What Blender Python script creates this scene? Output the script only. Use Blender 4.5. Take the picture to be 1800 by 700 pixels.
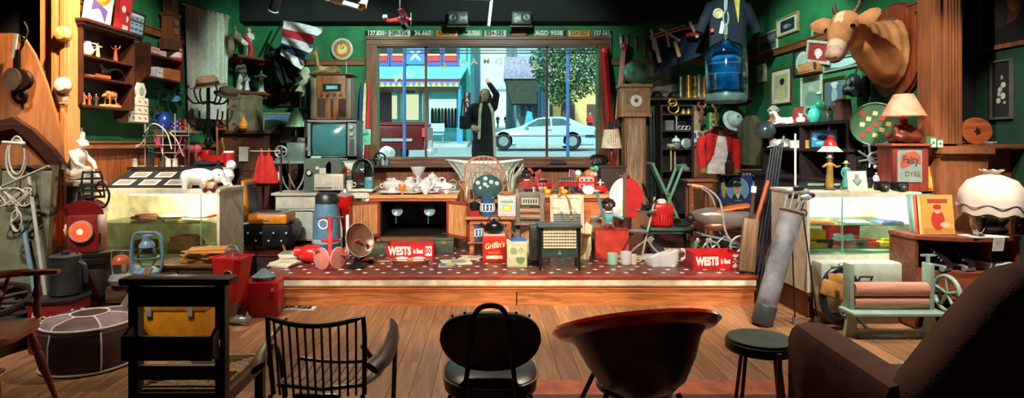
import bpy,bmesh,math,random
from math import cos,sin
from mathutils import Vector as V,Matrix,Euler
random.seed(7)
PI=math.pi
scn=bpy.context.scene
COL=scn.collection
for o in list(bpy.data.objects):bpy.data.objects.remove(o)

# ---------------------------------------------------------------- camera
K,CX,CY,H=1072.0,860.0,253.0,1.5  # focal length in px, vanishing point, eye height
cam=bpy.data.cameras.new('camera');cam.sensor_width=36;cam.lens=K/1800*36
cam.shift_x=(900-CX)/1800;cam.shift_y=-(350-CY)/1800;cam.clip_start=.05;cam.clip_end=400
camo=bpy.data.objects.new('camera',cam);COL.objects.link(camo)
camo.location=(0,0,H);camo.rotation_euler=(PI/2,0,0);scn.camera=camo
vs=scn.view_settings
vs.view_transform='Standard';vs.look='None';vs.gamma=1;vs.use_curve_mapping=False;vs.exposure=0.0

# ---------------------------------------------------------------- world and lights
w=bpy.data.worlds.new('sky');scn.world=w;w.use_nodes=True
bg=w.node_tree.nodes['Background'];bg.inputs[0].default_value=(.66,.92,.97,1);bg.inputs[1].default_value=1.5
def sun(rot,e,col):
    l=bpy.data.lights.new('sun','SUN');l.energy=e;l.color=col;l.angle=.05
    o=bpy.data.objects.new('sun',l);COL.objects.link(o)
    o.rotation_euler=V(rot).to_track_quat('-Z','Y').to_euler();return o
sun((.35,.8,-.75),6.0,(.85,1,1))
SPOTS=[];GAIN=1.75
def spot(loc,at,e,col=(1,.86,.68),size=40,blend=.5,rad=.05):
    l=bpy.data.lights.new('track_spot','SPOT');l.energy=e*GAIN;l.color=col;l.spot_size=math.radians(size)
    l.spot_blend=blend;l.shadow_soft_size=rad
    o=bpy.data.objects.new('track_spot',l);COL.objects.link(o);o.location=loc
    o.rotation_euler=(V(at)-V(loc)).to_track_quat('-Z','Y').to_euler()
    SPOTS.append((V(loc),V(at)))
WARM=(1,.85,.68);NEU=(1,.93,.82);COOL=(.72,1,.86)
spot((-1.0,2.2,3.4),(-.3,6.4,.4),440,WARM,44)
spot((1.4,2.2,3.4),(1.1,6.4,.4),440,WARM,44)
spot((-2.2,2.5,3.5),(-1.7,7.4,.9),520,NEU,38)
spot((.2,3.2,3.6),(.1,7.9,.9),270,NEU,42)
spot((1.2,3.0,3.6),(2.6,7.7,1.1),430,NEU,38)
spot((-2.6,4.4,3.95),(-3.7,5.45,2.2),560,(1,.70,.38),42)
spot((-2.0,5.0,3.95),(-3.6,6.3,1.9),160,NEU,60)
spot((-1.0,6.0,3.95),(-2.7,9.2,2.0),360,COOL,60)
spot((2.0,6.0,3.95),(3.9,8.0,1.9),260,COOL,60)
spot((2.0,4.2,3.95),(3.6,5.7,2.3),170,NEU,46)
spot((2.8,3.3,3.95),(3.2,5.3,.6),430,NEU,44)
spot((-3.2,3.0,3.95),(-2.9,5.3,.5),210,NEU,46)
spot((-3.4,2.6,3.95),(-3.5,4.6,1.0),110,WARM,46)
spot((-.9,4.95,3.95),(-.9,4.3,0),190,WARM,70)
spot((3.3,3.6,3.95),(4.3,5.5,1.0),200,WARM,44)
spot((.2,6.9,3.75),(.1,9.4,2.5),150,COOL,90)
spot((1.6,4.9,3.95),(1.6,4.0,0),230,WARM,76)

# ---------------------------------------------------------------- helpers
def lin(c):
    r=[]
    for x in c[:3]:
        x/=255.0
        r.append(x/12.92 if x<=.04045 else((x+.055)/1.055)**2.4)
    return tuple(r)+(1,)
def W(px,py,d):return V(((px-CX)*d/K,d,H-(py-CY)*d/K))
def S(p,d):return p*d/K
def dx(px,x):return x*K/(px-CX)  # depth at which the side plane x shows at column px
def dz(py,z):return(H-z)*K/(py-CY)  # depth at which the level z shows at row py
MC={}
def mat(col,rough=.55,metal=0.,kind='plain',var=.22,scale=9.,bump=.15,coat=0.):
    key=(tuple(col),rough,metal,kind,var,scale,bump,coat)
    if key in MC:return MC[key]
    m=bpy.data.materials.new('m_%s_%d'%(kind,len(MC)));m.use_nodes=True;MC[key]=m
    nt=m.node_tree;N=nt.nodes;L=nt.links;b=N['Principled BSDF'];c=lin(col)
    b.inputs['Roughness'].default_value=rough;b.inputs['Metallic'].default_value=metal
    if coat:b.inputs['Coat Weight'].default_value=coat
    if kind=='emit':
        b.inputs['Base Color'].default_value=c;b.inputs['Emission Color'].default_value=c
        b.inputs['Emission Strength'].default_value=scale;return m
    if kind=='glass':
        N.remove(b);t=N.new('ShaderNodeBsdfTransparent');g=N.new('ShaderNodeBsdfGlossy');x=N.new('ShaderNodeMixShader')
        fr=N.new('ShaderNodeFresnel');fr.inputs[0].default_value=1.45
        mm=N.new('ShaderNodeMath');mm.operation='MULTIPLY_ADD';mm.inputs[1].default_value=.8;mm.inputs[2].default_value=var
        t.inputs[0].default_value=c;g.inputs[0].default_value=(.9,.95,.95,1);g.inputs[1].default_value=rough
        L.new(fr.outputs[0],mm.inputs[0]);L.new(mm.outputs[0],x.inputs[0]);L.new(t.outputs[0],x.inputs[1]);L.new(g.outputs[0],x.inputs[2])
        L.new(x.outputs[0],N['Material Output'].inputs[0]);return m
    tc=N.new('ShaderNodeTexCoord');mp=N.new('ShaderNodeMapping');nz=N.new('ShaderNodeTexNoise');L.new(tc.outputs['Object'],mp.inputs[0])
    L.new(mp.outputs[0],nz.inputs['Vector']);nz.inputs['Scale'].default_value=scale;nz.inputs['Detail'].default_value=4
    if kind[:4]=='wood':
        st={'woodx':(1,9,9),'woody':(9,1,9),'woodz':(9,9,1)}.get(kind,(9,9,1));mp.inputs['Scale'].default_value=st
        oi=N.new('ShaderNodeObjectInfo');ad=N.new('ShaderNodeVectorMath');ad.operation='ADD'
        L.new(tc.outputs['Object'],ad.inputs[0]);L.new(oi.outputs['Random'],ad.inputs[1]);L.new(ad.outputs[0],mp.inputs[0])
        nz.inputs['Distortion'].default_value=.6
    cr=N.new('ShaderNodeValToRGB');e=cr.color_ramp.elements
    lo=[max(0,x*(1-var*1.6))for x in c[:3]]+[1];hi=[min(1,x*(1+var))for x in c[:3]]+[1]
    e[0].position=.32;e[1].position=.7;e[0].color=lo;e[1].color=hi
    L.new(nz.outputs[0],cr.inputs[0]);L.new(cr.outputs[0],b.inputs['Base Color'])
    if bump:
        bm_=N.new('ShaderNodeBump');bm_.inputs['Strength'].default_value=bump;bm_.inputs['Distance'].default_value=.01
        if kind=='fabric':
            n2=N.new('ShaderNodeTexNoise');n2.inputs['Scale'].default_value=160;L.new(tc.outputs['Object'],n2.inputs['Vector'])
            L.new(n2.outputs[0],bm_.inputs['Height'])
        else:L.new(nz.outputs[0],bm_.inputs['Height'])
        L.new(bm_.outputs[0],b.inputs['Normal'])
    if kind=='plank':
        oi=N.new('ShaderNodeObjectInfo');hs=N.new('ShaderNodeHueSaturation');ma=N.new('ShaderNodeMapRange')
        mp.inputs['Scale'].default_value=(8,.8,8);L.new(oi.outputs['Random'],ma.inputs[0]);ma.inputs[3].default_value=.72;ma.inputs[4].default_value=1.22
        L.new(cr.outputs[0],hs.inputs['Color']);L.new(ma.outputs[0],hs.inputs['Value']);L.new(hs.outputs[0],b.inputs['Base Color'])
    return m
def wood(c,ax='z',rough=.5,var=.3):return mat(c,rough,0,'wood'+ax,var,3.5,.12)
def fab(c,rough=.9):return mat(c,rough,0,'fabric',.15,14,.25)
def met(c,rough=.32):return mat(c,rough,1,'plain',.12,12,.05)
def pnt(c,rough=.38):return mat(c,rough,0,'plain',.12,12,.05)
def cer(c,rough=.12):return mat(c,rough,0,'plain',.06,10,0,.4)
def flat(c):return mat(c,.7,0,'plain',.06,20,0)
GLASS=mat((250,253,251),.03,0,'glass',.03);SHELFGLASS=mat((230,244,238),.03,0,'glass',.06)
CHROME=mat((214,220,220),.22,.55,'plain',.1,12,.02);STEEL=mat((156,164,164),.35,.5,'plain',.15,12,.05);IRON=mat((46,48,48),.45,.4,'plain',.15,12,.05);BRASS=mat((190,146,70),.3,.6,'plain',.15,12,.05)
BLACK=pnt((20,21,22),.35);RUBBER=mat((22,22,24),.7);WHITE=pnt((236,236,226));CREAM=pnt((226,218,190));DARKW=wood((62,34,24));PAPER=flat((228,224,208))
RED=pnt((190,28,26),.3);GOLD=met((212,168,80),.3)

class MB:
    def __init__(s,m=None):s.v=[];s.f=[];s.fm=[];s.mats=[];s.i=0;s.X=None;(s.use(m)if m else None)
    def use(s,m):
        if m not in s.mats:s.mats.append(m)
        s.i=s.mats.index(m);return s
    def at(s,X=None):s.X=X;return s
    def add(s,vs,fs):
        b=len(s.v);vs=[V(q)for q in vs]
        if s.X:vs=[s.X@q for q in vs]
        s.v+=vs;s.f+=[tuple(b+i for i in f)for f in fs];s.fm+=[s.i]*len(fs);return s
    def box(s,c,d,rot=None,tap=1.,bev=0.):
        x,y,z=d[0]/2,d[1]/2,d[2]/2;R=Euler(rot).to_matrix()if rot else None
        if bev:
            bm=bmesh.new();bmesh.ops.create_cube(bm,size=1)
            for q in bm.verts:q.co=(q.co.x*d[0],q.co.y*d[1],q.co.z*d[2])
            bmesh.ops.bevel(bm,geom=bm.edges[:],offset=bev,segments=2,affect='EDGES',profile=.5)
            bm.verts.index_update();vs=[q.co.copy()for q in bm.verts];fs=[[q.index for q in f.verts]for f in bm.faces];bm.free()
            if tap!=1:
                for q in vs:
                    if q.z>0:q.x*=tap;q.y*=tap
        else:
            vs=[V((a*x*(tap if k>0 else 1),b*y*(tap if k>0 else 1),k*z))for k in(-1,1)for b in(-1,1)for a in(-1,1)]
            fs=[(0,2,3,1),(4,5,7,6),(0,1,5,4),(2,6,7,3),(0,4,6,2),(1,3,7,5)]
        if R:vs=[R@q for q in vs]
        c=V(c);return s.add([q+c for q in vs],fs)
    def loft(s,rings,caps=True,closed=False):
        n=len(rings[0]);vs=[q for r in rings for q in r];fs=[]
        m=len(rings)
        for j in range(m if closed else m-1):
            a=j*n;b=((j+1)%m)*n
            for i in range(n):fs.append((a+i,a+(i+1)%n,b+(i+1)%n,b+i))
        if caps and not closed:fs.append(tuple(range(n))[::-1]);fs.append(tuple(range((m-1)*n,m*n)))
        return s.add(vs,fs)
    def cyl(s,a,b,r0,r1=None,n=14,caps=True):
        a=V(a);b=V(b);r1=r0 if r1 is None else r1;q=(b-a).to_track_quat('Z','Y');rs=[]
        for p,r in((a,r0),(b,r1)):
            rs.append([p+q@V((r*cos(2*PI*i/n),r*sin(2*PI*i/n),0))for i in range(n)])
        return s.loft(rs,caps)
    def lathe(s,prof,c=(0,0,0),n=24,sc=(1,1),rot=None,caps=True):
        c=V(c);R=Euler(rot).to_matrix()if rot else None;rs=[]
        for r,z in prof:
            ring=[V((r*cos(2*PI*i/n)*sc[0],r*sin(2*PI*i/n)*sc[1],z))for i in range(n)]
            rs.append([(R@q if R else q)+c for q in ring])
        return s.loft(rs,caps)
    def sph(s,c,r,n=16,rot=None):
        r=(r,r,r)if not hasattr(r,'__len__')else r;R=Euler(rot).to_matrix()if rot else None;c=V(c);m=max(5,n//2);rs=[]
        for j in range(m+1):
            t=PI*(j if 0<j<m else(.02 if j==0 else m-.02))/m
            ring=[V((r[0]*sin(t)*cos(2*PI*i/n),r[1]*sin(t)*sin(2*PI*i/n),-r[2]*cos(t)))for i in range(n)]
            rs.append([(R@q if R else q)+c for q in ring])
        return s.loft(rs)
    def tube(s,path,r,n=8,closed=False):
        P=[V(p)for p in path];rs=[];m=len(P);prev=None
        for i,p in enumerate(P):
            t=(P[(i+1)%m]-P[i-1])if closed else(P[min(i+1,m-1)]-P[max(i-1,0)])
            t.normalize()
            u=V((0,0,1))if prev is None else prev
            u=u-t*u.dot(t)
            if u.length<.05:u=V((1,0,0))-t*t.x
            if u.length<.05:u=V((0,1,0))-t*t.y
            u.normalize();prev=u;x=t.cross(u);rr=r[i]if hasattr(r,'__len__')else r
            rs.append([p+(u*cos(2*PI*k/n)+x*sin(2*PI*k/n))*rr for k in range(n)])
        return s.loft(rs,True,closed)
    def tor(s,c,R,r,ax='z',n=28,k=8,sc=(1,1),a0=0.,a1=2*PI):
        c=V(c);full=a1-a0>6.28;m=n if full else n+1;P=[]
        for i in range(m):
            t=a0+(a1-a0)*i/n;a,b=R*cos(t)*sc[0],R*sin(t)*sc[1]
            P.append(c+(V((a,b,0))if ax=='z' else V((a,0,b))if ax=='y' else V((0,a,b))))
        return s.tube(P,r,k,full)
    def prism(s,poly,y0,y1,pl='xz'):
        f={'xz':lambda a,b,t:V((a,t,b)),'xy':lambda a,b,t:V((a,b,t)),'yz':lambda a,b,t:V((t,a,b))}[pl]
        return s.loft([[f(a,b,y0)for a,b in poly],[f(a,b,y1)for a,b in poly]])
    def xf(s,X):s.v=[X@q for q in s.v];return s

def mesh(name,mb,mt=None,smooth=True):
    me=bpy.data.meshes.new(name);me.from_pydata([tuple(q)for q in mb.v],[],mb.f)
    ms=mb.mats if mb.mats else[mt]
    for m in ms:me.materials.append(m)
    if mb.mats:me.polygons.foreach_set('material_index',mb.fm)
    bm=bmesh.new();bm.from_mesh(me);bmesh.ops.recalc_face_normals(bm,faces=bm.faces[:]);bm.to_mesh(me);bm.free()
    if smooth:me.shade_smooth();me.set_sharp_from_angle(angle=math.radians(38))
    return me
def link(name,data,parent=None,loc=None,rz=0):
    o=bpy.data.objects.new(name,data);COL.objects.link(o)
    if parent:o.parent=parent
    if loc is not None:o.location=loc
    if rz:o.rotation_euler=(0,0,rz)if not hasattr(rz,'__len__')else rz
    return o
def tag(o,label=None,cat=None,group=None,kind=None):
    for k,v in(('label',label),('category',cat),('group',group),('kind',kind)):
        if v:o[k]=v
    return o
def T(name,label,cat,loc,rz=0,group=None):return tag(link(name,None,None,loc,rz),label,cat,group)
def pt(p,name,mb,mt=None,label=None):return tag(link(name,mesh(name,mb,mt),p),label)
def solo(name,label,cat,mb,mt,loc=(0,0,0),rz=0,group=None):return tag(link(name,mesh(name,mb,mt),None,loc,rz),label,cat,group)
def struct(name,mb,mt,parent=None,loc=None,rz=0):
    o=link(name,mesh(name,mb,mt),parent,loc,rz)
    return o if parent else tag(o,kind='structure')
def clone(root,loc,rz=0,label=None,sc=1):
    def cp(o,p):
        c=o.copy();COL.objects.link(c)
        if p:c.parent=p
        for ch in[q for q in KIDS.get(o.name,[])]:cp(ch,c)
        return c
    KIDS={}
    for q in bpy.data.objects:
        if q.parent:KIDS.setdefault(q.parent.name,[]).append(q)
    r=cp(root,None);r.location=loc;r.rotation_euler=(0,0,rz)if not hasattr(rz,'__len__')else rz
    if sc!=1:r.scale=(sc,)*3
    if label:r['label']=label
    return r
def blob(prims,vox=.02,mats=None,pick=None,sm=4):
    mb=MB()
    for p in prims:
        if p[0]=='s':mb.sph(p[1],p[2],16,p[3]if len(p)>3 else None)
        else:
            a,b,r0,r1=V(p[1]),V(p[2]),p[3],p[4]if len(p)>4 else p[3]
            n=max(3,int((b-a).length/(min(r0,r1)*.5)))if(b-a).length>0 else 1;n=min(n,14)
            mb.sph(a,r0,14);mb.sph(b,r1,14);mb.cyl(a,b,r0,r1,14)
    me=mesh('blob',mb,None);o=bpy.data.objects.new('tmp',me);COL.objects.link(o)
    r=o.modifiers.new('r','REMESH');r.mode='VOXEL';r.voxel_size=vox
    if sm:q=o.modifiers.new('s','SMOOTH');q.iterations=sm;q.factor=.5
    dg=bpy.context.evaluated_depsgraph_get();dg.update();res=bpy.data.meshes.new_from_object(o.evaluated_get(dg))
    bpy.data.objects.remove(o);res.materials.clear()
    for m in(mats or[]):res.materials.append(m)
    if pick:res.polygons.foreach_set('material_index',[pick(p.center)for p in res.polygons])
    res.shade_smooth();return res
def bpart(p,name,me,label=None):me.name=name;return tag(link(name,me,p),label)
def bsolo(name,label,cat,me,loc,rz=0,group=None):me.name=name;return tag(link(name,me,None,loc,rz),label,cat,group)
TXC={}
def text(parent,s,size,mt,loc,rot=(PI/2,0,0),name='lettering',ext=.0008,sx=1.,bold=0.,shear=0.,arc=None):
    key=(s,size,ext,bold,shear)
    cu=bpy.data.curves.new('t','FONT');cu.body=s;cu.size=size;cu.align_x='CENTER';cu.align_y='CENTER';cu.extrude=ext;cu.offset=bold;cu.shear=shear
    cu.resolution_u=3
    o=bpy.data.objects.new('t',cu);COL.objects.link(o);dg=bpy.context.evaluated_depsgraph_get();me=bpy.data.meshes.new_from_object(o.evaluated_get(dg))
    bpy.data.objects.remove(o);me.materials.clear();me.materials.append(mt);me.name=name
    q=link(name,me,parent,loc,rot);q.scale=(sx,1,1);return q
def pic(w,h,bgc,shapes,y=-.001):
    """flat print facing -Y, centred at origin: list of ('e',cx,cy,rx,ry,col) | ('r',x0,y0,x1,y1,col) | ('p',pts,col) in 0..1"""
    mb=MB(flat(bgc));mb.box((0,y+.0005,0),(w,.001,h));k=0
    for s in shapes:
        k+=1;yy=y-.0004*k
        f=lambda a,b:((a-.5)*w,yy,(b-.5)*h)
        if s[0]=='e':
            mb.use(flat(s[5]));mb.add([f(s[1]+s[3]*cos(t*PI/9),s[2]+s[4]*sin(t*PI/9))for t in range(18)],[tuple(range(18))])
        elif s[0]=='r':mb.use(flat(s[5]));mb.add([f(s[1],s[2]),f(s[3],s[2]),f(s[3],s[4]),f(s[1],s[4])],[(0,1,2,3)])
        else:mb.use(flat(s[2]));mb.add([f(a,b)for a,b in s[1]],[tuple(range(len(s[1])))])
    return mb
def frame(name,label,w,h,loc,rz,fm,bgc,shapes,fw=.02,mount=None,cat='picture',dep=.025):
    t=T(name,label,cat,loc,rz);m=MB()
    for sx in(-1,1):m.box((sx*(w-fw)/2,-dep/2,0),(fw,dep,h))
    for sz in(-1,1):m.box((0,-dep/2,sz*(h-fw)/2),(w-2*fw,dep,fw))
    pt(t,'frame',m,fm);pt(t,'backing',MB().box((0,-.004,0),(w-fw,.006,h-fw)),DARKW)
    iw,ih=w-2*fw,h-2*fw
    if mount:
        pt(t,'mount',MB().box((0,-.009,0),(iw,.003,ih)),flat(mount));iw*=.68;ih*=.72
    pt(t,'print',pic(iw,ih,bgc,shapes,-.012));return t
def R(a):return math.radians(a)
def circ(r,n=20,cx=0,cy=0,sy=1):return[(cx+r*cos(2*PI*i/n),cy+r*sy*sin(2*PI*i/n))for i in range(n)]
def arc(pts_fn,n,a,b):return[pts_fn(a+(b-a)*i/n)for i in range(n+1)]
def bez(p0,p1,p2,p3,n=10):
    p0,p1,p2,p3=V(p0),V(p1),V(p2),V(p3)
    return[p0*(1-t)**3+p1*3*t*(1-t)**2+p2*3*t*t*(1-t)+p3*t**3 for t in[i/n for i in range(n+1)]]
def spline(P,k=5):
    P=[V(p)for p in P];o=[]
    for i in range(len(P)-1):
        a,b,c,d=P[max(i-1,0)],P[i],P[i+1],P[min(i+2,len(P)-1)]
        for j in range(k):
            t=j/k;o.append(.5*((2*b)+(c-a)*t+(2*a-5*b+4*c-d)*t*t+(3*b-a-3*c+d)*t**3))
    return o+[P[-1]]
# ================================================================ SETTING
XL,XR,YB,ZC=-3.81,3.99,9.5,4.3
OXL,OXR=-4.75,4.75
GREEN=mat((34,112,68),.75,0,'plain',.18,5,.08);DKGREEN=mat((26,70,50),.8,0,'plain',.18,5,.08)
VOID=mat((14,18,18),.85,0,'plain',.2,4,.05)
OAK=wood((150,88,50));OAKX=wood((150,88,50),'x');OAKY=wood((150,88,50),'y');RAILC=wood((128,78,44),'x');RAILY=wood((128,78,44),'y')
fl=struct('floor',MB().box((0,2.8,-.06),(9.6,9.0,.08)),mat((40,26,18)))
PLK=mat((158,112,76),.5,0,'plank',.25,3,.1)
pm={}
for i in range(72):
    x=OXL+.067+i*.1335;y=-1.6;j=0
    while y<6.8:
        L=min(random.choice((1.5,1.9,2.4,2.9)),6.85-y)
        if L<.3:break
        key=round(L,2)
        if key not in pm:pm[key]=mesh('plank',MB().box((0,L/2-.0015,-.01),(.1305,L-.003,.02)),PLK)
        link('plank',pm[key],fl,(x,y,0));y+=L
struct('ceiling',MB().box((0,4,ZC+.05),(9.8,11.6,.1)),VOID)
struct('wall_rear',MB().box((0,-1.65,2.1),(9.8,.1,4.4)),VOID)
struct('wall_left_outer',MB().box((OXL-.05,2.0,2.1),(.1,7.3,4.4)),DKGREEN)
struct('wall_right_outer',MB().box((OXR+.05,2.2,2.1),(.1,7.7,4.4)),DKGREEN)
# back wall round the window
wx0,wx1,wz0,wz1=-1.737,1.684,1.296,3.015
m=MB()
m.box(((XL-.9+wx0)/2,YB+.08,2.1),(wx0-XL+.9,.16,4.4));m.box(((XR+.9+wx1)/2,YB+.08,2.1),(XR+.9-wx1,.16,4.4))
m.box(((wx0+wx1)/2,YB+.08,wz0/2-.05),(wx1-wx0,.16,wz0+.1));m.box(((wx0+wx1)/2,YB+.08,(wz1+4.3)/2),(wx1-wx0,.16,4.3-wz1))
wb=struct('wall_back',m,GREEN)
wl=struct('wall_left',MB().box((XL-.06,7.52,2.1),(.12,4.16,4.4)),GREEN)
wr=struct('wall_right',MB().box((XR+.06,7.55,2.1),(.12,4.1,4.4)),GREEN)
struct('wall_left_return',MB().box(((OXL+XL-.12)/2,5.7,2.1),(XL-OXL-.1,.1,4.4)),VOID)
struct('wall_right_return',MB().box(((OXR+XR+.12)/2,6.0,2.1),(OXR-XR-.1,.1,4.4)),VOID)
BOARD=mat((158,92,56),.5,0,'woodz',.3,3.5,.1)
def boards(par,fixed,a,b,top,side):
    n=int((b-a)/.14);w_=(b-a)/n;me={}
    for i in range(n):
        c=a+(i+.5)*w_;h=top(c)
        if h not in me:
            d=(w_-.006,.02,h)if side=='b' else(.02,w_-.006,h)
            me[h]=mesh('board',MB().box((0,0,h/2),d),BOARD)
        link('board',me[h],par,(c,fixed,0)if side=='b' else(fixed,c,0))
boards(wl,XL+.012,5.47,9.47,lambda c:1.46,'l');boards(wr,XR-.012,5.6,9.47,lambda c:1.46,'r')
boards(wb,YB-.012,XL+.03,XR-.03,lambda c:1.14 if-1.92<c<1.88 else 1.46,'b')
# rails
def rail(n,a,b,z,h,d,mt):
    a,b=V(a),V(b);m=MB();c=(a+b)/2
    ln=(b-a).length
    if abs(b.x-a.x)>.5:m.box((c.x,c.y,z),(ln,d,h)).box((c.x,c.y-.006,z+h*.42),(ln,d+.012,h*.2))
    else:
        s=1 if c.x<0 else-1;m.box((c.x,c.y,z),(d,ln,h)).box((c.x+s*.006,c.y,z+h*.42),(d+.012,ln,h*.2))
    struct('trim_%d'%n,m,mt)
rail(1,(XL+.02,5.5,0),(XL+.02,9.48,0),2.77,.09,.035,RAILY);rail(2,(XR-.02,5.5,0),(XR-.02,9.48,0),2.77,.09,.035,RAILY)
rail(3,(XL+.04,YB-.02,0),(-1.93,YB-.02,0),2.77,.09,.035,RAILC);rail(4,(1.89,YB-.02,0),(XR-.04,YB-.02,0),2.77,.09,.035,RAILC)
rail(5,(XL+.04,5.5,0),(XL+.04,9.46,0),1.49,.07,.07,OAKY);rail(6,(XR-.04,5.5,0),(XR-.04,9.46,0),1.49,.07,.07,OAKY)
rail(7,(XL+.08,YB-.04,0),(-1.93,YB-.04,0),1.49,.07,.06,OAKX);rail(8,(1.89,YB-.04,0),(XR-.08,YB-.04,0),1.49,.07,.06,OAKX)
# dark bulkhead above the window
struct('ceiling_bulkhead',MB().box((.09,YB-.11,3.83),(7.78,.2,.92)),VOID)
# pillars of the opening
PILW=wood((214,150,96),'z',.5,.14);PILD=wood((150,92,58),'z',.5,.16)
m=MB();cx=-3.725
m.box((cx,5.36,2.15),(.15,.16,4.3)).box((cx-.15,5.41,2.15),(.13,.12,4.3))
for k in range(2):m.box((cx-.035+k*.075,5.272,2.15),(.04,.016,4.3))
m.box((cx-.08,5.34,.25),(.32,.2,.5))
struct('trim_9',m,PILW)
m=MB();cx=4.06
m.box((cx,5.5,2.9),(.27,.18,2.8))
for k in range(5):m.box((cx-.01+k*.028,5.405,2.9),(.014,.02,2.8))
m.box((cx-.1,5.4,2.9),(.05,.03,2.8))
m.box((cx+.09,5.48,.74),(.42,.3,1.48)).box((cx+.09,5.46,1.44),(.46,.36,.05)).box((cx+.09,5.47,1.405),(.44,.33,.03))
struct('trim_10',m,PILD)
# low panelled return with ledge on the right
lw=struct('wall_right_low',MB().box((4.5,5.62,.735),(.52,.1,1.47)),wood((150,76,44)))
for i in range(4):link('board',mesh('board',MB().box((0,0,.735),(.12,.02,1.46)),mat((160,82,48),.45,0,'woodz',.3,3.5,.1)),lw,(4.31+i*.126,5.56,0))
struct('trim_11',MB().box((4.45,5.54,1.478),(.62,.30,.036)).box((4.45,5.56,1.45),(.6,.26,.02)),wood((138,78,48),'x'))
# ---- stage
ZS,YS,SX0,SX1=.275,5.66,-2.165,2.48
LINO=mat((104,46,40),.35,0,'plain',.25,7,.06)
st=struct('floor_stage',MB().box(((SX0+SX1)/2,7.6,.135),(SX1-SX0-.06,3.78,.24)).box((.09,8.1,.13),(7.7,2.7,.23)),mat((60,34,26)))
pt(st,'stage_top',MB().box(((SX0+SX1)/2,7.58,.265),(SX1-SX0-.02,3.8,.02)).box((.09,8.1,.2625),(7.7,2.7,.015)),LINO)
m=MB()
for r in range(10):
    for c in range(27):
        x=SX0+.1+c*.177+(.0885 if r%2 else 0);y=5.79+r*.15
        if x<SX1-.05:m.add([(x-.028,y,.2757),(x,y-.028,.2757),(x+.028,y,.2757),(x,y+.028,.2757),(x-.028,y,.274),(x,y-.028,.274),(x+.028,y,.274),(x,y+.028,.274)],[(0,1,2,3),(0,4,5,1),(1,5,6,2),(2,6,7,3),(3,7,4,0)])
tag(pt(st,'tile_inset',m,flat((206,220,204))),kind='stuff')
NOSE=wood((150,62,40),'x',.3)
pt(st,'nosing',MB().box(((SX0+SX1)/2,YS+.004,.26),(SX1-SX0+.02,.07,.034),bev=.012),NOSE)
pt(st,'cream_strip',MB().box(((SX0+SX1)/2,YS-.002,.215),(SX1-SX0-.02,.034,.056)),mat((248,236,208),.5))
ORW=wood((206,126,72),'x',.4);
pt(st,'riser_board',MB().box((-.95,YS+.012,.062),(2.4,.02,.124)),ORW);pt(st,'riser_board',MB().box((1.36,YS+.012,.062),(2.2,.02,.124)),ORW)
pt(st,'moulding',MB().box(((SX0+SX1)/2,YS+.004,.178),(SX1-SX0-.02,.03,.018),bev=.006).box(((SX0+SX1)/2,YS+.0,.158),(SX1-SX0-.02,.036,.012)).box(((SX0+SX1)/2,YS+.006,.137),(SX1-SX0-.02,.026,.024),bev=.006),ORW)
pt(st,'end_cap',MB().box((SX0-.004,YS+.35,.125),(.02,.7,.25)),DARKW);pt(st,'end_cap',MB().box((SX1+.004,YS+.35,.125),(.02,.7,.25)),DARKW)
# reddish mat in front
solo('floor_mat','reddish mat strip lying on the floor boards under the bucket chair','mat',MB(mat((176,92,60),.7)).box((1.4,3.74,.004),(2.34,.22,.008)).use(mat((92,40,28),.7)).box((1.4,3.38,.004),(2.34,.5,.008)),None)
# ---- window
WF=wood((118,70,46),'x');WFV=wood((118,70,46))
wi=tag(link('window_1',None,None,(0,YB,0)),kind='structure')
ox0,ox1,oz0,oz1=-1.905,1.861,1.172,3.157
for nm,bx_ in(('frame_top',((ox0+ox1)/2,(oz1+wz1)/2,ox1-ox0,oz1-wz1)),('frame_sill',((ox0+ox1)/2,(oz0+wz0)/2,ox1-ox0,wz0-oz0))):
    cx_,cz_,w_,h_=bx_
    m=MB().box((cx_,-.04,cz_),(w_,.08,h_)).box((cx_,-.055,cz_+h_*.3),(w_,.09,h_*.22)).box((cx_,-.05,cz_-h_*.28),(w_,.085,h_*.16))
    pt(wi,nm,m,WF)
for s_,xx in((-1,(ox0+wx0)/2),(1,(ox1+wx1)/2)):
    pt(wi,'frame_jamb',MB().box((xx,-.04,(wz0+wz1)/2),(.17,.08,wz1-wz0)).box((xx+s_*.05,-.055,2.15),(.04,.09,1.72)).box((xx-s_*.04,-.05,2.15),(.03,.085,1.72)),WFV)
pt(wi,'sill_ledge',MB().box((-.02,-.12,1.155),(3.86,.26,.035),bev=.008),wood((92,58,46),'x'))
for px in(748.5,961.5):pt(wi,'mullion',MB().box(((px-CX)*YB/K,.03,2.155),(.035,.05,1.72)),pnt((96,18,28)))
for pz in(88,93):pt(wi,'glazing_bar',MB().box((-.02,.035,H-(pz-CY)*YB/K),(3.42,.02,.016)),pnt((38,30,34)))
pt(wi,'pane',MB().box((-.026,.06,2.155),(3.42,.006,1.72)),GLASS)
GL=mat((238,226,170),.4)
for ch,px,py,sz in(('C',1005,137,.155),('H',990,126,.09),('A',978,122,.085),('S',967,120,.085),('G',942,117,.15),('O',920,110,.14),('O',898,108,.135),('D',877,108,.135),('M',855,107,.135),('A',833,108,.14),('N',812,110,.14),('&',780,115,.15),('S',742,122,.15),('O',720,128,.15),('N',699,136,.16)):
    p=W(px,py,YB);sg=(px-858)/150
    q=text(wi,ch,sz,GL,(p.x,.054,p.z),(PI/2,sg*.27,0),'letter',.001,-1.15,.0012)

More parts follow.
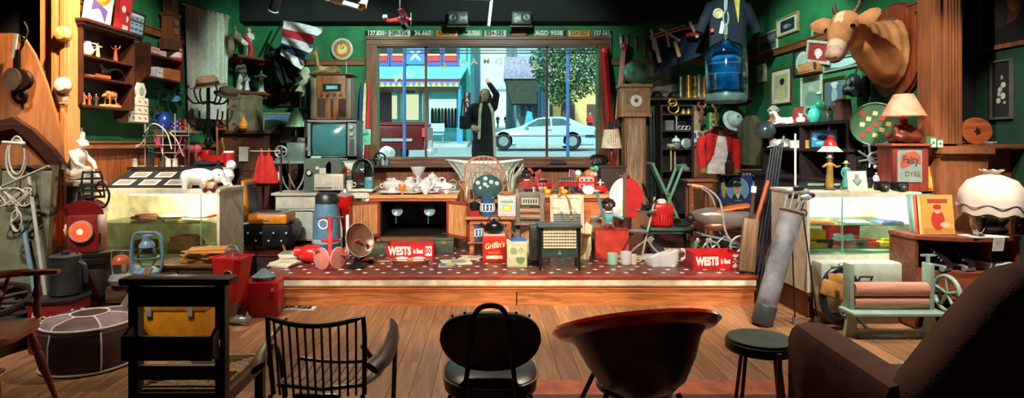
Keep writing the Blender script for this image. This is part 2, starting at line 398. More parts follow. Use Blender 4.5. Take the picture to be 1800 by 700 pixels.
# ================================================================ STREET OUTSIDE
def G(y):return .81+(y-11.8)*.04
m=MB();m.add([(-40,9.8,G(9.8)-.1),(40,9.8,G(9.8)-.1),(40,130,G(130)-.1),(-40,130,G(130)-.1),(-40,9.8,G(9.8)-1),(40,9.8,G(9.8)-1),(40,130,G(130)-1),(-40,130,G(130)-1)],[(0,1,2,3),(4,5,6,7),(0,1,5,4),(1,2,6,5),(2,3,7,6),(3,0,4,7)])
struct('road',m,mat((128,150,152),.8,0,'plain',.1,2,.1))
def slab(n,x0,x1,y0,y1,t,mt):
    m=MB();m.add([(x0,y0,G(y0)+t),(x1,y0,G(y0)+t),(x1,y1,G(y1)+t),(x0,y1,G(y1)+t),(x0,y0,G(y0)-.2),(x1,y0,G(y0)-.2),(x1,y1,G(y1)-.2),(x0,y1,G(y1)-.2)],[(0,1,2,3),(0,4,5,1),(1,5,6,2),(2,6,7,3),(3,7,4,0)])
    return struct(n,m,mt)
PAVE=mat((170,182,178),.8,0,'plain',.1,3,.1)
slab('pavement',-30,30,9.8,12.9,0,PAVE);slab('pavement_far',-30,-1.0,27.5,34,.02,PAVE);slab('pavement_corner',1.2,30,27.0,60,.02,PAVE)
# near verandah posts
for px,dd,lb in((711,13.2,'slim blue verandah post seen through the window beside the red truck'),(998,13.2,'slim blue verandah post seen through the window before the car')):
    x=(px-CX)*dd/K;z0=G(dd)
    t=T('verandah_post',lb,'post',(x,dd,z0));pt(t,'shaft',MB().cyl((0,0,.3),(0,0,4.2),.036,n=12),pnt((64,104,168)));pt(t,'base',MB().cyl((0,0,-.1),(0,0,.3),.06,.05),pnt((50,80,140)))
# teal shop across the street
TEAL=mat((96,204,200),.7,0,'plain',.1,3,.05);PURP=pnt((86,92,170));BRED=pnt((200,56,60));DARKG=mat((36,48,54),.15)
by=32.0;bz=G(32)
b=T('shop_building','teal shop building with blue window frames and striped verandah across the street','building',(0,by,bz))
def bx(px,d=by):return(px-CX)*d/K
def bzz(py,d=by):return H-(py-CY)*d/K-bz
m=MB();m.box((-6.0,1.5,bzz(112)+1.6),(10,2.6,3.2));m.box((-6,2.6,1.8),(10,.3,4.2));m.box((bx(823),1.3,2),(.2,2.6,4.4));m.box((-6.0,1.5,bzz(118)-.1),(10,2.6,.5))
pt(b,'wall',m,TEAL)
for a,c in((640,684),(686,712),(748,776),(778,806)):
    x0,x1=bx(a),bx(c);q=pt(b,'window',MB().box(((x0+x1)/2,.16,bzz(92)),(x1-x0,.16,1.5)).box(((x0+x1)/2,.12,bzz(113)),(x1-x0+.1,.2,.14)),PURP)
    pt(q,'pane',MB().box(((x0+x1)/2,.06,bzz(87)+.1),(x1-x0-.24,.05,.5)),DARKG);pt(q,'red_panel',MB().box(((x0+x1)/2,.06,bzz(103)),(x1-x0-.2,.05,.26)),BRED)
    pt(q,'cream_panel',MB().box(((x0+x1)/2,.06,bzz(96)),(x1-x0-.2,.05,.1)),pnt((222,196,120)))
q=pt(b,'ornament_panel',MB().box((bx(730),.16,bzz(94)),(.95,.16,1.1)),pnt((78,128,190)))
m=MB()
for k in range(4):
    a=PI/4+k*PI/2;m.sph((bx(730)+.2*cos(a),.07,bzz(97)+.2*sin(a)),(.2,.02,.08),10,(0,-a,0))
pt(q,'petals',m,pnt((180,222,226)))
pt(b,'pilaster',MB().box((bx(815),.1,bzz(100)),(.25,.2,1.6)),pnt((110,190,215)))
# verandah
x0,x1=-11.0,bx(808,29);m=MB()
m.add([(x0,0.2,bzz(115)),(bx(822),0.2,bzz(115)),(x1,-3,bzz(140,29)),(x0,-3,bzz(140,29)),(x0,0.2,bzz(115)-.1),(bx(822),0.2,bzz(115)-.1),(x1,-3,bzz(140,29)-.1),(x0,-3,bzz(140,29)-.1)],[(0,1,2,3),(4,5,6,7),(0,1,5,4),(1,2,6,5),(2,3,7,6),(3,0,4,7)])
pt(b,'verandah_roof',m,TEAL)
pt(b,'fascia_stripe',MB().box(((x0+x1)/2,-3.05,bzz(140.5,29)),(x1-x0+.1,.1,.09)),pnt((140,30,44)))
f=pt(b,'fascia',MB().box(((x0+x1)/2,-3.02,bzz(147,29)),(x1-x0,.08,.3)),pnt((92,130,200)))
tri=mesh('scallop',MB().prism([(-.12,-.13),(.12,-.13),(0,.1)],-.03,.0),pnt((220,190,70)))
for i in range(17):link('scallop',tri,f,(x1-.15-i*.27,-3.07,bzz(148,29)))
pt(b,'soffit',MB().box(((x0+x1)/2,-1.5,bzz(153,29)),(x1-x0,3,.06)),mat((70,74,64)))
for px in(808,600):pt(b,'verandah_post',MB().cyl((bx(px,29),-2.9,-.3),(bx(px,29),-2.9,bzz(150,29)),.085).box((bx(px,29),-2.9,.25),(.28,.28,.8)),pnt((70,150,190)))
LITY=mat((250,244,196),.8,0,'emit',scale=.8);LITC=mat((225,248,240),.8,0,'emit',scale=1.0)
pt(b,'window_glow',MB().box((bx(777),1.8,bzz(195)),(1.75,.05,1.5)),LITC);pt(b,'window_glow',MB().box((bx(718),1.8,bzz(185)),(1.1,.05,1.4)),LITY);pt(b,'window_glow',MB().box((bx(680),1.8,bzz(185)),(.9,.05,1.3)),LITY)  # display back panels glow by themselves to brighten the shopfront under the verandah
for px in(700,738,750,805):pt(b,'shop_pillar',MB().box((bx(px),.3,1.6),(.16,.3,3.4)),pnt((80,150,170)))
pt(b,'stall_riser',MB().box((bx(775),.3,.25),(2.0,.3,.55)),pnt((90,190,196)));pt(b,'shop_door',MB().box((bx(672),.3,1.5),(.9,.1,2.6)),pnt((52,40,36)))
pt(b,'notice_board',MB().box((bx(725),-1.0,bzz(162)),(.5,.06,.28)),pnt((70,40,38)))
s_=T('shop_sign','dark red vertical sign with white letters at the shop corner','sign',(bx(821,31),31,bzz(194,31)+bz))
pt(s_,'board',MB().box((0,0,0),(.36,.08,1.8)),pnt((110,22,34)))
for k,ch in enumerate('FABRICS'):text(s_,ch,.3,flat((235,235,230)),(0,-.045,.76-k*.25),name='letter',bold=.008)
gc=[(40,70,60),(60,110,80),(30,60,90),(90,120,90),(34,40,60),(70,90,120),(36,80,70),(50,50,60),(80,130,100)]
for k in range(9):
    x=bx(757+k*6.0);m=MB();m.loft([[V((x+a*w2,33+c*.1,bz+z))for a,c in((-1,-1),(1,-1),(1,1),(-1,1))]for z,w2 in((.75,.084),(1.6,.075),(1.75,.06),(1.82,.02))])
    solo('garment',('first','second','third','fourth','fifth','sixth','seventh','eighth','ninth')[k]+' dark garment from the left on the rack in the shop window','garment',m,fab(gc[k]),group='garments in the shop window')
bn=T('street_bench','pale bench outside the shop window across the street','bench',(bx(768,29.5),29.5,G(29.5)))
pt(bn,'seat',MB().box((0,0,.45),(.7,.4,.06)),pnt((170,200,200)));pt(bn,'backrest',MB().box((0,.2,.78),(.7,.05,.4)),pnt((170,200,200)))
for sx in(-.3,.3):pt(bn,'leg',MB().box((sx,0,.2),(.06,.4,.5)),pnt((90,140,150)))
# receding street
pale=mat((206,226,226),.8,0,'plain',.08,1,.0)
b=T('terrace_building','pale terrace building receding down the street behind the woman','building',(-1.0,34.2,G(34.2)))
pt(b,'wall',MB().box((-2.2,24,5.5),(4.2,46,13)),pale)
for k in range(7):pt(b,'window',MB().box((-.08,3+k*6,5),(.1,2,2)),pnt((120,170,190)));
for k in range(4):pt(b,'pier',MB().box((-.02,1+k*8,4),(.3,.5,10)),pnt((140,205,215)))
b=T('corner_building','corner building with curved lilac awning at the street junction','building',(1.6,36,G(36)))
pt(b,'wall',MB().box((1.0,12,4.5),(1.9,24,11)),mat((150,190,200),.8))
m=MB();m.loft([[V((-.75-.0+a*1.9,-1.6+y,z))for a in(0,)]+[V((1.1,-1.6+y,z)),V((1.1,0,z)),V((-.75+k,0,z))]for k,y,z in((0,0,3.4),(.0,0,3.75),(.15,.15,4.3),(.5,.5,4.6),(1.0,.9,4.75))])
pt(b,'awning',m,mat((150,150,176),.8))
m=MB();m.loft([[V((-.68+k,-1.5,z)),V((1.1,-1.5,z)),V((1.1,0,z)),V((-.68+k,0,z))]for k,z in((.35,2.0),(.15,2.7),(0,3.4))])
pt(b,'awning_underside',m,mat((58,66,56),.9))  # dark block filling the space below the awning
for px in(.35,.75,1.1):pt(b,'column',MB().box((px,-.6,1.3),(.22,.3,2.9)),pnt((48,50,60)))
for px in(1.25,1.5,1.75):pt(b,'blue_pilaster',MB().box((px,-.1,4),(.1,.2,9)),pnt((90,160,200)))
b=T('distant_building','hazy pale building closing the far end of the street','building',(1.0,118,G(118)))
pt(b,'wall',MB().box((0,0,3.0),(26,6,7.5)),pale);pt(b,'roof',MB().box((0,0,7.0),(27,7,.6)),mat((170,190,190)))
b=T('ochre_building','sunlit ochre building with dark arches behind the street tree','building',(8.4,50,G(50)))
pt(b,'wall',MB().box((0,1,1.9),(9.5,2,4.6)),mat((222,196,130),.8));
for k in range(5):pt(b,'arch',MB().box((-3.6+k*1.8,-.05,1.2),(.8,.1,2.4)),mat((84,60,50)))
a=T('sandwich_board','blue and yellow street sign board behind the car bonnet','sign',((932-CX)*27/K,27.6,G(27.6)))
pt(a,'panel',MB().prism([(-.35,.3),(.35,.3),(.1,1.5),(-.1,1.55)],-.03,.03),pnt((70,170,210)));pt(a,'notice',MB().prism([(-.28,.3),(-.0,.3),(-.1,.9),(-.22,.9)],-.05,-.03),pnt((220,210,60)))
# tree
t=T('street_tree','leafy green street tree behind the parked car','tree',(bx(990,31),31,G(31)))
m=MB().cyl((0,0,-.2),(.1,0,2.6),.22,.15)
for a in(.4,1.6,2.9,4.2,5.5):m.cyl((.1,0,2.2),(.1+1.2*cos(a),.9*sin(a),4.0),.1,.04,8)
pt(t,'trunk',m,wood((70,52,42)))
rnd=random.Random(3);lv,lf=MB(),None;lmats=[mat(c,.6)for c in((40,84,44),(66,118,60),(24,56,34),(100,150,84))]
for i in range(7500):
    lv.use(lmats[min(3,int(rnd.random()**1.2*4))])
    while True:
        p=V((rnd.uniform(-1,1),rnd.uniform(-1,1),rnd.uniform(-1,1)))
        if .35<p.length<1:break
    c=V((.55+p.x*2.3,p.y*1.7,3.95+p.z*2.0+.3*sin(5*p.x)));s=rnd.uniform(.05,.1)
    u=V((rnd.gauss(0,1),rnd.gauss(0,1),rnd.gauss(0,1))).normalized()*s;q=u.orthogonal().normalized()*s*.7
    lv.add([c-u,c+q,c+u,c-q],[(0,1,2,3)])
tag(pt(t,'foliage',lv),kind='stuff')
# ---- car
CW=pnt((160,200,204),.25);cd=24.2;sc=cd/K
def cp(px,py):return((px-957)*sc,(264-py)*sc)
c=T('car','pale two-door coupe car parked across the road','car',((957-CX)*sc,cd,G(cd)),0)
prof=[cp(*q)for q in((872,258),(868,252),(867,243),(871,236),(885,231),(912,226),(960,224),(1026,222),(1046,225),(1050,231),(1051,243),(1050,252),(1046,258))]
def inset(P,k):
    mx=sum(p[0]for p in P)/len(P);mz=sum(p[1]for p in P)/len(P);return[(mx+(p[0]-mx)*(1-k*.5),mz+(p[1]-mz)*(1-k))for p in P]
m=MB();m.loft([[V((a,y,z))for a,z in inset(prof,k)]for y,k in((0,.12),(.05,.02),(.1,0),(1.55,0),(1.6,.02),(1.65,.12))])
pt(c,'body',m,CW)
gh=[cp(*q)for q in((908,228),(945,210),(958,208),(985,207),(1000,209),(1029,223),(1020,228))]
m=MB();rr=[]
for y,k in((.1,0),(.28,1),(1.37,1),(1.55,0)):rr.append([V((a,.1+(y-.1)if k==0 else y,z))for a,z in gh])
def shear(y,z):return y
m.loft([[V((a,(.06+max(0,z-.85)*.38)if s_==0 else(1.59-max(0,z-.85)*.38),z))for a,z in gh]for s_ in(0,1)])
pt(c,'cabin',m,CW)
def pane(pts,nm='side_window'):
    pts=[cp(*q)for q in pts];m=MB();m.loft([[V((a,.06+max(0,z-.85)*.38-o,z))for a,z in pts]for o in(.012,-.01)]);pt(c,nm,m,mat((60,92,96),.08,0,'plain',.3,2,0))
pane(((921,226),(946,212),(968,210),(968,226)));pane(((971,226),(971,210),(992,211),(1006,223),(1004,226)))
pt(c,'side_strip',MB().box((0,-.01,cp(957,241)[1]),(3.9,.03,.05)),pnt((110,130,130)))
pt(c,'sill_skirt',MB().box((0,.02,cp(957,257)[1]),(2.3,.06,.1)),pnt((150,180,180)))
pt(c,'tail_light',MB().box((cp(1048,235)[0],.03,cp(1048,235)[1]),(.12,.12,.18)),pnt((150,30,40)));pt(c,'head_light',MB().box((cp(872,240)[0],.06,cp(872,240)[1]),(.12,.14,.12)),CHROME)
pt(c,'rear_bumper',MB().box((cp(1040,243)[0],.0,cp(1040,242)[1]),(.5,.05,.1)),pnt((60,80,84)))
pt(c,'wing_mirror',MB().box((cp(924,224)[0],-.1,cp(924,224)[1]),(.14,.12,.1),bev=.03),CW);pt(c,'door_handle',MB().box((cp(966,231)[0],.0,cp(966,231)[1]),(.16,.03,.03)),pnt((40,50,54)))
for px in(885,1006):
    for y,s_ in((.0,-1),(1.62,1)):
        x,z=cp(px,251);wv=pt(c,'wheel',MB().cyl((x,y-s_*.2,z),(x,y+s_*.05,z),.30,n=24),RUBBER)
        pt(wv,'rim',MB().cyl((x,y+s_*.03,z),(x,y+s_*.065,z),.21,.19,20),met((170,190,190),.4))
    pt(c,'wheel_arch',MB().cyl((cp(px,250)[0],.0,cp(px,250)[1]),(cp(px,250)[0],.06,cp(px,250)[1]),.36,n=24),mat((24,26,28)))
# ---- red utility truck
td=15.0;tz=G(td);DRED=pnt((92,24,28),.3)
c=T('utility_truck','dark red old utility truck cut off by the left window jamb','truck',((748-CX)*td/K,td,tz))
pt(c,'tray',MB().box((-1.25,.8,.72),(2.4,1.6,.62),bev=.06),DRED);pt(c,'tray_rail',MB().box((-1.25,.03,1.06),(2.42,.1,.07)).box((-.06,.8,1.06),(.1,1.6,.07)),pnt((128,40,44)))
pt(c,'cab',MB().box((-3.0,.8,1.1),(1.2,1.55,1.2),tap=.86,bev=.08),DRED);pt(c,'bonnet',MB().box((-4.1,.8,.8),(1.2,1.4,.6),bev=.1),DRED)
pt(c,'cab_window',MB().box((-3.0,.03,1.4),(.8,.05,.4),(R(-8),0,0)),DARKG)
pt(c,'tail_board',MB().box((.0,.8,.74),(.08,1.5,.5)),pnt((150,110,104)));pt(c,'chrome_strip',MB().box((-.7,-.02,.66),(.75,.03,.07)),CHROME)
pt(c,'bumper',MB().box((.1,.7,.36),(.16,1.7,.14),bev=.03).box((.1,.1,.5),(.1,.1,.3)),CHROME);pt(c,'tail_light',MB().box((-.03,-.03,.84),(.1,.08,.22)),pnt((200,80,70)))
for x in(-.95,-3.95):
    for y in(.12,1.48):
        wv=pt(c,'wheel',MB().cyl((x,y-.1,.33),(x,y+.1,.33),.34,n=22),RUBBER);pt(wv,'hub_cap',MB().lathe([(.2,0),(.17,.03),(.05,.05)],(x,y-.1,.33),16,rot=(PI/2,0,0)),CHROME)
# ---- people
SKIN=mat((222,170,140),.6);COAT=fab((30,26,30));HAIR=mat((70,44,30),.6)
def walker(name,label,loc,coat,legs,h=1.7,rz=0,stride=.15):
    k=h/1.7;P=[]
    def s(x,y,z):return(x*k,y*k,z*k)
    pr=[('c',s(-.09,-stride,.06),s(-.1,-stride*.6,.48),.05*k,.065*k),('c',s(-.1,-stride*.6,.48),s(-.08,0,.88),.065*k,.09*k),
          ('c',s(.09,stride,.06),s(.1,stride*.3,.48),.05*k,.065*k),('c',s(.1,stride*.3,.48),s(.08,0,.88),.065*k,.09*k),
          ('s',s(0,0,.95),(.17*k,.12*k,.15*k)),('s',s(0,0,1.2),(.19*k,.12*k,.24*k)),('c',s(-.17,0,1.38),s(.17,0,1.38),.08*k),('c',s(0,0,1.4),s(0,0,1.52),.055*k),
          ('s',s(0,-.01,1.6),(.085*k,.1*k,.115*k)),('c',s(-.22,0,1.36),s(-.27,.03,1.08),.055*k,.045*k),('c',s(-.27,.03,1.08),s(-.25,-.06,.82),.045*k,.035*k),
          ('c',s(.22,0,1.36),s(.27,.03,1.08),.055*k,.045*k),('c',s(.27,.03,1.08),s(.25,-.08,.84),.045*k,.035*k),('c',s(-.09,-stride,.04),s(-.09,-stride-.12,.035),.04*k),('c',s(.09,stride,.04),s(.09,stride-.12,.035),.04*k)]
    me=blob(pr,.035,[fab(coat),fab(legs),SKIN,HAIR],lambda c:(3 if(c.z>1.63*k or c.y>.02*k)else 2)if c.z>1.5*k else 1 if c.z<.92*k and abs(c.x)<.2*k else 0)
    return bsolo(name,label,'person',me,loc,rz)
for px,d,cc,lg,lb in((890,70,(34,34,40),(28,28,34),'person in dark clothes walking up the middle of the street'),(898,80,(44,40,48),(30,30,36),'smaller person in dark coat walking beyond the other walker'),(875,82,(50,60,70),(36,40,50),'distant person near the pale terrace walking in the street'),(1037,46,(206,60,50),(50,34,34),'person in red top standing behind the car boot')):
    walker('person',lb,((px-CX)*d/K,d,G(d)),cc,lg,1.72,R(20))
# woman in a dark coat by the window
wy=11.8;wo=T('person','woman in a long dark coat with pale scarf standing outside the window','person',((850-CX)*wy/K,wy,G(wy)),R(0))
pr=[('c',(-.1,0,.1),(-.09,.02,.9),.07,.12),('c',(.1,0,.1),(.09,.02,.9),.07,.12),('s',(0,.02,.55),(.24,.18,.5)),('s',(0,.02,1.0),(.23,.16,.3)),('s',(0,.02,1.25),(.22,.15,.26)),
      ('c',(-.17,.02,1.4),(.17,.02,1.4),.085),('c',(0,.01,1.4),(.02,0,1.56),.06),('s',(.03,-.02,1.62),(.08,.095,.115)),('c',(.028,-.11,1.61),(.028,-.12,1.6),.018),
      ('c',(-.22,.02,1.38),(-.34,.0,1.1),.085,.08),('c',(-.34,0,1.1),(-.15,-.2,.98),.075,.055),('s',(-.12,-.22,.99),(.045,.035,.045)),
      ('c',(.2,.02,1.4),(.25,-.04,1.64),.08,.068),('c',(.25,-.04,1.64),(.1,-.1,1.86),.062,.048),('s',(.07,-.11,1.91),(.035,.03,.05)),('c',(-.1,0,.05),(-.12,-.14,.04),.045),('c',(.1,0,.05),(.12,-.14,.04),.045)]
for k in range(4):pr.append(('c',(-.11-.0*k,-.24-.008*k,1.0-.018*k),(-.06,-.26,.985-.018*k),.014,.011));pr.append(('c',(.045+.017*k,-.115,1.94),(.03+.017*k,-.125,2.0-.008*abs(k-1.5)),.011,.009))
pr.append(('c',(.05,-.12,1.9),(.02,-.14,1.94),.013,.01));pr.append(('c',(-.12,-.22,1.02),(-.07,-.24,1.035),.014,.011))
def wp(c):
    if c.z>1.5 and c.x<.125 and c.z<1.75:return 1
    if c.z>1.86 or(c.y<-.19 and c.x<-.05 and .9<c.z<1.06):return 1
    return 2 if c.x<-.12 and .9<c.z<1.02 and c.y<-.08 else 0
bpart(wo,'body',blob(pr,.022,[COAT,SKIN,fab((120,110,100))],wp,2))
bpart(wo,'hair',blob([('s',(.03,.03,1.66),(.105,.1,.11)),('c',(-.06,.03,1.62),(-.09,.0,1.38),.045,.04),('c',(.12,.03,1.62),(.14,.0,1.36),.045,.04),('s',(.03,.08,1.5),(.09,.05,.16))],.02,[mat((128,92,60),.6)]))
m=MB()
for sx,z1 in((-.05,.78),(.13,.45)):m.tube(spline([(sx*.8,-.08,1.46),(sx*1.3,-.17,1.3),(sx*1.5,-.2,1.05),(sx*1.7,-.21,z1)]),.028,8)
pt(wo,'scarf',m,fab((226,206,176)))
[pt(wo,'eye',MB().sph((x,-.112,1.645),(.012,.006,.008),8),BLACK)for x in(.005,.055)];pt(wo,'lips',MB().sph((.03,-.113,1.565),(.02,.008,.008),8),pnt((170,40,50)))
bg_=solo('handbag','dark shoulder bag carried by the woman outside the window','bag',MB().box((0,0,0),(.2,.12,.26),bev=.03).tube(spline([(-.08,0,.12),(-.02,0,.45),(.08,0,.12)]),.012),fab((40,32,36)),((817-CX)*11.7/K,11.66,G(wy)+1.1))
# ================================================================ GENERIC BUILDERS
def shift(z):return Matrix.Translation((0,0,z))
def tin(name,label,loc,r,h,col,lid=None,band=None,cat='tin',sq=False,rz=0):
    t=T(name,label,cat,loc,rz)
    if sq:pt(t,'body',MB().box((0,0,h*.46),(2*r,2*r,h*.92),bev=r*.12),pnt(col));pt(t,'lid',MB().box((0,0,h*.95),(2.06*r,2.06*r,h*.1),bev=r*.1),pnt(lid or col))
    else:pt(t,'body',MB().lathe([(r*.96,0),(r,.01*h),(r,h*.9),(r*.97,h*.91)],n=20),pnt(col));pt(t,'lid',MB().lathe([(r*1.03,h*.86),(r*1.04,h*.96),(r*.95,h),(r*.3,h*1.01)],n=20),pnt(lid or col))
    if band:
        if sq:pt(t,'label_band',MB().box((0,-r-.001,h*.45),(1.6*r,.002,h*.5)),flat(band))
        else:pt(t,'label_band',MB().lathe([(r*1.005,h*.25),(r*1.01,h*.26),(r*1.01,h*.66),(r*1.005,h*.67)],n=20),flat(band))
    return t
def bottle(name,label,loc,h,r,mt,stop=None,cat='bottle',neck=.3):
    t=T(name,label,cat,loc);pt(t,'body',MB().lathe([(r*.9,0),(r,.03*h),(r,h*.55),(r*.85,h*.66),(r*neck,h*.76),(r*neck,h*.9),(r*neck*1.3,h*.91),(r*neck*1.3,h*.94)],n=18),mt)
    pt(t,'stopper',MB().lathe([(r*neck*.9,h*.9),(r*neck*1.1,h*.96),(r*neck,h)],n=12),stop or WHITE);return t
def jug(name,label,loc,h,r,mt,rz=0,prof=None,cat='jug',spout=True):
    t=T(name,label,cat,loc,rz);p=prof or[(.6,0),(.62,.02),(.95,.25),(1,.4),(.8,.68),(.55,.84),(.62,1),(.56,1.0),(.5,.84),(.72,.66),(.85,.4)]
    pt(t,'body',MB().lathe([(a*r,z*h)for a,z in p],n=22),mt)
    pt(t,'handle',MB().tube(spline([(r*.58,0,h*.9),(r*1.25,0,h*.86),(r*1.35,0,h*.6),(r*.95,0,h*.38)]),r*.1),mt)
    if spout:pt(t,'spout',MB().loft([[V((-r*.5,-r*.25,h*.88)),V((-r*.5,r*.25,h*.88)),V((-r*.5,0,h*.7))],[V((-r*.95,-r*.05,h*1.02)),V((-r*.95,r*.05,h*1.02)),V((-r*.9,0,h*.94))]]),mt)
    return t
def cup(name,label,loc,r,h,mt,rz=0,cat='cup',band=None,group=None):
    t=T(name,label,cat,loc,rz,group);pt(t,'bowl',MB().lathe([(r*.45,0),(r*.5,.08*h),(r*.7,.3*h),(r*.95,.7*h),(r,h),(r*.93,h),(r*.85,.65*h),(r*.5,.2*h)],n=20),mt)
    pt(t,'handle',MB().tor((r*1.05,0,h*.55),h*.26,h*.05,'y',14,6),mt)
    if band:pt(t,'painted_band',MB().lathe([(r*.99,h*.78),(r*1.01,h*.8),(r*1.02,h*.93),(r*1.0,h*.95)],n=20),flat(band))
    return t
def plate(name,label,loc,r,mt,rz=0,tilt=None,rim=None,cat='plate',group=None):
    t=T(name,label,cat,loc,rz if not tilt else(tilt,0,rz),group);pt(t,'dish',MB().lathe([(r*.5,0),(r*.55,0),(r*.65,r*.06),(r,r*.16),(r*.99,r*.19),(r*.62,r*.09),(r*.3,r*.05)],n=26),mt)
    if rim:pt(t,'painted_rim',MB().lathe([(r*.8,r*.137),(r*.98,r*.192),(r*.97,r*.197),(r*.8,r*.142)],n=26,caps=False),flat(rim))
    return t
def book(name,label,loc,w,h,t_,col,rot=(0,0,0),cat='book',pr=None,group=None):
    """standing book: cover faces -Y"""
    t=T(name,label,cat,loc,rot,group);m=MB()
    m.box((0,-t_/2+.001,h/2),(w,.003,h)).box((0,t_/2-.001,h/2),(w,.003,h)).box((-w/2+.0015,0,h/2),(.003,t_,h));pt(t,'cover',m,flat(col))
    pt(t,'pages',MB().box((0,0,h/2),(w-.008,t_-.006,h-.006)),PAPER)
    if pr:q=pt(t,'cover_print',pic(w*.94,h*.94,col,pr,-t_/2-.001));q.location=(0,0,h/2)
    return t
def carton(name,label,loc,d,col,rz=0,cat='box',print_=None,lid=True):
    t=T(name,label,cat,loc,rz);pt(t,'body',MB().box((0,0,d[2]*.48),(d[0],d[1],d[2]*.96)),mat(col,.75))
    if lid:pt(t,'lid',MB().box((0,0,d[2]*.9),(d[0]*1.015,d[1]*1.015,d[2]*.2)),mat(col,.7))
    if print_:q=pt(t,'front_print',pic(d[0]*.9,d[2]*.72,print_[0],print_[1],-d[1]/2-.001));q.location=(0,0,d[2]*.42)
    return t
def fig(name,label,loc,h,robe,skin=(226,186,160),hair=(90,60,40),base=(120,90,60),rz=0,arms='down',cape=None,cat='figurine',skirt=1.,seated=False,hat=None):
    """small robed statue, front faces -Y"""
    t=T(name,label,cat,loc,rz);b=0
    if base:b=h*.06;pt(t,'base',MB().lathe([(h*.17,0),(h*.18,b*.4),(h*.15,b)],n=18),mat(base,.5))
    z=lambda f:b+f*(h-b)
    pr=[('c',(0,0,z(.04)),(0,0,z(.5)),h*.12*skirt,h*.085),('c',(0,0,z(.5)),(0,0,z(.72)),h*.085,h*.075),('c',(-h*.09,0,z(.74)),(h*.09,0,z(.74)),h*.05),('c',(0,0,z(.74)),(0,0,z(.84)),h*.035),('s',(0,-h*.01,z(.9)),(h*.06,h*.065,h*.078)),('s',(0,-h*.075,z(.895)),(h*.012,)*3)]
    if seated:pr+=[('c',(-h*.07,0,z(.3)),(-h*.08,-h*.24,z(.32)),h*.085,h*.07),('c',(h*.07,0,z(.3)),(h*.08,-h*.24,z(.32)),h*.085,h*.07),('c',(-h*.08,-h*.24,z(.32)),(-h*.08,-h*.26,z(.05)),h*.06,h*.05),('c',(h*.08,-h*.24,z(.32)),(h*.08,-h*.26,z(.05)),h*.06,h*.05)]
    for s in(-1,1):
        e,hd={'down':((s*h*.16,0,z(.58)),(s*h*.15,-h*.06,z(.44))),'pray':((s*h*.15,-h*.03,z(.58)),(s*h*.02,-h*.12,z(.64))),'up':((s*h*.19,-h*.02,z(.8)),(s*h*.24,-h*.04,z(.97))),'out':((s*h*.2,-h*.04,z(.66)),(s*h*.26,-h*.12,z(.7)))}[arms]
        pr+=[('c',(s*h*.11,0,z(.74)),e,h*.04,h*.034),('c',e,hd,h*.034,h*.026),('s',hd,(h*.03,)*3)]
    def pk(c):
        if c.z>z(.82):return 1 if(c.y<h*.0 or c.z<z(.84))and c.z<z(.955)else 2
        if arms=='up' and c.z>z(.9):return 1
        return 0
    bpart(t,'body',blob(pr,h*.022,[mat(robe,.5),mat(skin,.5),mat(hair,.5)],pk,2))
    if cape:bpart(t,'cape',blob([('c',(0,h*.045,z(.08)),(0,h*.035,z(.76)),h*.13*skirt,h*.1),('c',(-h*.1,.02*h,z(.74)),(-h*.12,.0,z(.2)),h*.05),('c',(h*.1,.02*h,z(.74)),(h*.12,0,z(.2)),h*.05)],h*.022,[mat(cape,.6)]))
    if hat:pt(t,'hat',MB().lathe([(h*.13,z(.955)),(h*.13,z(.965)),(h*.065,z(.97)),(h*.055,z(1.04)),(.01*h,z(1.05))],n=16),mat(hat,.6))
    return t
def beast(name,label,loc,L,col,rz=0,head=(.5,.55),leg=.3,fat=.16,spots=None,cat='figurine',lying=False,ears=.06,hc=None,tail=True):
    """quadruped of body length L standing along local X, head at +X"""
    b=leg*L+fat*L*.9 if not lying else fat*L*.85;pr=[('s',(0,0,b),(L*.34,fat*L,fat*L*.95)),('s',(-.2*L,0,b+.01*L),(.18*L,fat*L*.98,fat*L)),('s',(.22*L,0,b+.02*L),(.16*L,fat*L*.9,fat*L))]
    hx,hz=head[0]*L,head[1]*L
    pr+=[('c',(.25*L,0,b+.05*L),(hx*.92,0,hz),fat*L*.62,fat*L*.42),('s',(hx,0,hz),(.1*L,.075*L,.08*L)),('c',(hx+.03*L,0,hz-.01*L),(hx+.14*L,0,hz-.05*L),.06*L,.04*L)]
    for s in(-1,1):
        pr.append(('c',(hx-.04*L,s*.05*L,hz+.05*L),(hx-.07*L,s*.09*L,hz+(.07+ears)*L),.025*L,.014*L))
        if lying:pr+=[('c',(.2*L,s*.1*L,b*.6),(.42*L,s*.1*L,.03*L),.05*L,.03*L),('c',(-.24*L,s*.12*L,b*.6),(-.02*L,s*.18*L,.035*L),.07*L,.03*L)]
        else:
            pr+=[('c',(.24*L,s*fat*L*.55,b-.03*L),(.24*L,s*fat*L*.6,.03*L),.055*L,.035*L),('c',(-.24*L,s*fat*L*.55,b),(-.2*L,s*fat*L*.6,b*.55),.075*L,.045*L),('c',(-.2*L,s*fat*L*.6,b*.55),(-.27*L,s*fat*L*.6,b*.3),.04*L,.03*L),('c',(-.27*L,s*fat*L*.6,b*.3),(-.26*L,s*fat*L*.6,.03*L),.03*L,.035*L)]
    if tail:pr.append(('c',(-.35*L,0,b+.06*L),(-.42*L,0,b-.1*L),.022*L,.016*L))
    ms=[mat(col,.4)]+([mat(spots,.4)]if spots else[]);rr=random.Random(len(label));cs=[V((rr.uniform(-.3,.5)*L,rr.uniform(-.1,.1)*L,b+rr.uniform(0,.12)*L))for _ in range(5)]
    me=blob(pr,L*.02,ms,(lambda c:1 if min((c-q).length for q in cs)<.1*L else 0)if spots else None,2)
    return bsolo(name,label,cat,me,loc,rz)
def lamp_shade(t,prof,mt,n=24,name='shade'):return pt(t,name,MB().lathe(prof,n=n,caps=False),mt)
def LW(px,py,x=XL):
    d=dx(px,x);return V((x,d,H-(py-CY)*d/K))
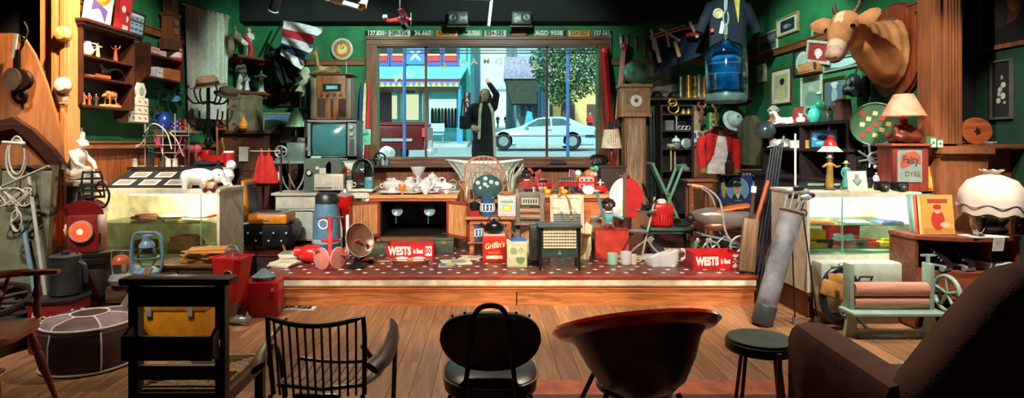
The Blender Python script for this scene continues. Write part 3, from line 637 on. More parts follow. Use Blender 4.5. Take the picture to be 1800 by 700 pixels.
RR=-PI/2;LL=PI/2
def wallbox(name,label,x,y0,y1,z0,z1,dep,shelves,mt,side,cat='shelf',cornice=True,back=True,par=None):
    """open wall cupboard on a side wall: side=+1 faces +X (left wall), -1 faces -X"""
    w=y1-y0;t=T(name,label,cat,(x,(y0+y1)/2,0),LL if side>0 else RR);th=.018
    for s in(-1,1):pt(t,'side_panel',MB().prism([(0,z0-.1),(-dep*.35,z0-.09),(-dep,z0+.02),(-dep,z1),(0,z1)],s*(w/2)-th/2,s*(w/2)+th/2,'yz'),mt)
    pt(t,'back_panel',MB().box((0,-.006,(z0+z1)/2),(w,.012,z1-z0)),mt)
    for z in shelves:pt(t,'shelf_board',MB().box((0,-dep/2,z-.009),(w-th,dep-.01,.018)),mt)
    if cornice:pt(t,'cornice',MB().box((0,-dep/2-.01,z1+.012),(w+.06,dep+.05,.025)).box((0,-dep/2-.02,z1+.04),(w+.1,dep+.08,.03),bev=.008),mt)
    return t
def hook_line(t,a,b,mt=IRON,r=.004):pt(t,'cord',MB().cyl(a,b,r,n=6),mt)

# ================================================================ LEFT WALL
SH=wood((74,36,26));x_=-3.62
wallbox('figurine_shelf','dark red-brown wall shelf with three rows of figurines beside the left pillar',XL,5.42,6.2,1.85,2.56,.2,(1.85,2.115,2.305),SH,1)
def ls(px,z,x=-3.68):return V((x,dx(px,x),z))
a=ls(152,2.305);jug('toby_jug','white and pink pottery figure jug at the left end of the top shelf',a,.13,.06,cer((232,214,214)),R(30),cat='figurine')
fig('figurine','cream seated couple figurine in the middle of the top shelf',ls(172,2.305),.15,(228,214,170),rz=R(20),base=(200,180,120),arms='out')
fig('figurine','red dancing figurine with raised arms on a mossy base',ls(203,2.305),.17,(206,70,60),base=(110,100,60),rz=R(30),arms='up')
t=T('tray','orange wooden tray on the middle figurine shelf','tray',ls(172,2.115),LL);pt(t,'base',MB().box((0,0,.01),(.22,.1,.02)),wood((196,110,60),'x'))
pt(t,'rim',MB().box((0,-.05,.02),(.22,.008,.03)).box((0,.05,.02),(.22,.008,.03)),wood((180,96,52),'x'))
t=T('pheasant_ornament','dark metal pheasant ornament with long curved tail on the middle shelf','ornament',ls(185,2.135),LL)
bpart(t,'body',blob([('s',(0,0,.06),(.06,.03,.035)),('c',(-.04,0,.08),(-.075,0,.12),.02,.013),('s',(-.08,0,.125),(.018,.014,.015)),('c',(-.01,0,.03),(-.01,0,.0),.008)],.006,[met((90,96,96),.4)]))
pt(t,'tail',MB().tube(spline([(.04,0,.07),(.14,0,.1),(.24,0,.09),(.32,0,.04)]),[.02-.0009*i for i in range(16)],6),met((90,96,96),.4));pt(t,'foot',MB().cyl((0,0,-.002),(0,0,.01),.04),met((80,80,80)))
for px,cc,lb in((147,(196,120,90),'small rosy clay bust at the left of the bottom figurine shelf'),(157,(150,80,60),'small brown clay bust second on the bottom figurine shelf'),(169,(70,60,60),'small dark clay bust third on the bottom figurine shelf')):
    fig('figurine',lb,ls(px,1.85),.12,cc,base=(90,60,50),rz=R(25),skirt=1.2)
beast('kiwi_figurine','striped brown bird-like animal ornament on the bottom shelf',ls(194,1.88),.2,(190,134,84),LL+R(180),(.48,.42),.28,.2,(110,66,44),tail=False)
solo('figurine_plinth','coloured pottery plinth under the striped animal ornament','plinth',MB(mat((196,176,120))).box((0,0,.015),(.2,.1,.03),bev=.01).use(mat((170,60,50))).sph((.06,-.03,.03),(.03,.02,.02)),None,ls(194,1.85),LL)
# things on the shelf top (z 2.615)
zt=2.617
t=T('clown_poster','white poster of a yellow-orange clown face with purple bow tie','poster',(-3.7,5.74,zt),(R(8),0,LL))
pt(t,'board',MB().box((0,0,.28),(.4,.012,.56)),flat((232,232,226)));q=pt(t,'print',pic(.38,.54,(232,232,226),[('e',.5,.66,.46,.34,(236,140,40)),('e',.5,.68,.36,.28,(246,206,70)),('e',.5,.56,.24,.1,(210,60,40)),('e',.5,.585,.2,.06,(246,220,120)),('e',.36,.78,.06,.05,(40,60,70)),('e',.64,.78,.06,.05,(40,60,70)),('e',.5,.68,.07,.05,(210,40,40)),('p',[(.22,.42),(.2,.22),(.46,.28),(.54,.26),(.78,.06),(.82,.28),(.56,.34),(.48,.36)],(100,84,160))],-.008));q.location=(0,0,.28)
book('picture_book','tall red picture book with white dial standing on the figurine shelf top',(-3.7,dx(213,-3.7),zt),.2,.36,.05,(206,44,44),(R(5),0,LL),pr=[('e',.35,.66,.18,.1,(240,230,226)),('r',.62,.3,.82,.62,(60,36,40)),('e',.7,.4,.1,.1,(240,230,230)),('r',.3,.06,.8,.2,(236,220,210))])
frame('fish_chart','pale blue framed chart with rows of dark fish',.28,.26,LW(238,43,XL+.03),(R(6),0,LL),DARKW,(150,196,220),[('e',.2+.3*(i%3),.25+.25*(i//3),.09,.03,(60,80,100))for i in range(9)]+[('r',.1,.86,.9,.93,(230,236,236))],.012)
t=T('potted_daisies','pot of white and yellow daisies on the end of the figurine shelf','plant',(-3.72,5.37,2.44));pt(t,'pot',MB().lathe([(.035,0),(.05,.06),(.045,.065),(.03,.01)],n=16),mat((180,100,60)))
pt(t,'leaves',MB().sph((0,0,.11),(.06,.06,.06),10),mat((60,90,46)))
for i in range(9):a=i*2.4;pt(t,'flower',MB().sph((.05*cos(a),-.03+.05*sin(a),.12+.012*(i%4)),(.018,.018,.014),8),mat((238,232,200)if i%3 else(226,200,90)))
solo('corner_bracket','small pale wooden bracket carrying the daisy pot','bracket',MB().box((0,0,-.012),(.12,.1,.024)).prism([(.06,-.024),(-.05,-.024),(.06,-.12)],-.01,.01),wood((214,160,90)),(-3.72,5.37,2.44))
# pillar hats and cards
for py,lb,cc in((60,'pale round bell mounted high on the left pillar',(236,190,120)),(150,'white round dial mounted lower on the left pillar',(232,226,210))):
    p=W(111,py,5.25);t=T('wall_bell',lb,'bell',p);pt(t,'dome',MB().lathe([(.07,0),(.068,.02),(.05,.045),(.012,.055)],rot=(PI/2,0,0)),mat(cc,.4));pt(t,'back_plate',MB().cyl((0,.012,0),(0,0,0),.075,n=24),mat((200,140,80)))
for py,lb,cc,h in((129,'small blue picture card pinned near the figurine shelf end',(110,150,170),.12),(176,'small buff card pinned on the left pillar',(214,160,120),.06)):
    solo('card',lb,'card',pic(.09,h,cc,[('r',.1,.2,.9,.5,tuple(int(c*.8)for c in cc)),('e',.5,.7,.2,.15,(230,220,200))]),None,W(127 if h>.1 else 113,py,5.25 if h<.1 else 5.4),0)
# second wall cupboard
wallbox('tin_cupboard','plain dark wooden wall cupboard holding striped tins',XL,6.5,7.2,2.23,2.58,.2,(2.23,2.475),SH,1,cornice=False)
def l2(px,z,x=-3.7):return V((x,dx(px,x),z))
carton('tea_box','white and red patterned box at the near end of the top cupboard shelf',l2(266,2.475),(.16,.1,.08),(226,190,180),LL,print_=((206,120,110),[('r',.1,.4,.9,.6,(240,230,220))]))
carton('soap_box','small pale striped box beside the patterned box',l2(283,2.475),(.08,.08,.07),(226,200,190),LL)
tin('biscuit_tin','white tin with red stripes at the far end of the cupboard',l2(306,2.475),.085,.14,(200,60,50),(226,220,210),(232,226,216))
tin('syrup_tin','red and cream tin behind the striped tin',l2(299,2.475,-3.76),.05,.12,(170,50,40),(200,190,170))
carton('dice_box','white box with black dots on the lower cupboard shelf',l2(274,2.23),(.12,.1,.12),(236,234,228),LL,print_=((236,234,228),[('e',.3,.6,.1,.1,(30,30,30)),('e',.7,.6,.1,.1,(30,30,30))]))
carton('cane_box','orange woven box on the lower cupboard shelf',l2(297,2.23),(.28,.12,.13),(206,116,66),LL)
t=T('carved_tower','tall dark carved wooden tower standing on the tin cupboard','ornament',(-3.7,dx(300,-3.7),2.585),LL)
pt(t,'plinth',MB().box((0,0,.06),(.22,.16,.12)),wood((90,52,34)));pt(t,'shaft',MB().box((0,0,.26),(.17,.13,.28)).box((0,0,.41),(.2,.15,.03)),wood((110,66,40)));pt(t,'upper_stage',MB().box((0,0,.52),(.14,.11,.2)),wood((104,62,40)));pt(t,'spire',MB().box((0,0,.72),(.1,.08,.2),tap=.4),wood((90,52,34)))
for z in(.22,.32):pt(t,'carving',MB().box((0,-.068,z),(.1,.012,.07),bev=.01),wood((150,96,56)))
# spice drawers with hexagon
t=T('spice_drawers','white spice drawer unit with painted sprigs on the left wall','drawers',(XL+.07,dx(240,XL+.1),0),LL);z0,z1=1.72,1.99
pt(t,'carcass',MB().box((0,.01,(z0+z1)/2),(.36,.12,z1-z0)),pnt((226,222,206)))
for i in range(3):
    q=pt(t,'drawer',MB().box((0,-.055,z0+.05+i*.088),(.33,.015,.078)),pnt((238,234,222)))
    for k in range(3):pt(q,'sprig',MB().box((-.11+k*.11,-.064,z0+.05+i*.088),(.035,.003,.012),(0,.6,0)),flat((100,90,90)))
t=T('wall_plaque','white hexagonal plaque above the spice drawers','plaque',(XL+.1,dx(245,XL+.1),2.06),LL);pt(t,'plate',MB().prism(circ(.1,6),-.02,0),cer((226,232,232)));pt(t,'medallion',MB().prism(circ(.045,12),-.025,-.019),flat((150,170,170)))
# hanging ladles
def ladle(px,py,L,r,cc,lb):
    p=LW(px,py,XL+.08);t=T('ladle',lb,'ladle',p);mt=pnt(cc,.3);pt(t,'handle',MB().tube([(0,0,L),(.01,0,L+.02),(0,0,L),(0,0,r*.6)],.006),mt);pt(t,'bowl',MB().lathe([(r*.1,-r*.8),(r*.7,-r*.5),(r,0),(r*.95,0),(r*.6,-r*.4)],n=18,rot=(R(40),0,R(30))),mt)
    pt(t,'hook',MB().box((-.04,0,L+.02),(.08,.012,.012)),IRON)
ladle(307,173,.2,.065,(96,160,214),'light blue enamel ladle hanging on the left wall');ladle(293,172,.18,.07,(34,60,50),'dark green ladle hanging beside the blue ladle');ladle(279,193,.22,.07,(44,70,52),'dark skimmer hanging lowest over the blue jug');ladle(316,160,.1,.06,(40,110,90),'small green enamel scoop hanging by the curtain');ladle(271,215,.14,.05,(50,54,54),'small black ladle hanging beside the spice drawers')
# white wall shelf with spotted tins
xs=-3.62;t=T('wall_shelf','white wall shelf carrying spotted canisters by the curtain','shelf',(XL+.12,(dx(296,xs)+dx(342,xs))/2,1.655),LL);w_=dx(342,xs)-dx(290,xs);pt(t,'board',MB().box((0,-.02,-.012),(w_,.26,.024)),WHITE)
for s in(-1,1):pt(t,'bracket',MB().prism([(.1,-.02),(-.1,-.02),(.1,-.18)],s*w_*.4-.01,s*w_*.4+.01,'yz'),WHITE)
jug('enamel_jug','tall cobalt blue enamel jug on the left side shelf',(-3.6,dx(289,-3.6),1.655),.2,.075,pnt((34,70,170),.2),R(200))
for px,cc,lb in((307,(50,80,160),'blue canister with white spots'),(317,(206,40,44),'red canister with white spots'),(327,(226,160,80),'cream canister with orange spots'),(336,(222,150,90),'second cream canister with orange spots at the shelf end')):
    t=tin('canister',lb,(-3.63,dx(px,-3.63),1.655),.045,.14,cc,band=None)
    for k in range(8):a=R(-150+(k%4)*40);pt(t,'spot',MB().sph((.045*cos(a),.045*sin(a),.03+(k//4)*.05+.02*(k%2)),.011,8),flat((240,236,226)))
# perfume bottles on dado
for px,cc,lb in((125,(226,170,150),'small pink stoppered bottle on the left ledge'),(133,(190,110,110),'rose labelled bottle between two others on the left ledge'),(143,(220,226,226),'square white bottle on the left ledge')):
    bottle('scent_bottle',lb,(-3.745,dx(px,-3.745),1.527),.12,.03,mat(cc,.15),WHITE)
# ================================================================ LEFT DISPLAY CABINET
def showcase(name,label,x0,x1,y0,y1,z1,shelves,zb,post,mtl,plinth):
    t=T(name,label,'cabinet',((x0+x1)/2,y0,0));w=x1-x0;D=y1-y0;h=w/2
    pt(t,'plinth',MB().box((0,D/2,plinth/2),(w-.02,D-.02,plinth)).box((0,.0,plinth*.9),(w,.03,.02)),wood((112,58,36),'x'))
    pt(t,'base',MB().box((0,D/2,(plinth+zb)/2),(w,D,zb-plinth)),mtl)
    for s in(-1,1):pt(t,'side_panel',MB().box((s*(h-.012),D/2,(zb+z1)/2),(.024,D,z1-zb)),mtl)
    pt(t,'back_panel',MB().box((0,D-.01,(zb+z1)/2),(w-.04,.02,z1-zb)),mat((232,226,196),.6))
    pt(t,'top',MB().box((0,D/2,z1+.012),(w+.02,D+.02,.024)),mtl)
    for z in shelves:pt(t,'glass_shelf',MB().box((0,D/2,z-.004),(w-.05,D-.06,.008)),SHELFGLASS)
    pt(t,'front_pane',MB().box((-h/2+post/2,.006,(zb+z1)/2),(h+post-.03,.005,z1-zb)),GLASS);pt(t,'front_pane',MB().box((h/2+post/2,.006,(zb+z1)/2),(h-post-.03,.005,z1-zb)),GLASS)
    pt(t,'glazing_post',MB().box((post,.004,(zb+z1)/2),(.008,.012,z1-zb)),pnt((120,170,170)))
    pt(t,'edge_strip',MB().box((0,.0,z1-.01),(w,.02,.02)),mtl);q=pt(t,'lamp_tube',MB().cyl((-h*.5,.1,z1-.03),(h*.5,.1,z1-.03),.012),mat((255,236,190),.5,0,'emit',scale=6))
    return t
CABW=pnt((220,214,188),.45)
showcase('display_cabinet','cream glazed display cabinet with warm lamp on the left',-3.72,-2.53,5.72,6.28,1.05,(.756,.47),.36,.42,CABW,.12)
def plight(loc,e,col,r=.03):
    l=bpy.data.lights.new('lamp','POINT');l.energy=e;l.color=col;l.shadow_soft_size=r;o=bpy.data.objects.new('lamp',l);COL.objects.link(o);o.location=loc
plight((-2.95,5.85,.98),22,(1,.86,.58));
rnd=random.Random(11)
t=T('lace_pile','pile of cream lace and papers on the upper glass shelf','lace',(-2.95,5.98,.757))
for k in range(9):pt(t,'sheet',MB().box((rnd.uniform(-.2,.2),rnd.uniform(-.1,.1),.004+k*.005),(.22,.16,.004),(0,0,rnd.uniform(-1,1))),fab((232,214,160)))
solo('leather_strap','brown leather strap bundle at the left of the upper glass shelf','strap',MB().tor((0,0,.02),.09,.012,sc=(1.3,1)).tor((.02,0,.04),.07,.012,sc=(1.4,.9)).box((.1,-.05,.02),(.22,.03,.02),(0,.1,.3)),fab((92,50,36)),(-3.38,5.98,.757))
solo('red_tray','narrow red dish leaning on the upper glass shelf','dish',MB().lathe([(.1,0),(.13,.02),(.125,.024),(.09,.006)],sc=(1.1,.4),rot=(0,R(-12),0)),pnt((190,40,50)),(-2.70,5.95,.785))
t=T('leather_bag','brown leather purse lying on the lower glass shelf','purse',(-2.98,6.0,.472));pt(t,'body',MB().loft([[V((a,b*.08,z))for a,b in((-w,-1),(w,-1),(w,1),(-w,1))]for w,z in((.14,0),(.15,.05),(.11,.1),(.07,.13))]),fab((130,74,48)));pt(t,'flap',MB().box((0,-.06,.09),(.24,.02,.07),(.5,0,0)),fab((150,86,56)));pt(t,'clasp',MB().sph((0,-.085,.07),.012),BRASS)
solo('leather_case','dark brown leather case at the left of the lower glass shelf','case',MB().box((0,0,.045),(.2,.1,.09),bev=.02).box((0,-.05,.06),(.06,.01,.03)),fab((74,42,34)),(-3.36,5.98,.472))
solo('wire_coil','coil of pale wire on the lower glass shelf','wire',MB().tor((0,0,.01),.12,.006).tor((.01,.01,.02),.1,.006).tor((-.01,0,.03),.11,.006).tor((0,-.01,.04),.08,.006),met((200,200,180)),(-2.72,5.98,.472))
# sloped album board on top
t=T('photo_album_board','sloping black board of small mounted photographs on the left cabinet','photo board',(-3.19,5.88,1.076),(R(20),0,0))
pt(t,'board',MB().box((0,.2,.006),(1.02,.4,.012)),fab((26,28,34)));pt(t,'prop',MB().box((0,.37,-.062),(.9,.02,.12),(R(-20),0,0)),fab((30,30,34)))
for i in range(8):
    x,y=-.38+(i%4)*.25+.06*(i//4),.1+.19*(i//4);q=pt(t,'photograph',MB().box((x,y,.014),(.17,.13,.003),(0,0,rnd.uniform(-.12,.12))),flat((222,224,216)));pt(q,'image',MB().box((x,y,.0165),(.13,.09,.002)).sph((x,y,.017),(.03,.035,.001),8),flat((120+rnd.randint(0,30),130,124)))
t=T('elephant_figurine','white elephant figurine with curled trunk on the left cabinet','figurine',W(352,333,5.86)+V((0,0,.003)),0);t.location=(-2.72,5.80,1.077);t.scale=(.9,)*3
bpart(t,'body',blob([('s',(-.05,0,.13),(.17,.085,.085)),('s',(-.16,0,.125),(.08,.08,.075)),('s',(.15,0,.13),(.08,.07,.08)),('c',(.2,0,.11),(.25,-.02,.04),.035,.022),('c',(.25,-.02,.04),(.29,-.03,.05),.02,.016),('s',(.1,-.08,.14),(.05,.015,.06)),('s',(.1,.08,.14),(.05,.015,.06))]+[('c',(x,y,.1),(x,y,.015),.035,.032)for x in(-.17,.05)for y in(-.05,.05)]+[('c',(-.23,0,.14),(-.25,0,.06),.01)],.011,[cer((232,230,224))]))
pt(t,'eye',MB().sph((.19,-.06,.15),.008,8),BLACK);solo('white_urn','small white pottery lion behind the white elephant','figurine',MB().lathe([(.05,0),(.03,.04),(.06,.1),(.045,.17),(.06,.19)]).sph((.03,0,.21),(.05,.04,.05)),cer((224,224,216)),(-2.62,6.12,1.076))
t=T('snow_globe_camera','orange rimmed round toy camera in front of the white elephant','toy',(-2.62,5.70,1.077));pt(t,'body',MB().box((0,0,.035),(.15,.05,.07),bev=.02),pnt((214,110,40)));
for s in(-.04,.04):pt(t,'lens',MB().lathe([(.028,0),(.03,.02),(.018,.025)],(s,-.025,.036),18,rot=(PI/2,0,0)),CHROME)
# ---- back table with chemistry set
t=T('side_table','dark table behind the left cabinet carrying glassware','table',(-3.27,6.62,0));pt(t,'top',MB().box((0,0,1.245),(.96,.62,.03)),pnt((40,44,48)));
for sx in(-.43,.43):
    for sy in(-.26,.26):pt(t,'leg',MB().box((sx,sy,.615),(.05,.05,1.23)),DARKW)
t=T('chemistry_set','glass chemistry apparatus with tubes and clamps on metal stands','glassware',(-3.4,6.42,1.262));t.scale=(.72,.8,.9);TUBEG=mat((214,236,232),.03,0,'glass',.22)
for x in(-.34,-.08,.1,.3):pt(t,'stand',MB().cyl((x,.05,0),(x,.05,.5 if x!=.1 else .62),.008).box((x,.02,.006),(.12,.16,.012)),CHROME)
for z,xa,xb in((.25,-.5,.3),(.36,-.36,.32),(.16,-.2,.3)):pt(t,'clamp_rod',MB().cyl((xa,.03,z),(xb,.03,z),.006),CHROME)
pt(t,'flask',MB().lathe([(.02,0),(.07,.03),(.075,.07),(.03,.13),(.018,.16),(.018,.24)],(-.2,-.06,.3)),TUBEG);pt(t,'flask',MB().lathe([(.06,0),(.065,.02),(.02,.12),(.02,.18)],(.0,-.08,.0)),TUBEG)
pt(t,'coil_tube',MB().tube([(-.2+.035*cos(a*.6),-.05+.035*sin(a*.6),.02+a*.0035)for a in range(60)],.006,6),mat((40,190,180),.1));pt(t,'condenser',MB().cyl((-.2,-.05,0),(-.2,-.05,.24),.05,n=16),TUBEG)
pt(t,'red_column',MB().cyl((.33,-.06,0),(.33,-.06,.2),.024),mat((170,16,24),.1));pt(t,'column_glass',MB().cyl((.33,-.06,0),(.33,-.06,.34),.028),TUBEG)
for k,(pa,cc)in enumerate((([(-.3,0,.42),(-.15,-.04,.5),(0,0,.4),(.08,0,.2)],(200,200,210)),([(-.1,0,.3),(0,-.05,.12),(.15,-.03,.1),(.22,0,.35)],(190,60,120)),([(.05,0,.4),(.18,-.04,.3),(.26,0,.12),(.33,-.06,.3)],(220,200,200)),([(-.45,0,.22),(-.3,-.05,.3),(-.2,-.06,.5)],(220,226,226)))):pt(t,'hose',MB().tube(spline(pa),.009,6),mat(cc,.2))
for x,z,c in((-.05,.25,(180,70,140)),(.1,.0,(232,232,226)),(.2,.0,(230,220,210)),(-.38,.0,(200,206,206))):pt(t,'beaker',MB().lathe([(.035,0),(.036,.09),(.04,.095),(.032,.09),(.03,.01)],(x,-.12,z)),mat(c,.1))
beast('mincer_pig','pink pig-shaped mincer on the dark table',(-3.27,6.72,1.262),.26,(226,100,110),R(180),(.42,.62),.5,.2,tail=False)
t=T('toy_truck','red toy truck beside the pink pig','toy',(-3.08,6.82,1.262));pt(t,'cab',MB().box((-.09,0,.1),(.1,.12,.14),bev=.015),RED);pt(t,'tray',MB().box((.06,0,.07),(.2,.13,.08)),RED)
for x in(-.08,.08):pt(t,'wheel',MB().cyl((x,-.07,.03),(x,.07,.03),.03),RUBBER)
tin('red_tin','red and white round tin at the end of the dark table',(-2.88,6.75,1.262),.055,.16,(190,30,34),(230,226,216))
solo('peaked_cap','flat black cap lying on the dark table','cap',MB().sph((0,0,.025),(.12,.09,.035)).box((-.1,-.03,.01),(.12,.12,.01)),fab((26,26,28)),(-3.02,6.48,1.262))
# seated white statue
t=T('statue','white plaster statue of a seated girl bending over at the left pillar','statue',(-3.49,5.16,1.181));bpart(t,'body',blob([('s',(-.02,0,.07),(.08,.07,.07)),('c',(-.02,0,.1),(.02,-.01,.22),.06,.058),('c',(.0,-.05,.235),(.03,.04,.235),.035),('c',(.03,0,.25),(.05,-.01,.29),.022),('s',(.065,-.01,.315),(.042,.036,.045)),('c',(.105,-.01,.31),(.108,-.01,.308),.009),('s',(.03,0,.335),(.03,.028,.028)),('c',(.0,-.06,.225),(.06,-.08,.15),.024,.02),('c',(.06,-.08,.15),(.14,-.05,.1),.02,.015),('c',(.03,.05,.225),(.1,.06,.16),.024,.02),('c',(.1,.06,.16),(.15,.02,.11),.02,.015),('c',(0,-.04,.06),(.13,-.05,.1),.045,.035),('c',(0,.04,.05),(.12,.04,.07),.045,.035),('c',(.13,-.05,.1),(.1,-.05,.02),.033,.024),('c',(.12,.04,.07),(.16,.03,.02),.033,.022)],.008,[mat((236,230,214),.5)]));pt(t,'base',MB().box((.04,0,.006),(.26,.18,.012),bev=.004),mat((226,220,204),.5))
t=T('statue_stand','narrow grey stand under the white seated statue','stand',(-3.46,5.16,0));pt(t,'top',MB().box((0,0,1.165),(.3,.24,.03)),pnt((150,160,150)));pt(t,'column',MB().box((0,0,.59),(.16,.16,1.12),bev=.01),pnt((90,94,90)));pt(t,'foot',MB().box((0,0,.015),(.26,.24,.03)),pnt((70,70,70)))
for s_ in(-.1,.1):pt(t,'glass_vial',MB().cyl((s_,-.13,.95),(s_,-.13,1.14),.03),mat((200,214,206),.05,0,'glass',.25))
# ================================================================ LEFT FLOOR
t=T('plywood_panel','large brown plywood panel with rounded top leaning at the far left','panel',(0,4.97,0))
P=[W(*q,4.97)for q in((-60,60),(20,58),(40,64),(60,95),(80,145),(98,205),(108,260),(112,300),(112,480))];pts=[(p.x,p.z)for p in P]+[(P[-1].x,.0),(P[0].x,.0)]
pt(t,'sheet',MB().prism(pts,0,.03),wood((176,110,66),'z',.6,.15));pt(t,'edge_batten',MB().box((W(98,0,4.97).x,-.012,.72),(.1,.02,1.1)),wood((206,120,62),'z'))
t=T('wooden_yoke','dark curved wooden yoke hung on the plywood panel','yoke',(0,4.92,0));q=[(W(*p,4.92).x,W(*p,4.92).z)for p in((-40,232),(-10,216),(26,206),(60,228),(95,262),(114,288),(112,298),(100,300),(75,270),(48,243),(28,226),(0,232),(-36,250))]
pt(t,'bow',MB().prism(q,-.03,.03),wood((62,30,22),'x'))
t=T('pulley_block','rusty dark pulley block hanging on the plywood panel','pulley',W(32,140,4.9));pt(t,'wheel',MB().lathe([(.02,-.03),(.085,-.03),(.085,-.02),(.07,-.005),(.07,.005),(.085,.02),(.085,.03),(.02,.03)],(.02,0,.0),rot=(PI/2,0,0)),met((62,46,40),.6))
pt(t,'cheek',MB().prism(circ(.07,16,-.02,0,1.3),-.045,.045),mat((70,50,42),.6));pt(t,'strap',MB().box((-.01,0,.14),(.04,.03,.2)),met((50,42,40),.5));pt(t,'hanger',MB().box((-.02,-.01,.27),(.025,.015,.2),(0,R(8),0)),CHROME);pt(t,'lower_eye',MB().tor((.03,0,-.13),.035,.014,'y'),met((60,46,42),.5))
solo('wall_hook','twisted iron hook beside the top of the plywood panel','hook',MB().tube(spline([(0,0,.1),(.03,0,.03),(.01,0,-.04),(-.03,0,-.06),(-.04,0,0)]),.008),IRON,W(42,60,4.94))
t=T('canvas_board','greyish green board leaning low at the far left','board',W(35,290,4.75)*1,(R(-4),0,0));t.location=(W(35,0,4.75).x,4.75,0)
pt(t,'panel',MB().box((0,0,.66),(.42,.02,1.32)),mat((140,140,116),.8));pt(t,'frame',MB().box((-.215,-.005,.66),(.03,.035,1.34)).box((.215,-.005,.66),(.03,.035,1.34)).box((0,-.005,1.32),(.44,.035,.03)),wood((110,90,66)))
t=T('rope_hank','white rope hank with knots hanging against the grey board','rope',W(28,250,4.66));rp=fab((226,220,204))
pt(t,'loop',MB().tor((0,0,-.13),.075,.007,'y',sc=(1,2.0)).tor((.015,-.01,-.1),.06,.007,'y',sc=(1,2.4)),rp);pt(t,'coil',MB().tube(spline([(.1*cos(i*.7)*(1-.3*sin(i)),-.012-.01*sin(i*1.3),-.42+.07*sin(i*.9))for i in range(40)],4),.006,6),rp);pt(t,'tail',MB().tube(spline([(0,-.01,-.45),(.03,-.02,-.56),(-.02,-.02,-.62),(.03,-.01,-.7)]),.009,6).tor((.02,-.02,-.6),.05,.007,'y',sc=(.8,1.6)),rp);pt(t,'peg',MB().cyl((-.1,0,.0),(.06,-.02,-.01),.012).sph((.07,-.02,-.01),.018),WHITE)
for a,b,r,cc,lb in(((50,305),(80,520),.014,(206,206,196),'thin white pole leaning across the grey board'),((40,395),(62,520),.018,(130,160,176),'pale blue metal pole leaning below the rope'),((0,330),(86,292),.01,(200,196,180),'thin pale rod lying across the grey board')):
    solo('pole',lb,'pole',MB().cyl(W(*a,4.7),W(*b,4.55),r),pnt(cc))
# drums and lanterns
t=T('wooden_keg','dark iron-bound keg under the red signal lamp','keg',(-3.21,4.92,0));pt(t,'body',MB().lathe([(.19,0),(.215,.2),(.22,.34),(.21,.5),(.2,.62),(.19,.625)],n=26),wood((74,56,48)))
for z in(.08,.3,.58):pt(t,'hoop',MB().lathe([(.213,z-.02),(.224,z-.02),(.224,z+.02),(.213,z+.02)],n=26),IRON)
pt(t,'lid',MB().cyl((0,0,.615),(0,0,.64),.205,n=26),met((90,88,84),.5))
t=T('signal_lamp','red railway signal lamp with glowing round lens','lantern',(-3.23,4.9,.642),R(14));SR=pnt((158,32,34),.5)
pt(t,'body',MB().box((0,0,.15),(.22,.22,.3),bev=.015),SR);pt(t,'hood',MB().loft([[V((a,b,.3+.11*cos(k)))for a,b in((-.0+.16*sin(k)*1.0,-.12),(.16*sin(k),.12))][0:1]+[V((.12*sin(k),.1,.3+.11*cos(k)))]+[V((.1*sin(k),.1,.3)),V((.1*sin(k),-.1,.3))]for k in[-PI/2+PI*i/10 for i in range(11)]]),SR)
pt(t,'chimney',MB().lathe([(.06,.36),(.06,.42),(.045,.44),(.02,.45)]),pnt((50,34,34)))
for rot,cc in((0,(0,-.112,.17)),(-PI/2,(-.112,0,.17))):
    q=pt(t,'lens',MB().lathe([(.07,0),(.072,.02),(.03,.035),(.008,.038)],cc,24,rot=(PI/2,0,rot)),mat((255,70,40),.2,0,'emit',scale=1.6))
    pt(q,'lens_rim',MB().lathe([(.07,-.002),(.085,0),(.085,.02),(.07,.022)],cc,24,rot=(PI/2,0,rot),caps=False),pnt((232,196,150)))
    pt(q,'bulls_eye',MB().sph(V(cc)+(V((0,-.03,0))if rot==0 else V((-.03,0,0))),.024,12),mat((255,190,120),.2,0,'emit',scale=3))
pt(t,'clasp',MB().box((.115,-.05,.1),(.012,.03,.09)),BRASS);pt(t,'carry_handle',MB().tor((0,0,.42),.1,.007,'y',a0=0,a1=PI),IRON)
t=T('wire_basket','dark wire muzzle basket hanging over the signal lamp','basket',(-3.21,4.93,1.10))
for k in range(5):pt(t,'wire_hoop',MB().tor((0,0,-.03+k*.05),.1-.012*abs(k-1),.006,'z'),IRON)
for k in range(6):a=k*PI/3;pt(t,'wire_rib',MB().cyl((.1*cos(a),.1*sin(a),-.04),(.07*cos(a),.07*sin(a),.18),.005),IRON)
pt(t,'strap',MB().tube(spline([(.06,-.06,.05),(.14,-.1,.1),(.2,-.1,.0),(.16,-.1,-.1),(.05,-.1,-.08)]),.009),fab((50,30,26)))
t=T('oil_drum','low red kerosene drum with white painted lettering','drum',(-3.17,4.5,0));pt(t,'body',MB().lathe([(.185,0),(.19,.01),(.19,.13),(.196,.14),(.19,.15),(.19,.36),(.185,.37)],n=30),pnt((140,28,30),.45));pt(t,'lid',MB().lathe([(.195,.36),(.2,.38),(.18,.385),(.17,.375),(.02,.375)],n=30),met((96,92,88),.5))
for k,ch in enumerate('Kerol'):
    a_=R(-106+k*17);text(t,ch,.13,flat((230,220,206)),(.192*cos(a_),.192*sin(a_),.26),(PI/2,0,a_+PI/2),'letter',.003,shear=.25)
t=T('galvanised_can','grey galvanised oil can with spout on the red drum','can',(-3.16,4.55,.386));pt(t,'body',MB().lathe([(.1,0),(.104,.01),(.1,.27),(.106,.28),(.09,.29)],n=24),mat((104,112,112),.45,.6));pt(t,'spout',MB().tube(spline([(.09,0,.24),(.14,0,.2),(.15,0,.08)]),.016),met((100,106,106),.5));pt(t,'lid_knob',MB().lathe([(.03,.285),(.03,.31),(.015,.32)]),met((90,92,92),.5));pt(t,'bail',MB().tor((0,0,.27),.09,.005,'y',a0=0,a1=PI),IRON)
t=T('wooden_crate','weathered wooden crate holding lanterns beside the red drum','crate',(-2.67,4.96,0))
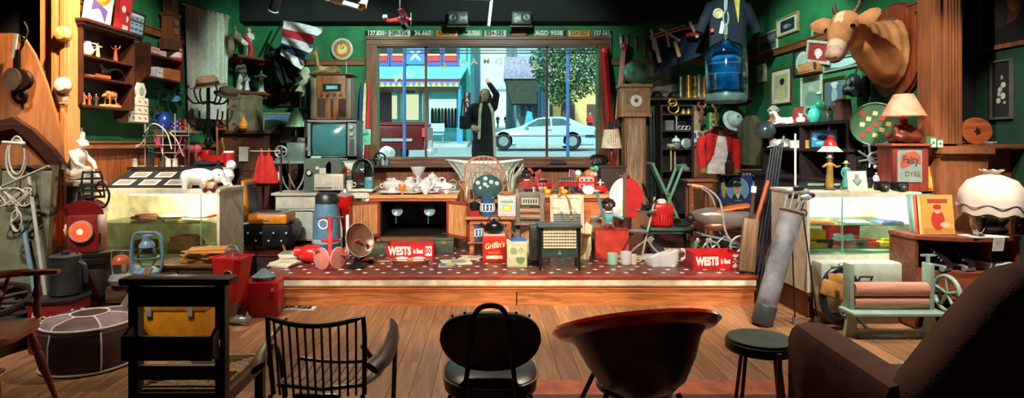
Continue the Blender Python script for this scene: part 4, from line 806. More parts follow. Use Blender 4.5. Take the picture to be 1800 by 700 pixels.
for s in(-1,1):
    for z in(.07,.19,.31):pt(t,'slat',MB().box((0,s*.2,z),(.64,.018,.1)),wood((104,78,58),'x'));pt(t,'slat',MB().box((s*.3,0,z),(.018,.38,.1)),wood((104,78,58),'y'))
for k in range(4):pt(t,'lid_board',MB().box((0,-.15+k*.1,.37),(.64,.094,.018)),wood((112,86,62),'x'))
t=T('pressure_lantern','chrome pressure lantern with orange top on the wooden crate','lantern',(-2.9,4.8,.38));pt(t,'tank',MB().lathe([(.04,0),(.075,.02),(.088,.055),(.075,.09),(.03,.105)]),CHROME);pt(t,'globe',MB().lathe([(.045,.105),(.055,.12),(.055,.17),(.045,.185)]),GLASS);pt(t,'hood',MB().lathe([(.07,.18),(.065,.2),(.05,.23),(.02,.245)]),pnt((190,90,50)))
pt(t,'frame',MB().tube([(-.06,0,.08),(-.075,0,.2),(-.07,0,.28),(.07,0,.28),(.075,0,.2),(.06,0,.08)],.005),CHROME);pt(t,'pump',MB().cyl((.05,-.06,.05),(.11,-.13,.04),.012),CHROME)
def hurricane(label,loc,h,col,name='hurricane_lantern'):
    t=T(name,label,'lantern',loc);k=h/.38;mt=pnt(col,.35);z=lambda q:q*k
    pt(t,'fount',MB().lathe([(z(.08),0),(z(.095),z(.01)),(z(.095),z(.06)),(z(.06),z(.09)),(z(.04),z(.1))]),mt);pt(t,'globe',MB().lathe([(z(.045),z(.1)),(z(.075),z(.15)),(z(.07),z(.2)),(z(.05),z(.255))]),GLASS);pt(t,'chimney',MB().lathe([(z(.06),z(.25)),(z(.055),z(.275)),(z(.035),z(.3)),(z(.035),z(.34)),(z(.01),z(.35))]),mt)
    for s in(-1,1):pt(t,'side_tube',MB().tube(spline([(s*z(.085),0,z(.04)),(s*z(.12),0,z(.12)),(s*z(.115),0,z(.3)),(s*z(.08),0,z(.36)),(0,0,z(.365))]),z(.012)),mt)
    pt(t,'guard_wire',MB().tor((0,0,z(.17)),z(.082),.003),mt);return t
hurricane('pale blue hurricane lantern with clear globe on the wooden crate',(-2.84,5.06,.38),.4,(120,160,190))
solo('leather_belts','coil of dark leather belts on the crate between the lanterns','belt',MB().tor((0,0,.03),.08,.018).tor((.02,.01,.06),.07,.018).box((.1,-.06,.03),(.2,.03,.015),(0,.15,-.5)),fab((42,30,28)),(-2.6,4.86,.38))
solo('wooden_stave','pale weathered wooden stave leaning against the crate','stave',MB().box((0,0,0),(.05,.018,.62),(R(-18),R(28),0)),wood((140,120,100)),(-2.72,4.55,.3))
t=T('toolbox','yellow metal toolbox seen through the church chair back','toolbox',(-2.33,4.58,0));pt(t,'body',MB().box((0,0,.14),(.5,.26,.28),bev=.012),pnt((222,150,30)));pt(t,'lid',MB().box((0,0,.32),(.52,.28,.09),bev=.02),pnt((230,160,36)));pt(t,'handle',MB().tube([(-.1,0,.37),(-.1,0,.41),(.1,0,.41),(.1,0,.37)],.01),IRON)
for s in(-.15,.15):pt(t,'latch',MB().box((s,-.14,.28),(.04,.012,.07)),CHROME)
t=T('side_crate','low crate behind the yellow toolbox carrying brown paper','crate',(-2.56,5.4,0));pt(t,'box',MB().box((0,0,.22),(.66,.34,.44)),wood((100,66,44),'x'));pt(t,'top_board',MB().box((0,0,.45),(.7,.38,.02)),wood((120,80,50),'x'))
t=T('paper_stack','ragged stack of yellowed brown papers behind the church chair','papers',(-2.5,5.4,.461))
for k in range(10):pt(t,'sheet',MB().box((rnd.uniform(-.05,.05),rnd.uniform(-.04,.04),.006+k*.011),(.32,.22,.009),(0,0,rnd.uniform(-.5,.5))),flat((196+rnd.randint(-20,20),140,70)))
t=T('outboard_motor','red outboard motor cowl with round emblem and chrome leg','motor',(-2.13,5.05,0),R(-12))
pt(t,'cowl',MB().loft([[V((a*w,b*.11,z))for a,b in((-1,-.7),(-.7,-1),(.7,-1),(1,-.7),(1,.7),(.7,1),(-.7,1),(-1,.7))]for w,z in((.075,.2),(.085,.24),(.115,.42),(.14,.56))]),pnt((196,24,34),.3));pt(t,'rim',MB().tube([(-.14,-.1,.565),(.14,-.1,.565),(.14,.1,.565),(-.14,.1,.565)],.008,closed=True),pnt((200,40,46),.3))
q=pt(t,'emblem',MB().cyl((.04,-.113,.43),(.04,-.118,.43),.045,n=24),flat((230,226,220)));pt(q,'emblem_ring',MB().lathe([(.034,0),(.042,.001),(.042,.003),(.034,.003)],(.04,-.118,.43),rot=(PI/2,0,0)),BLACK);pt(q,'emblem_mark',MB().prism([(.012,.41),(.04,.455),(.068,.41),(.04,.42)],-.122,-.118),BLACK)
pt(t,'leg',MB().loft([[V((a*w,b*.03,z))for a,b in((-1,0),(0,-1),(1,0),(0,1))]for w,z in((.05,.04),(.045,.12),(.06,.2))]),STEEL);pt(t,'gear_case',MB().sph((.02,0,.05),(.13,.035,.035)),STEEL);pt(t,'propeller',MB().sph((.14,0,.05),(.015,.06,.03),10).sph((.14,0,.05),(.012,.02,.07),10),STEEL);pt(t,'wire_bundle',MB().tor((0,0,.6),.06,.006,'y').tor((-.03,.02,.6),.05,.006,'x').tor((.04,-.02,.59),.045,.006,'y'),STEEL)
t=T('red_case','red metal case on the floor against the stage beside the outboard motor','case',(-1.99,5.38,0),R(8));pt(t,'body',MB().box((0,0,.15),(.3,.26,.3),bev=.012),pnt((180,24,32),.35));pt(t,'catch',MB().box((.1,-.135,.24),(.02,.01,.03)),CHROME)
solo('oil_rag','grey crumpled rag on top of the red metal case','rag',MB().lathe([(.03,.005),(.1,0),(.11,.03),(.06,.06),(.03,.09),(.01,.1)],n=9,sc=(1,.8)),fab((110,130,140)),(-1.99,5.38,.302))
def plate_tag(label,loc,rot,w,s,bgc,fc,h=.11,bold=.004):
    t=T('number_plate',label,'number plate',loc,rot);pt(t,'plate',MB().box((0,0,0),(w,.008,h),bev=.003),mat(bgc,.4));pt(t,'border',MB().tube([(-w/2+.008,-.005,-h/2+.008),(w/2-.008,-.005,-h/2+.008),(w/2-.008,-.005,h/2-.008),(-w/2+.008,-.005,h/2-.008)],.002,4,True),flat(fc));text(t,s,h*.92,flat(fc),(0,-.0065,0),sx=min(1.0,w*.9/(len(s)*h*.92*.52)),bold=bold,ext=.002);return t
plate_tag('white number plate lying flat on the floor before the stage',W(518,541,5.53)*1,(R(-88),0,R(-5)),.38,'289-926',(226,220,206),(40,34,34)).location=(-1.765,5.55,.006)
# ---- pouffe
t=T('pouffe','round brown leather pouffe with cream piping','pouffe',(-2.73,4.17,0),R(15));LE1=mat((74,54,50),.5,0,'plain',.2,8,.2);LE2=mat((40,28,30),.45,0,'plain',.2,8,.2);LE3=mat((132,112,116),.5)
prof=[(.25,.0),(.285,.02),(.3,.08),(.3,.2),(.285,.275),(.27,.3)]
for k in range(6):
    a0,a1=k*PI/3,(k+1)*PI/3;ring=[[V((r*cos(a0+(a1-a0)*i/6),r*sin(a0+(a1-a0)*i/6),z))for i in range(7)]+[V((r*.85*cos(a1),r*.85*sin(a1),z)),V((r*.85*cos(a0),r*.85*sin(a0),z))]for r,z in prof]
    pt(t,'side_panel',MB().loft(ring),LE1 if k%2 else LE2)
    tp=[(.29,.29),(.26,.32),(.18,.335),(.115,.34)];n=6
    m=MB();m.loft([[V((r*cos(a0+(a1-a0)*i/n),r*sin(a0+(a1-a0)*i/n),z))for i in range(n+1)]+[V((r*cos(a1-(a1-a0)*i/n),r*sin(a1-(a1-a0)*i/n),z-.03))for i in range(n+1)]for r,z in tp]);pt(t,'top_panel',m,LE3 if k%2 else mat((98,80,82),.5))
    pt(t,'piping',MB().tube([(r*1.005*cos(a0),r*1.005*sin(a0),z)for r,z in prof]+[(r*cos(a0),r*sin(a0),z+.003)for r,z in tp],.006,6),flat((216,206,196)))
pt(t,'centre_panel',MB().lathe([(.115,.325),(.11,.345),(.03,.35)]),LE1);pt(t,'piping',MB().tor((0,0,.296),.287,.008,n=36),flat((216,206,196)));pt(t,'piping',MB().tor((0,0,.345),.114,.006,n=30),flat((216,206,196)));pt(t,'piping',MB().tor((0,0,.015),.288,.008,n=36),flat((190,184,176)))

# ================================================================ BACK LEFT
t=T('curtain','pale gathered net curtain hanging on the left wall','curtain',(0,0,0));n=46;a,b=V((-3.72,7.46,0)),V((-3.5,8.15,0));m=MB();rings=[]
dr=(b-a).normalized();nn=V((dr.y,-dr.x,0))
for z,sp,am in((3.22,1,.02),(3.1,.98,.03),(2.6,.93,.045),(2.2,.88,.05),(1.82,.84,.05)):
    c=(a+b)/2;hw=(b-a).length/2*sp;f=[c+dr*(hw*(2*i/n-1))+nn*(am*sin(i*1.15)+.01*sin(i*2.9))+V((0,0,z))for i in range(n+1)]
    rings.append(f+[q+nn*-.006 for q in f[::-1]])
pt(t,'cloth',m.loft(rings),mat((176,178,164),.9,0,'fabric',.12,14,.25));pt(t,'rod',MB().cyl(a+V((-.0,-.08,3.2)),b+V((0,.08,3.2)),.012),BRASS)
t=T('coat_stand','black wrought coat stand with curled hooks and hats','coat stand',(-3.28,7.12,.275));pt(t,'pole',MB().cyl((0,0,.02),(0,0,1.9),.028,.02).lathe([(.04,1.2),(.045,1.25),(.03,1.3)]),BLACK)
for k in range(6):
    a=k*PI/3+.3;c,s=cos(a),sin(a);pt(t,'hook',MB().tube(spline([(.02*c,.02*s,1.5),(.14*c,.14*s,1.42),(.24*c,.24*s,1.52),(.26*c,.26*s,1.62)]),.01,6).tube(spline([(.02*c,.02*s,1.72),(.16*c,.16*s,1.7),(.24*c,.24*s,1.82),(.2*c,.2*s,1.9)]),.01,6),BLACK)
for k in range(4):a=k*PI/2+.6;pt(t,'foot',MB().tube(spline([(0,0,.3),(.1*cos(a),.1*sin(a),.12),(.26*cos(a),.26*sin(a),.012)]),.014,6),BLACK)
def hat(label,loc,r,col,rot=(0,0,0),name='felt_hat',band=(60,50,40)):
    t=T(name,label,'hat',loc,rot);pt(t,'brim',MB().lathe([(r,0),(r*1.02,.012),(r*.6,.012),(r*.55,0)],n=24),fab(col));pt(t,'crown',MB().lathe([(r*.58,.0),(r*.56,r*.45),(r*.4,r*.62),(r*.1,r*.55)],n=24,sc=(1.1,.9)),fab(col));pt(t,'band',MB().lathe([(r*.585,.015),(r*.59,.02),(r*.585,.05),(r*.57,.055)],n=24,sc=(1.1,.9)),fab(band));return t
hat('tan felt hat on top of the black coat stand',(-3.28,7.12,2.17),.2,(170,146,112),(R(12),R(-6),0));hat('dark olive hat hooked behind the tan hat on the coat stand',(-3.06,7.15,2.07),.16,(92,86,66),(R(14),R(16),0))
for dxx,lb in((.16,'plain wooden walking stick leaning by the coat stand'),(.235,'twisted wooden walking stick beside the plain stick')):solo('walking_stick',lb,'stick',MB().tube([(dxx,0,.0),(dxx,.02,.8),(dxx-.01,.03,1.42)]if dxx<.2 else[(dxx+.012*sin(i),.012*cos(i),i*.03)for i in range(44)],.012,6),wood((150,100,60)),(-3.28,6.98,.278))
# corner shelves
for z,lb,e in((2.76,'upper corner shelf carrying the red-robed statue',.0),(2.25,'lower corner shelf carrying the draped statue',.05)):
    t=T('corner_shelf',lb,'shelf',(0,0,z));pt(t,'board',MB().prism([(-3.79,9.48),(-3.79,8.62+e),(-3.6,8.66+e),(-3.36,9.1),(-3.3,9.48)],-.02,.02,'xy'),wood((130,60,40),'x'));pt(t,'skirt',MB().box((-3.5,9.2,-.05),(.3,.03,.06)).box((-3.7,8.95,-.05),(.03,.4,.06)),wood((110,50,34),'x'))
t=fig('religious_statue','red and white robed religious statue on the upper corner shelf',(-3.58,9.1,2.781),.46,(226,216,196),hair=(120,80,50),base=(170,150,120),arms='pray',cape=None);bpart(t,'sash',blob([('c',(-.05,-.035,.33),(.05,-.04,.15),.035,.04),('c',(.05,-.04,.15),(.03,-.03,.05),.04,.045),('c',(-.05,0,.34),(-.06,0,.2),.03)],.01,[mat((190,50,52),.5)]))
t=fig('religious_statue','white draped religious statue with dark cloak on the lower corner shelf',(-3.66,9.0,2.271),.5,(226,220,204),hair=(110,64,40),base=(150,140,120),arms='pray',cape=(64,62,58),skirt=1.3)
fig('religious_statue','small white statue beside the draped statue on the lower corner shelf',(-3.42,9.15,2.271),.34,(232,230,224),(226,220,210),(210,200,190),(200,196,190),0,'out')
fig('doll','pale kneeling plaster figure in front on the lower corner shelf',(-3.52,8.86,2.271),.24,(222,222,226),(226,210,200),(150,110,80),(170,170,180),R(10),'pray',skirt=1.3)
t=T('horse_trophy','grey-brown stuffed horse head on the left wall by the curtain','trophy',LW(396,88,XL+.1),0);bpart(t,'head',blob([('c',(0,0,-.05),(.14,-.04,.14),.1,.075),('s',(.18,-.06,.17),(.08,.06,.075)),('c',(.2,-.08,.16),(.34,-.16,.06),.06,.04),('s',(.35,-.165,.055),(.045,.04,.04)),('c',(.15,-.02,.22),(.14,-.02,.32),.025,.01),('c',(.19,-.1,.22),(.19,-.11,.31),.025,.01),('c',(.08,-.0,.2),(.0,.03,.06),.035)],.014,[mat((120,106,88),.8),mat((206,196,176),.8)],lambda c:1 if c.x>.3 else 0));pt(t,'plaque',MB().prism(circ(.13,20),-.01,.012,'yz'),DARKW);pt(t,'eye',MB().sph((.22,-.115,.18),.014,8),BLACK)
# dresser, cartons
t=T('dresser','dark carved wooden dresser in the back left corner','dresser',(-3.4,8.42,.275));pt(t,'carcass',MB().box((0,.2,.68),(.74,.4,1.36)),wood((84,44,30)));pt(t,'top',MB().box((0,.18,1.385),(.82,.48,.05),bev=.012),wood((96,52,34),'x'))
for s in(-.18,.18):q=pt(t,'door',MB().box((s,-.008,1.08),(.33,.02,.44)).box((s,-.02,1.08),(.22,.016,.32)),wood((100,54,36)));pt(q,'knob',MB().sph((s*.3,-.03,1.06),.014,8),BRASS)
pt(t,'keyboard_shelf',MB().box((0,-.1,.76),(.76,.24,.05)),wood((90,48,32),'x'))
solo('paper_notice','white paper notice fixed on the dark dresser door','notice',MB().box((0,0,0),(.14,.004,.2)),PAPER,(-3.37,8.38,1.36))
for z,lb,d in((0,'lower grey-brown carton stacked on the dresser',(.37,.3,.27)),(.272,'upper grey-brown carton stacked on the dresser',(.36,.3,.22))):
    t=carton('carton',lb,(-3.43,8.6,1.688+z),d,(128,112,92),0);pt(t,'tape',MB().box((0,-.152,d[2]*.45),(.05,.003,d[2]*.9)),mat((150,132,104)));pt(t,'stamp',MB().box((-.1,-.1535,d[2]*.3),(.06,.002,.03)),flat((80,60,54)))
solo('gourd','orange pear-shaped gourd on the dresser end','gourd',MB().lathe([(.02,0),(.06,.02),(.072,.06),(.05,.11),(.025,.15),(.02,.18),(.005,.185)]),mat((226,140,40),.4),(-3.35,8.3,1.688))
t=T('wooden_windmill','small orange wooden windmill at the dresser end','toy',(-3.66,8.32,1.688));pt(t,'tower',MB().box((0,0,.12),(.12,.1,.24),tap=.6),wood((170,84,46)))
for k in range(4):pt(t,'sail',MB().box((.08*cos(k*PI/2+.5),-.07,.24+.08*sin(k*PI/2+.5)),(.17,.01,.035),(0,-(k*PI/2+.5),0)),wood((196,110,60)))
frame('landscape_painting','landscape painting in a pale gilt frame standing on the back ledge',.68,.46,(-3.17,9.46,1.755),(R(-3),0,0),mat((170,156,110),.5),(70,92,70),[('r',0,.72,1,1,(110,150,190)),('e',.2,.6,.3,.2,(44,64,48)),('e',.7,.5,.35,.22,(84,100,70)),('e',.45,.3,.4,.18,(96,90,62)),('e',.6,.16,.3,.1,(60,70,58)),('e',.3,.4,.1,.12,(150,140,110))],.025)
t=T('table_lamp','small table lamp with pleated green glass shade in the back left','lamp',(-2.87,9.05,1.53));pt(t,'base',MB().lathe([(.07,0),(.075,.02),(.02,.04),(.035,.1),(.015,.16),(.012,.22)]),mat((30,22,24),.3))
m=MB();m.loft([[V((r*(1+.08*(i%2))*cos(i*PI/12),r*(1+.08*(i%2))*sin(i*PI/12),z))for i in range(24)]for r,z in((.06,.46),(.075,.4),(.11,.3),(.15,.22))],False);pt(t,'shade',m,mat((150,190,150),.5));pt(t,'finial',MB().sph((0,0,.48),.014,8),BRASS)
t=T('lamp_stand','narrow dark pedestal under the green shaded lamp','stand',(-2.87,9.05,.277));pt(t,'column',MB().box((0,0,.62),(.1,.1,1.22)),DARKW);pt(t,'top',MB().box((0,0,1.24),(.26,.26,.025)),DARKW);pt(t,'foot',MB().box((0,0,.015),(.24,.24,.03)),DARKW)
frame('icon_picture','dark religious icon picture with golden figure on the back wall',.34,.37,W(499,166,9.48),0,wood((70,40,28)),(40,26,22),[('e',.5,.7,.13,.13,(200,150,80)),('e',.5,.35,.26,.3,(140,70,40)),('e',.5,.68,.08,.09,(206,160,120)),('e',.48,.4,.12,.14,(40,60,80))],.03)
frame('small_print','narrow white-mounted print beside the tall radio',.09,.27,W(533,176,9.48),0,WHITE,(120,130,120),[('e',.5,.6,.25,.15,(60,70,66))],.012)
# flags
def cloth(name,label,P0,P1,P2,P3,cols,axis,n=28,amp=.05,cat='flag',thick=.004,fre=3.0,extra=None):
    """bilinear draped cloth between four corners (P0 top-left, P1 top-right, P2 bottom-right, P3 bottom-left)"""
    t=T(name,label,cat,(0,0,0));P0,P1,P2,P3=V(P0),V(P1),V(P2),V(P3)
    def f(u,v):
        p=(P0*(1-u)+P1*u)*(1-v)+(P3*(1-u)+P2*u)*v;return p+V((0,amp*sin(fre*2*PI*(u*.8+v*.35))*(.3+v),-.03*sin(PI*u)*(1-v)))
    k=len(cols)
    for c in range(k):
        m=MB();N=max(2,n//k);vs=[];
        for j in range(N+1):
            for i in range(n+1):
                a=(c+j/N)/k;q=f(a,i/n)if axis=='u' else f(i/n,a);vs.append(q)
        nn=len(vs);vs2=vs+[q+V((0,thick,0))for q in vs];fs=[]
        for j in range(N):
            for i in range(n):a=j*(n+1)+i;fs.append((a,a+1,a+n+2,a+n+1));fs.append((nn+a,nn+a+n+1,nn+a+n+2,nn+a+1))
        m.add(vs2,fs);pt(t,'stripe' if k>1 else 'cloth',m,fab(cols[c]))
    return t
d=8.75;cloth('hanging_flag','red, white and blue striped flag draped below the ceiling',W(492,95,d),W(498,36,d),W(566,48,d-.3),W(528,122,d-.1),[(40,44,84),(214,214,220),(176,30,44),(200,200,206),(34,36,80),(220,220,222)][::-1][0:5],'u',amp=.06)
cloth('hanging_flag','black cloth flag hanging below the striped flag',W(470,90,8.95),W(492,80,8.95),W(532,138,8.9),W(496,150,8.9),[(22,24,28)],'u',amp=.04);solo('flag_pole','thin dark pole carrying the draped flags','pole',MB().cyl(W(466,96,9.0),W(505,22,8.8),.012),IRON)
# wall clock
t=T('wall_clock','round wall clock with amber dial and paler centre','clock',W(602,87,9.47));pt(t,'rim',MB().lathe([(.13,0),(.165,.0),(.17,.03),(.14,.05),(.13,.04)],rot=(PI/2,0,0),n=32,caps=False),pnt((214,206,186)));pt(t,'dial',MB().cyl((0,0,0),(0,-.03,0),.13,n=32),mat((196,120,60),.4));pt(t,'dial_centre',MB().cyl((0,-.03,0),(0,-.033,0),.08,n=24),mat((246,206,140),.4));pt(t,'hour_hand',MB().box((.02,-.037,.02),(.06,.003,.01),(0,R(-50),0)),BLACK);pt(t,'minute_hand',MB().box((-.01,-.037,.045),(.008,.003,.09)),BLACK)  # amber disc with a paler disc at its centre
pt(t,'cord',MB().cyl((.06,-.005,-.17),(.07,-.005,-.5),.004,n=6),WHITE)
# radio cabinet tower
t=T('tall_cabinet','tall dark cupboard carrying the old radio in the back left','cupboard',(W(579,0,8.7).x,8.7,.275));pt(t,'carcass',MB().box((0,.25,.775),(.72,.5,1.55)),wood((44,28,24)));pt(t,'top',MB().box((0,.24,1.56),(.76,.54,.02)),wood((50,32,26)))
for s in(-.18,.18):pt(t,'door',MB().box((s,-.01,.78),(.34,.02,1.4)),wood((52,32,26)))
zr=.275+1.572;t=T('console_radio','wooden console radio with dial window and twin grilles','radio',(W(582,0,8.75).x,8.72,zr));rw,rh=.6,.64
pt(t,'case',MB().box((0,.18,rh/2),(rw-.18,.36,rh),bev=.01),wood((142,82,46)));
for s in(-1,1):pt(t,'side_column',MB().box((s*(rw/2-.055),.17,rh/2-.02),(.1,.34,rh-.04),bev=.03),wood((120,96,80)))
pt(t,'top_board',MB().box((0,.18,rh+.01),(rw+.02,.4,.025),bev=.008),wood((96,56,36),'x'));pt(t,'dial_window',MB().box((.02,-.006,.46),(.26,.012,.1)),mat((30,50,50),.15));pt(t,'dial_strip',MB().box((.02,-.014,.46),(.16,.004,.05)),mat((150,196,190),.3))  # flat pale strip set on the dark dial window
for s in(-.13,0.02,.17):pt(t,'grille',MB().box((s,-.006,.17),(.11 if s!=.02 else .03,.01,.26)),fab((66,40,34)))
for k in range(4):pt(t,'knob',MB().cyl((-.12+k*.09,-.0,.36),(-.12+k*.09,-.03,.36),.018),mat((110,60,36),.3))
beast('stuffed_fawn','small stuffed fawn lying on the wooden radio',(W(574,0,8.85).x,8.88,zr+.668),.5,(150,106,72),R(180),(.36,.62),.2,.13,(190,160,120),'taxidermy',True,.14)
solo('pale_mask','pale fish-shaped mask hanging beside the radio cabinet','mask',MB().sph((0,0,0),(.08,.03,.15)).prism([(-.02,-.12),(-.08,-.24),(.04,-.22)],-.01,.01),mat((186,180,150),.7),W(535,135,9.0)+V((0,0,0)),(0,R(15),0))
for i,(cc,lb)in enumerate((((40,60,110),'rolled dark blue flag leaning by the window frame'),((206,190,150),'rolled cream flag between the blue and red ones'),((190,40,44),'rolled red flag nearest the window frame'))):
    x=W(624+i*7,0,9.1).x;t=T('rolled_flag',lb,'flag',(x,9.2,.278),(R(-2),R(1.5),0));pt(t,'pole',MB().cyl((0,0,0),(0,0,2.2),.012),wood((120,80,50)));pt(t,'cloth',MB().lathe([(.018,1.0),(.029,1.15),(.028,1.7),(.022,2.05),(.012,2.15)],n=10),fab(cc))
t=T('cart_wheel','dark iron-rimmed cart wheel lying low at the far left','wheel',(-3.72,4.4,.345),(R(-80),0,R(10)));pt(t,'rim',MB().tor((0,0,0),.34,.028,'y',n=36),mat((40,30,28),.5));pt(t,'hub',MB().cyl((0,-.07,0),(0,.07,0),.06),wood((60,40,32)))
for k in range(10):a=k*PI/5;pt(t,'spoke',MB().cyl((.05*cos(a),0,.05*sin(a)),(.33*cos(a),0,.33*sin(a)),.016),wood((70,46,36)))
t=T('feed_bin','rusty square feed bin under the cart wheel','bin',(-3.72,4.42,0));pt(t,'body',MB().box((0,0,.12),(.6,.46,.24),bev=.01),mat((66,52,46),.6));pt(t,'rim',MB().tube([(-.3,-.23,.24),(.3,-.23,.24),(.3,.23,.24),(-.3,.23,.24)],.012,6,True),IRON)
# ================================================================ STAGE, LEFT OF CENTRE
def SP(px,py,z=ZS):d=dz(py,z);p=W(px,py,d);return V((p.x,d,z))
def legs4(t,w,d,z0,z1,mt,s=.04,y0=0.):
    for a in(-1,1):
        for b in(0,1):pt(t,'leg',MB().box((a*(w/2-s),y0+(s if b==0 else d-s),(z0+z1)/2),(s,s,z1-z0)),mt)
def table(name,label,x0,x1,y0,y1,z,mt,zb=ZS,top=.03,apron=.08,s=.05,cat='table'):
    t=T(name,label,cat,((x0+x1)/2,y0,zb));w,d,h=x1-x0,y1-y0,z-zb;pt(t,'top',MB().box((0,d/2,h-top/2),(w,d,top),bev=.006),mt);legs4(t,w-.04,d-.04,0,h-top,mt,s,.02)
    if apron:pt(t,'apron',MB().box((0,.04,h-top-apron/2),(w-.12,.02,apron)),mt)
    return t
# television on a cream cupboard
t=T('cream_cupboard','cream cupboard under the television','cupboard',(W(584,0,7.95).x,7.95,ZS));pt(t,'carcass',MB().box((0,.24,.505),(.6,.48,1.01)),pnt((206,206,184)));pt(t,'door',MB().box((-.15,-.008,.5),(.28,.016,.9)),pnt((214,212,190)));pt(t,'door',MB().box((.15,-.008,.5),(.28,.016,.9)),pnt((214,212,190)))
t=T('television','old grey television set with bulging screen','television',(W(582.5,0,7.9).x,7.92,ZS+1.013));tw,th=.63,.5;BZ=pnt((110,124,120),.4)
pt(t,'case',MB().box((0,.24,th/2+.012),(tw,.42,th),bev=.02),pnt((64,66,62)));pt(t,'bezel',MB().box((0,.022,.03),(tw,.04,.05)).box((0,.022,th),(tw,.04,.04)).box((-tw/2+.02,.022,th/2),(.04,.04,th)).box((tw/2-.055,.022,th/2),(.11,.04,th)),BZ)
m=MB();n=10;sw,sh=.45,.4;vs=[];fs=[]
for j in range(n+1):
    for i in range(n+1):
        u,v=2*i/n-1,2*j/n-1;vs.append((-.035+u*sw/2*(1-.05*v*v),.03-.05*(1-u*u*.6)*(1-v*v*.6),th/2+.015+v*sh/2*(1-.05*u*u)))
for j in range(n):
    for i in range(n):a=j*(n+1)+i;fs.append((a,a+1,a+n+2,a+n+1))
pt(t,'screen',m.add(vs,fs),mat((60,110,112),.12,0,'plain',.1,3,0));pt(t,'screen_surround',MB().tube([(-.035-.23,.0,.04),(-.035+.23,.0,.04),(.195,.0,th-.01),(-.265,.0,th-.01)],.014,8,True),BLACK)
for z in(.43,.34):pt(t,'channel_knob',MB().cyl((tw/2-.055,.0,z),(tw/2-.055,-.03,z),.032,.026),STEEL)
pt(t,'speaker_grille',MB().box((tw/2-.055,-.002,.17),(.07,.01,.2)),pnt((60,66,64)));legs=None
# film projector on a tubular table
t=T('projector_table','dark small table with crossed chrome legs under the film projector','table',(W(512,0,8.0).x,8.0,ZS));pt(t,'top',MB().box((0,.2,.985),(.5,.42,.03),bev=.006),pnt((54,58,60)));pt(t,'edge_band',MB().box((0,-.012,.985),(.5,.012,.036)),STEEL)
for s in(-1,1):
    for y in(.06,.36):pt(t,'leg',MB().tube(spline([(s*.2,y,.97),(s*.12,y,.72),(s*.04,y,.55),(s*.12,y,.3),(s*.22,y,.012)]),.013),CHROME)
t=T('film_projector','grey-green film projector with a spoked reel','projector',(W(512,0,8.05).x,8.15,ZS+1.001));PG=pnt((92,106,98),.4);pt(t,'body',MB().box((.06,0,.13),(.26,.2,.22),bev=.02).box((.0,0,.02),(.4,.24,.04)),PG);pt(t,'lamp_house',MB().box((.12,0,.26),(.12,.14,.1),bev=.02),pnt((70,80,76)));pt(t,'lens',MB().cyl((.18,-.06,.16),(.27,-.06,.16),.03),CHROME)
q=pt(t,'reel',MB().tor((-.13,-.12,.12),.075,.012,'y').cyl((-.13,-.13,.12),(-.13,-.11,.12),.022),STEEL)
for k in range(5):a=k*2*PI/5;pt(q,'spoke',MB().box((-.13+.045*cos(a),-.12,.12+.045*sin(a)),(.06,.012,.022),(0,-a,0)),STEEL)
# cream stove
t=T('stove','low cream enamel stove below the machine case','stove',(W(535,0,7.5).x-.05,7.5,ZS));pt(t,'body',MB().box((0,.2,.31),(.62,.4,.56),bev=.015),pnt((206,212,196)));pt(t,'hob',MB().box((.05,.2,.605),(.8,.48,.035),bev=.01),pnt((226,224,206)));pt(t,'oven_door',MB().box((-.06,-.01,.22),(.44,.02,.34),bev=.01),pnt((190,200,186)));pt(t,'drawer_front',MB().box((0,-.01,.5),(.58,.02,.14),bev=.01),pnt((226,224,210)));pt(t,'rail',MB().tube([(-.25,-.01,.42),(-.25,-.05,.42),(.25,-.05,.42),(.25,-.01,.42)],.009),CHROME);legs4(t,.6,.4,0,.04,IRON);zst=ZS+.623
t=T('machine_case','grey-green machine case with handle and round dial','machine',(W(558,0,7.6).x,7.6,zst));pt(t,'case',MB().prism([(-.17,0),(.17,0),(.17,.36),(.1,.42),(-.13,.42),(-.17,.38)],0,.22),pnt((96,112,100)));pt(t,'handle',MB().box((-.04,.08,.43),(.13,.05,.035),bev=.012),pnt((180,186,170)));pt(t,'dial',MB().lathe([(.04,0),(.042,.02),(.03,.024)],(-.1,0,.24),rot=(PI/2,0,0)),BLACK);pt(t,'dial_face',MB().cyl((-.1,-.02,.24),(-.1,-.026,.24),.026),PAPER);pt(t,'lamp_lens',MB().cyl((.0,0,.3),(0,-.012,.3),.02),WHITE)
pt(t,'drum_cover',MB().lathe([(.12,0),(.12,.1),(.1,.12)],(.2,.12,.3),rot=(PI/2,0,0)),pnt((100,112,100)))
t=T('cream_radio','cream portable radio on short legs before the machine case','radio',(W(576,0,7.38).x,7.3+.12,zst));pt(t,'case',MB().box((0,.06,.135),(.36,.12,.2),bev=.012),pnt((232,226,206)));pt(t,'speaker_cloth',MB().box((0,-.002,.165),(.33,.006,.1)),pnt((238,232,214)));pt(t,'tuning_strip',MB().box((-.06,-.003,.065),(.2,.006,.022)),pnt((120,122,116)))
for k in range(3):pt(t,'button',MB().cyl((.08+k*.035,0,.068),(.08+k*.035,-.01,.068),.009),pnt((150,160,170)))
for s in(-.14,.14):pt(t,'leg',MB().cyl((s,.06,0),(s,.06,.04),.012),pnt((180,150,120)))
solo('price_card','small white card standing on the cream radio','card',MB().box((0,0,.035),(.08,.004,.07)),PAPER,(W(566,0,7.45).x,7.48,zst+.236))
t=carton('green_box','green-grey metal box beside the cream radio under the red pot',(W(602,0,7.6).x,7.72,zst),(.24,.2,.2),(84,104,88));pt(t,'dial_knob',MB().cyl((.06,-.1,.1),(.06,-.12,.1),.03),IRON)
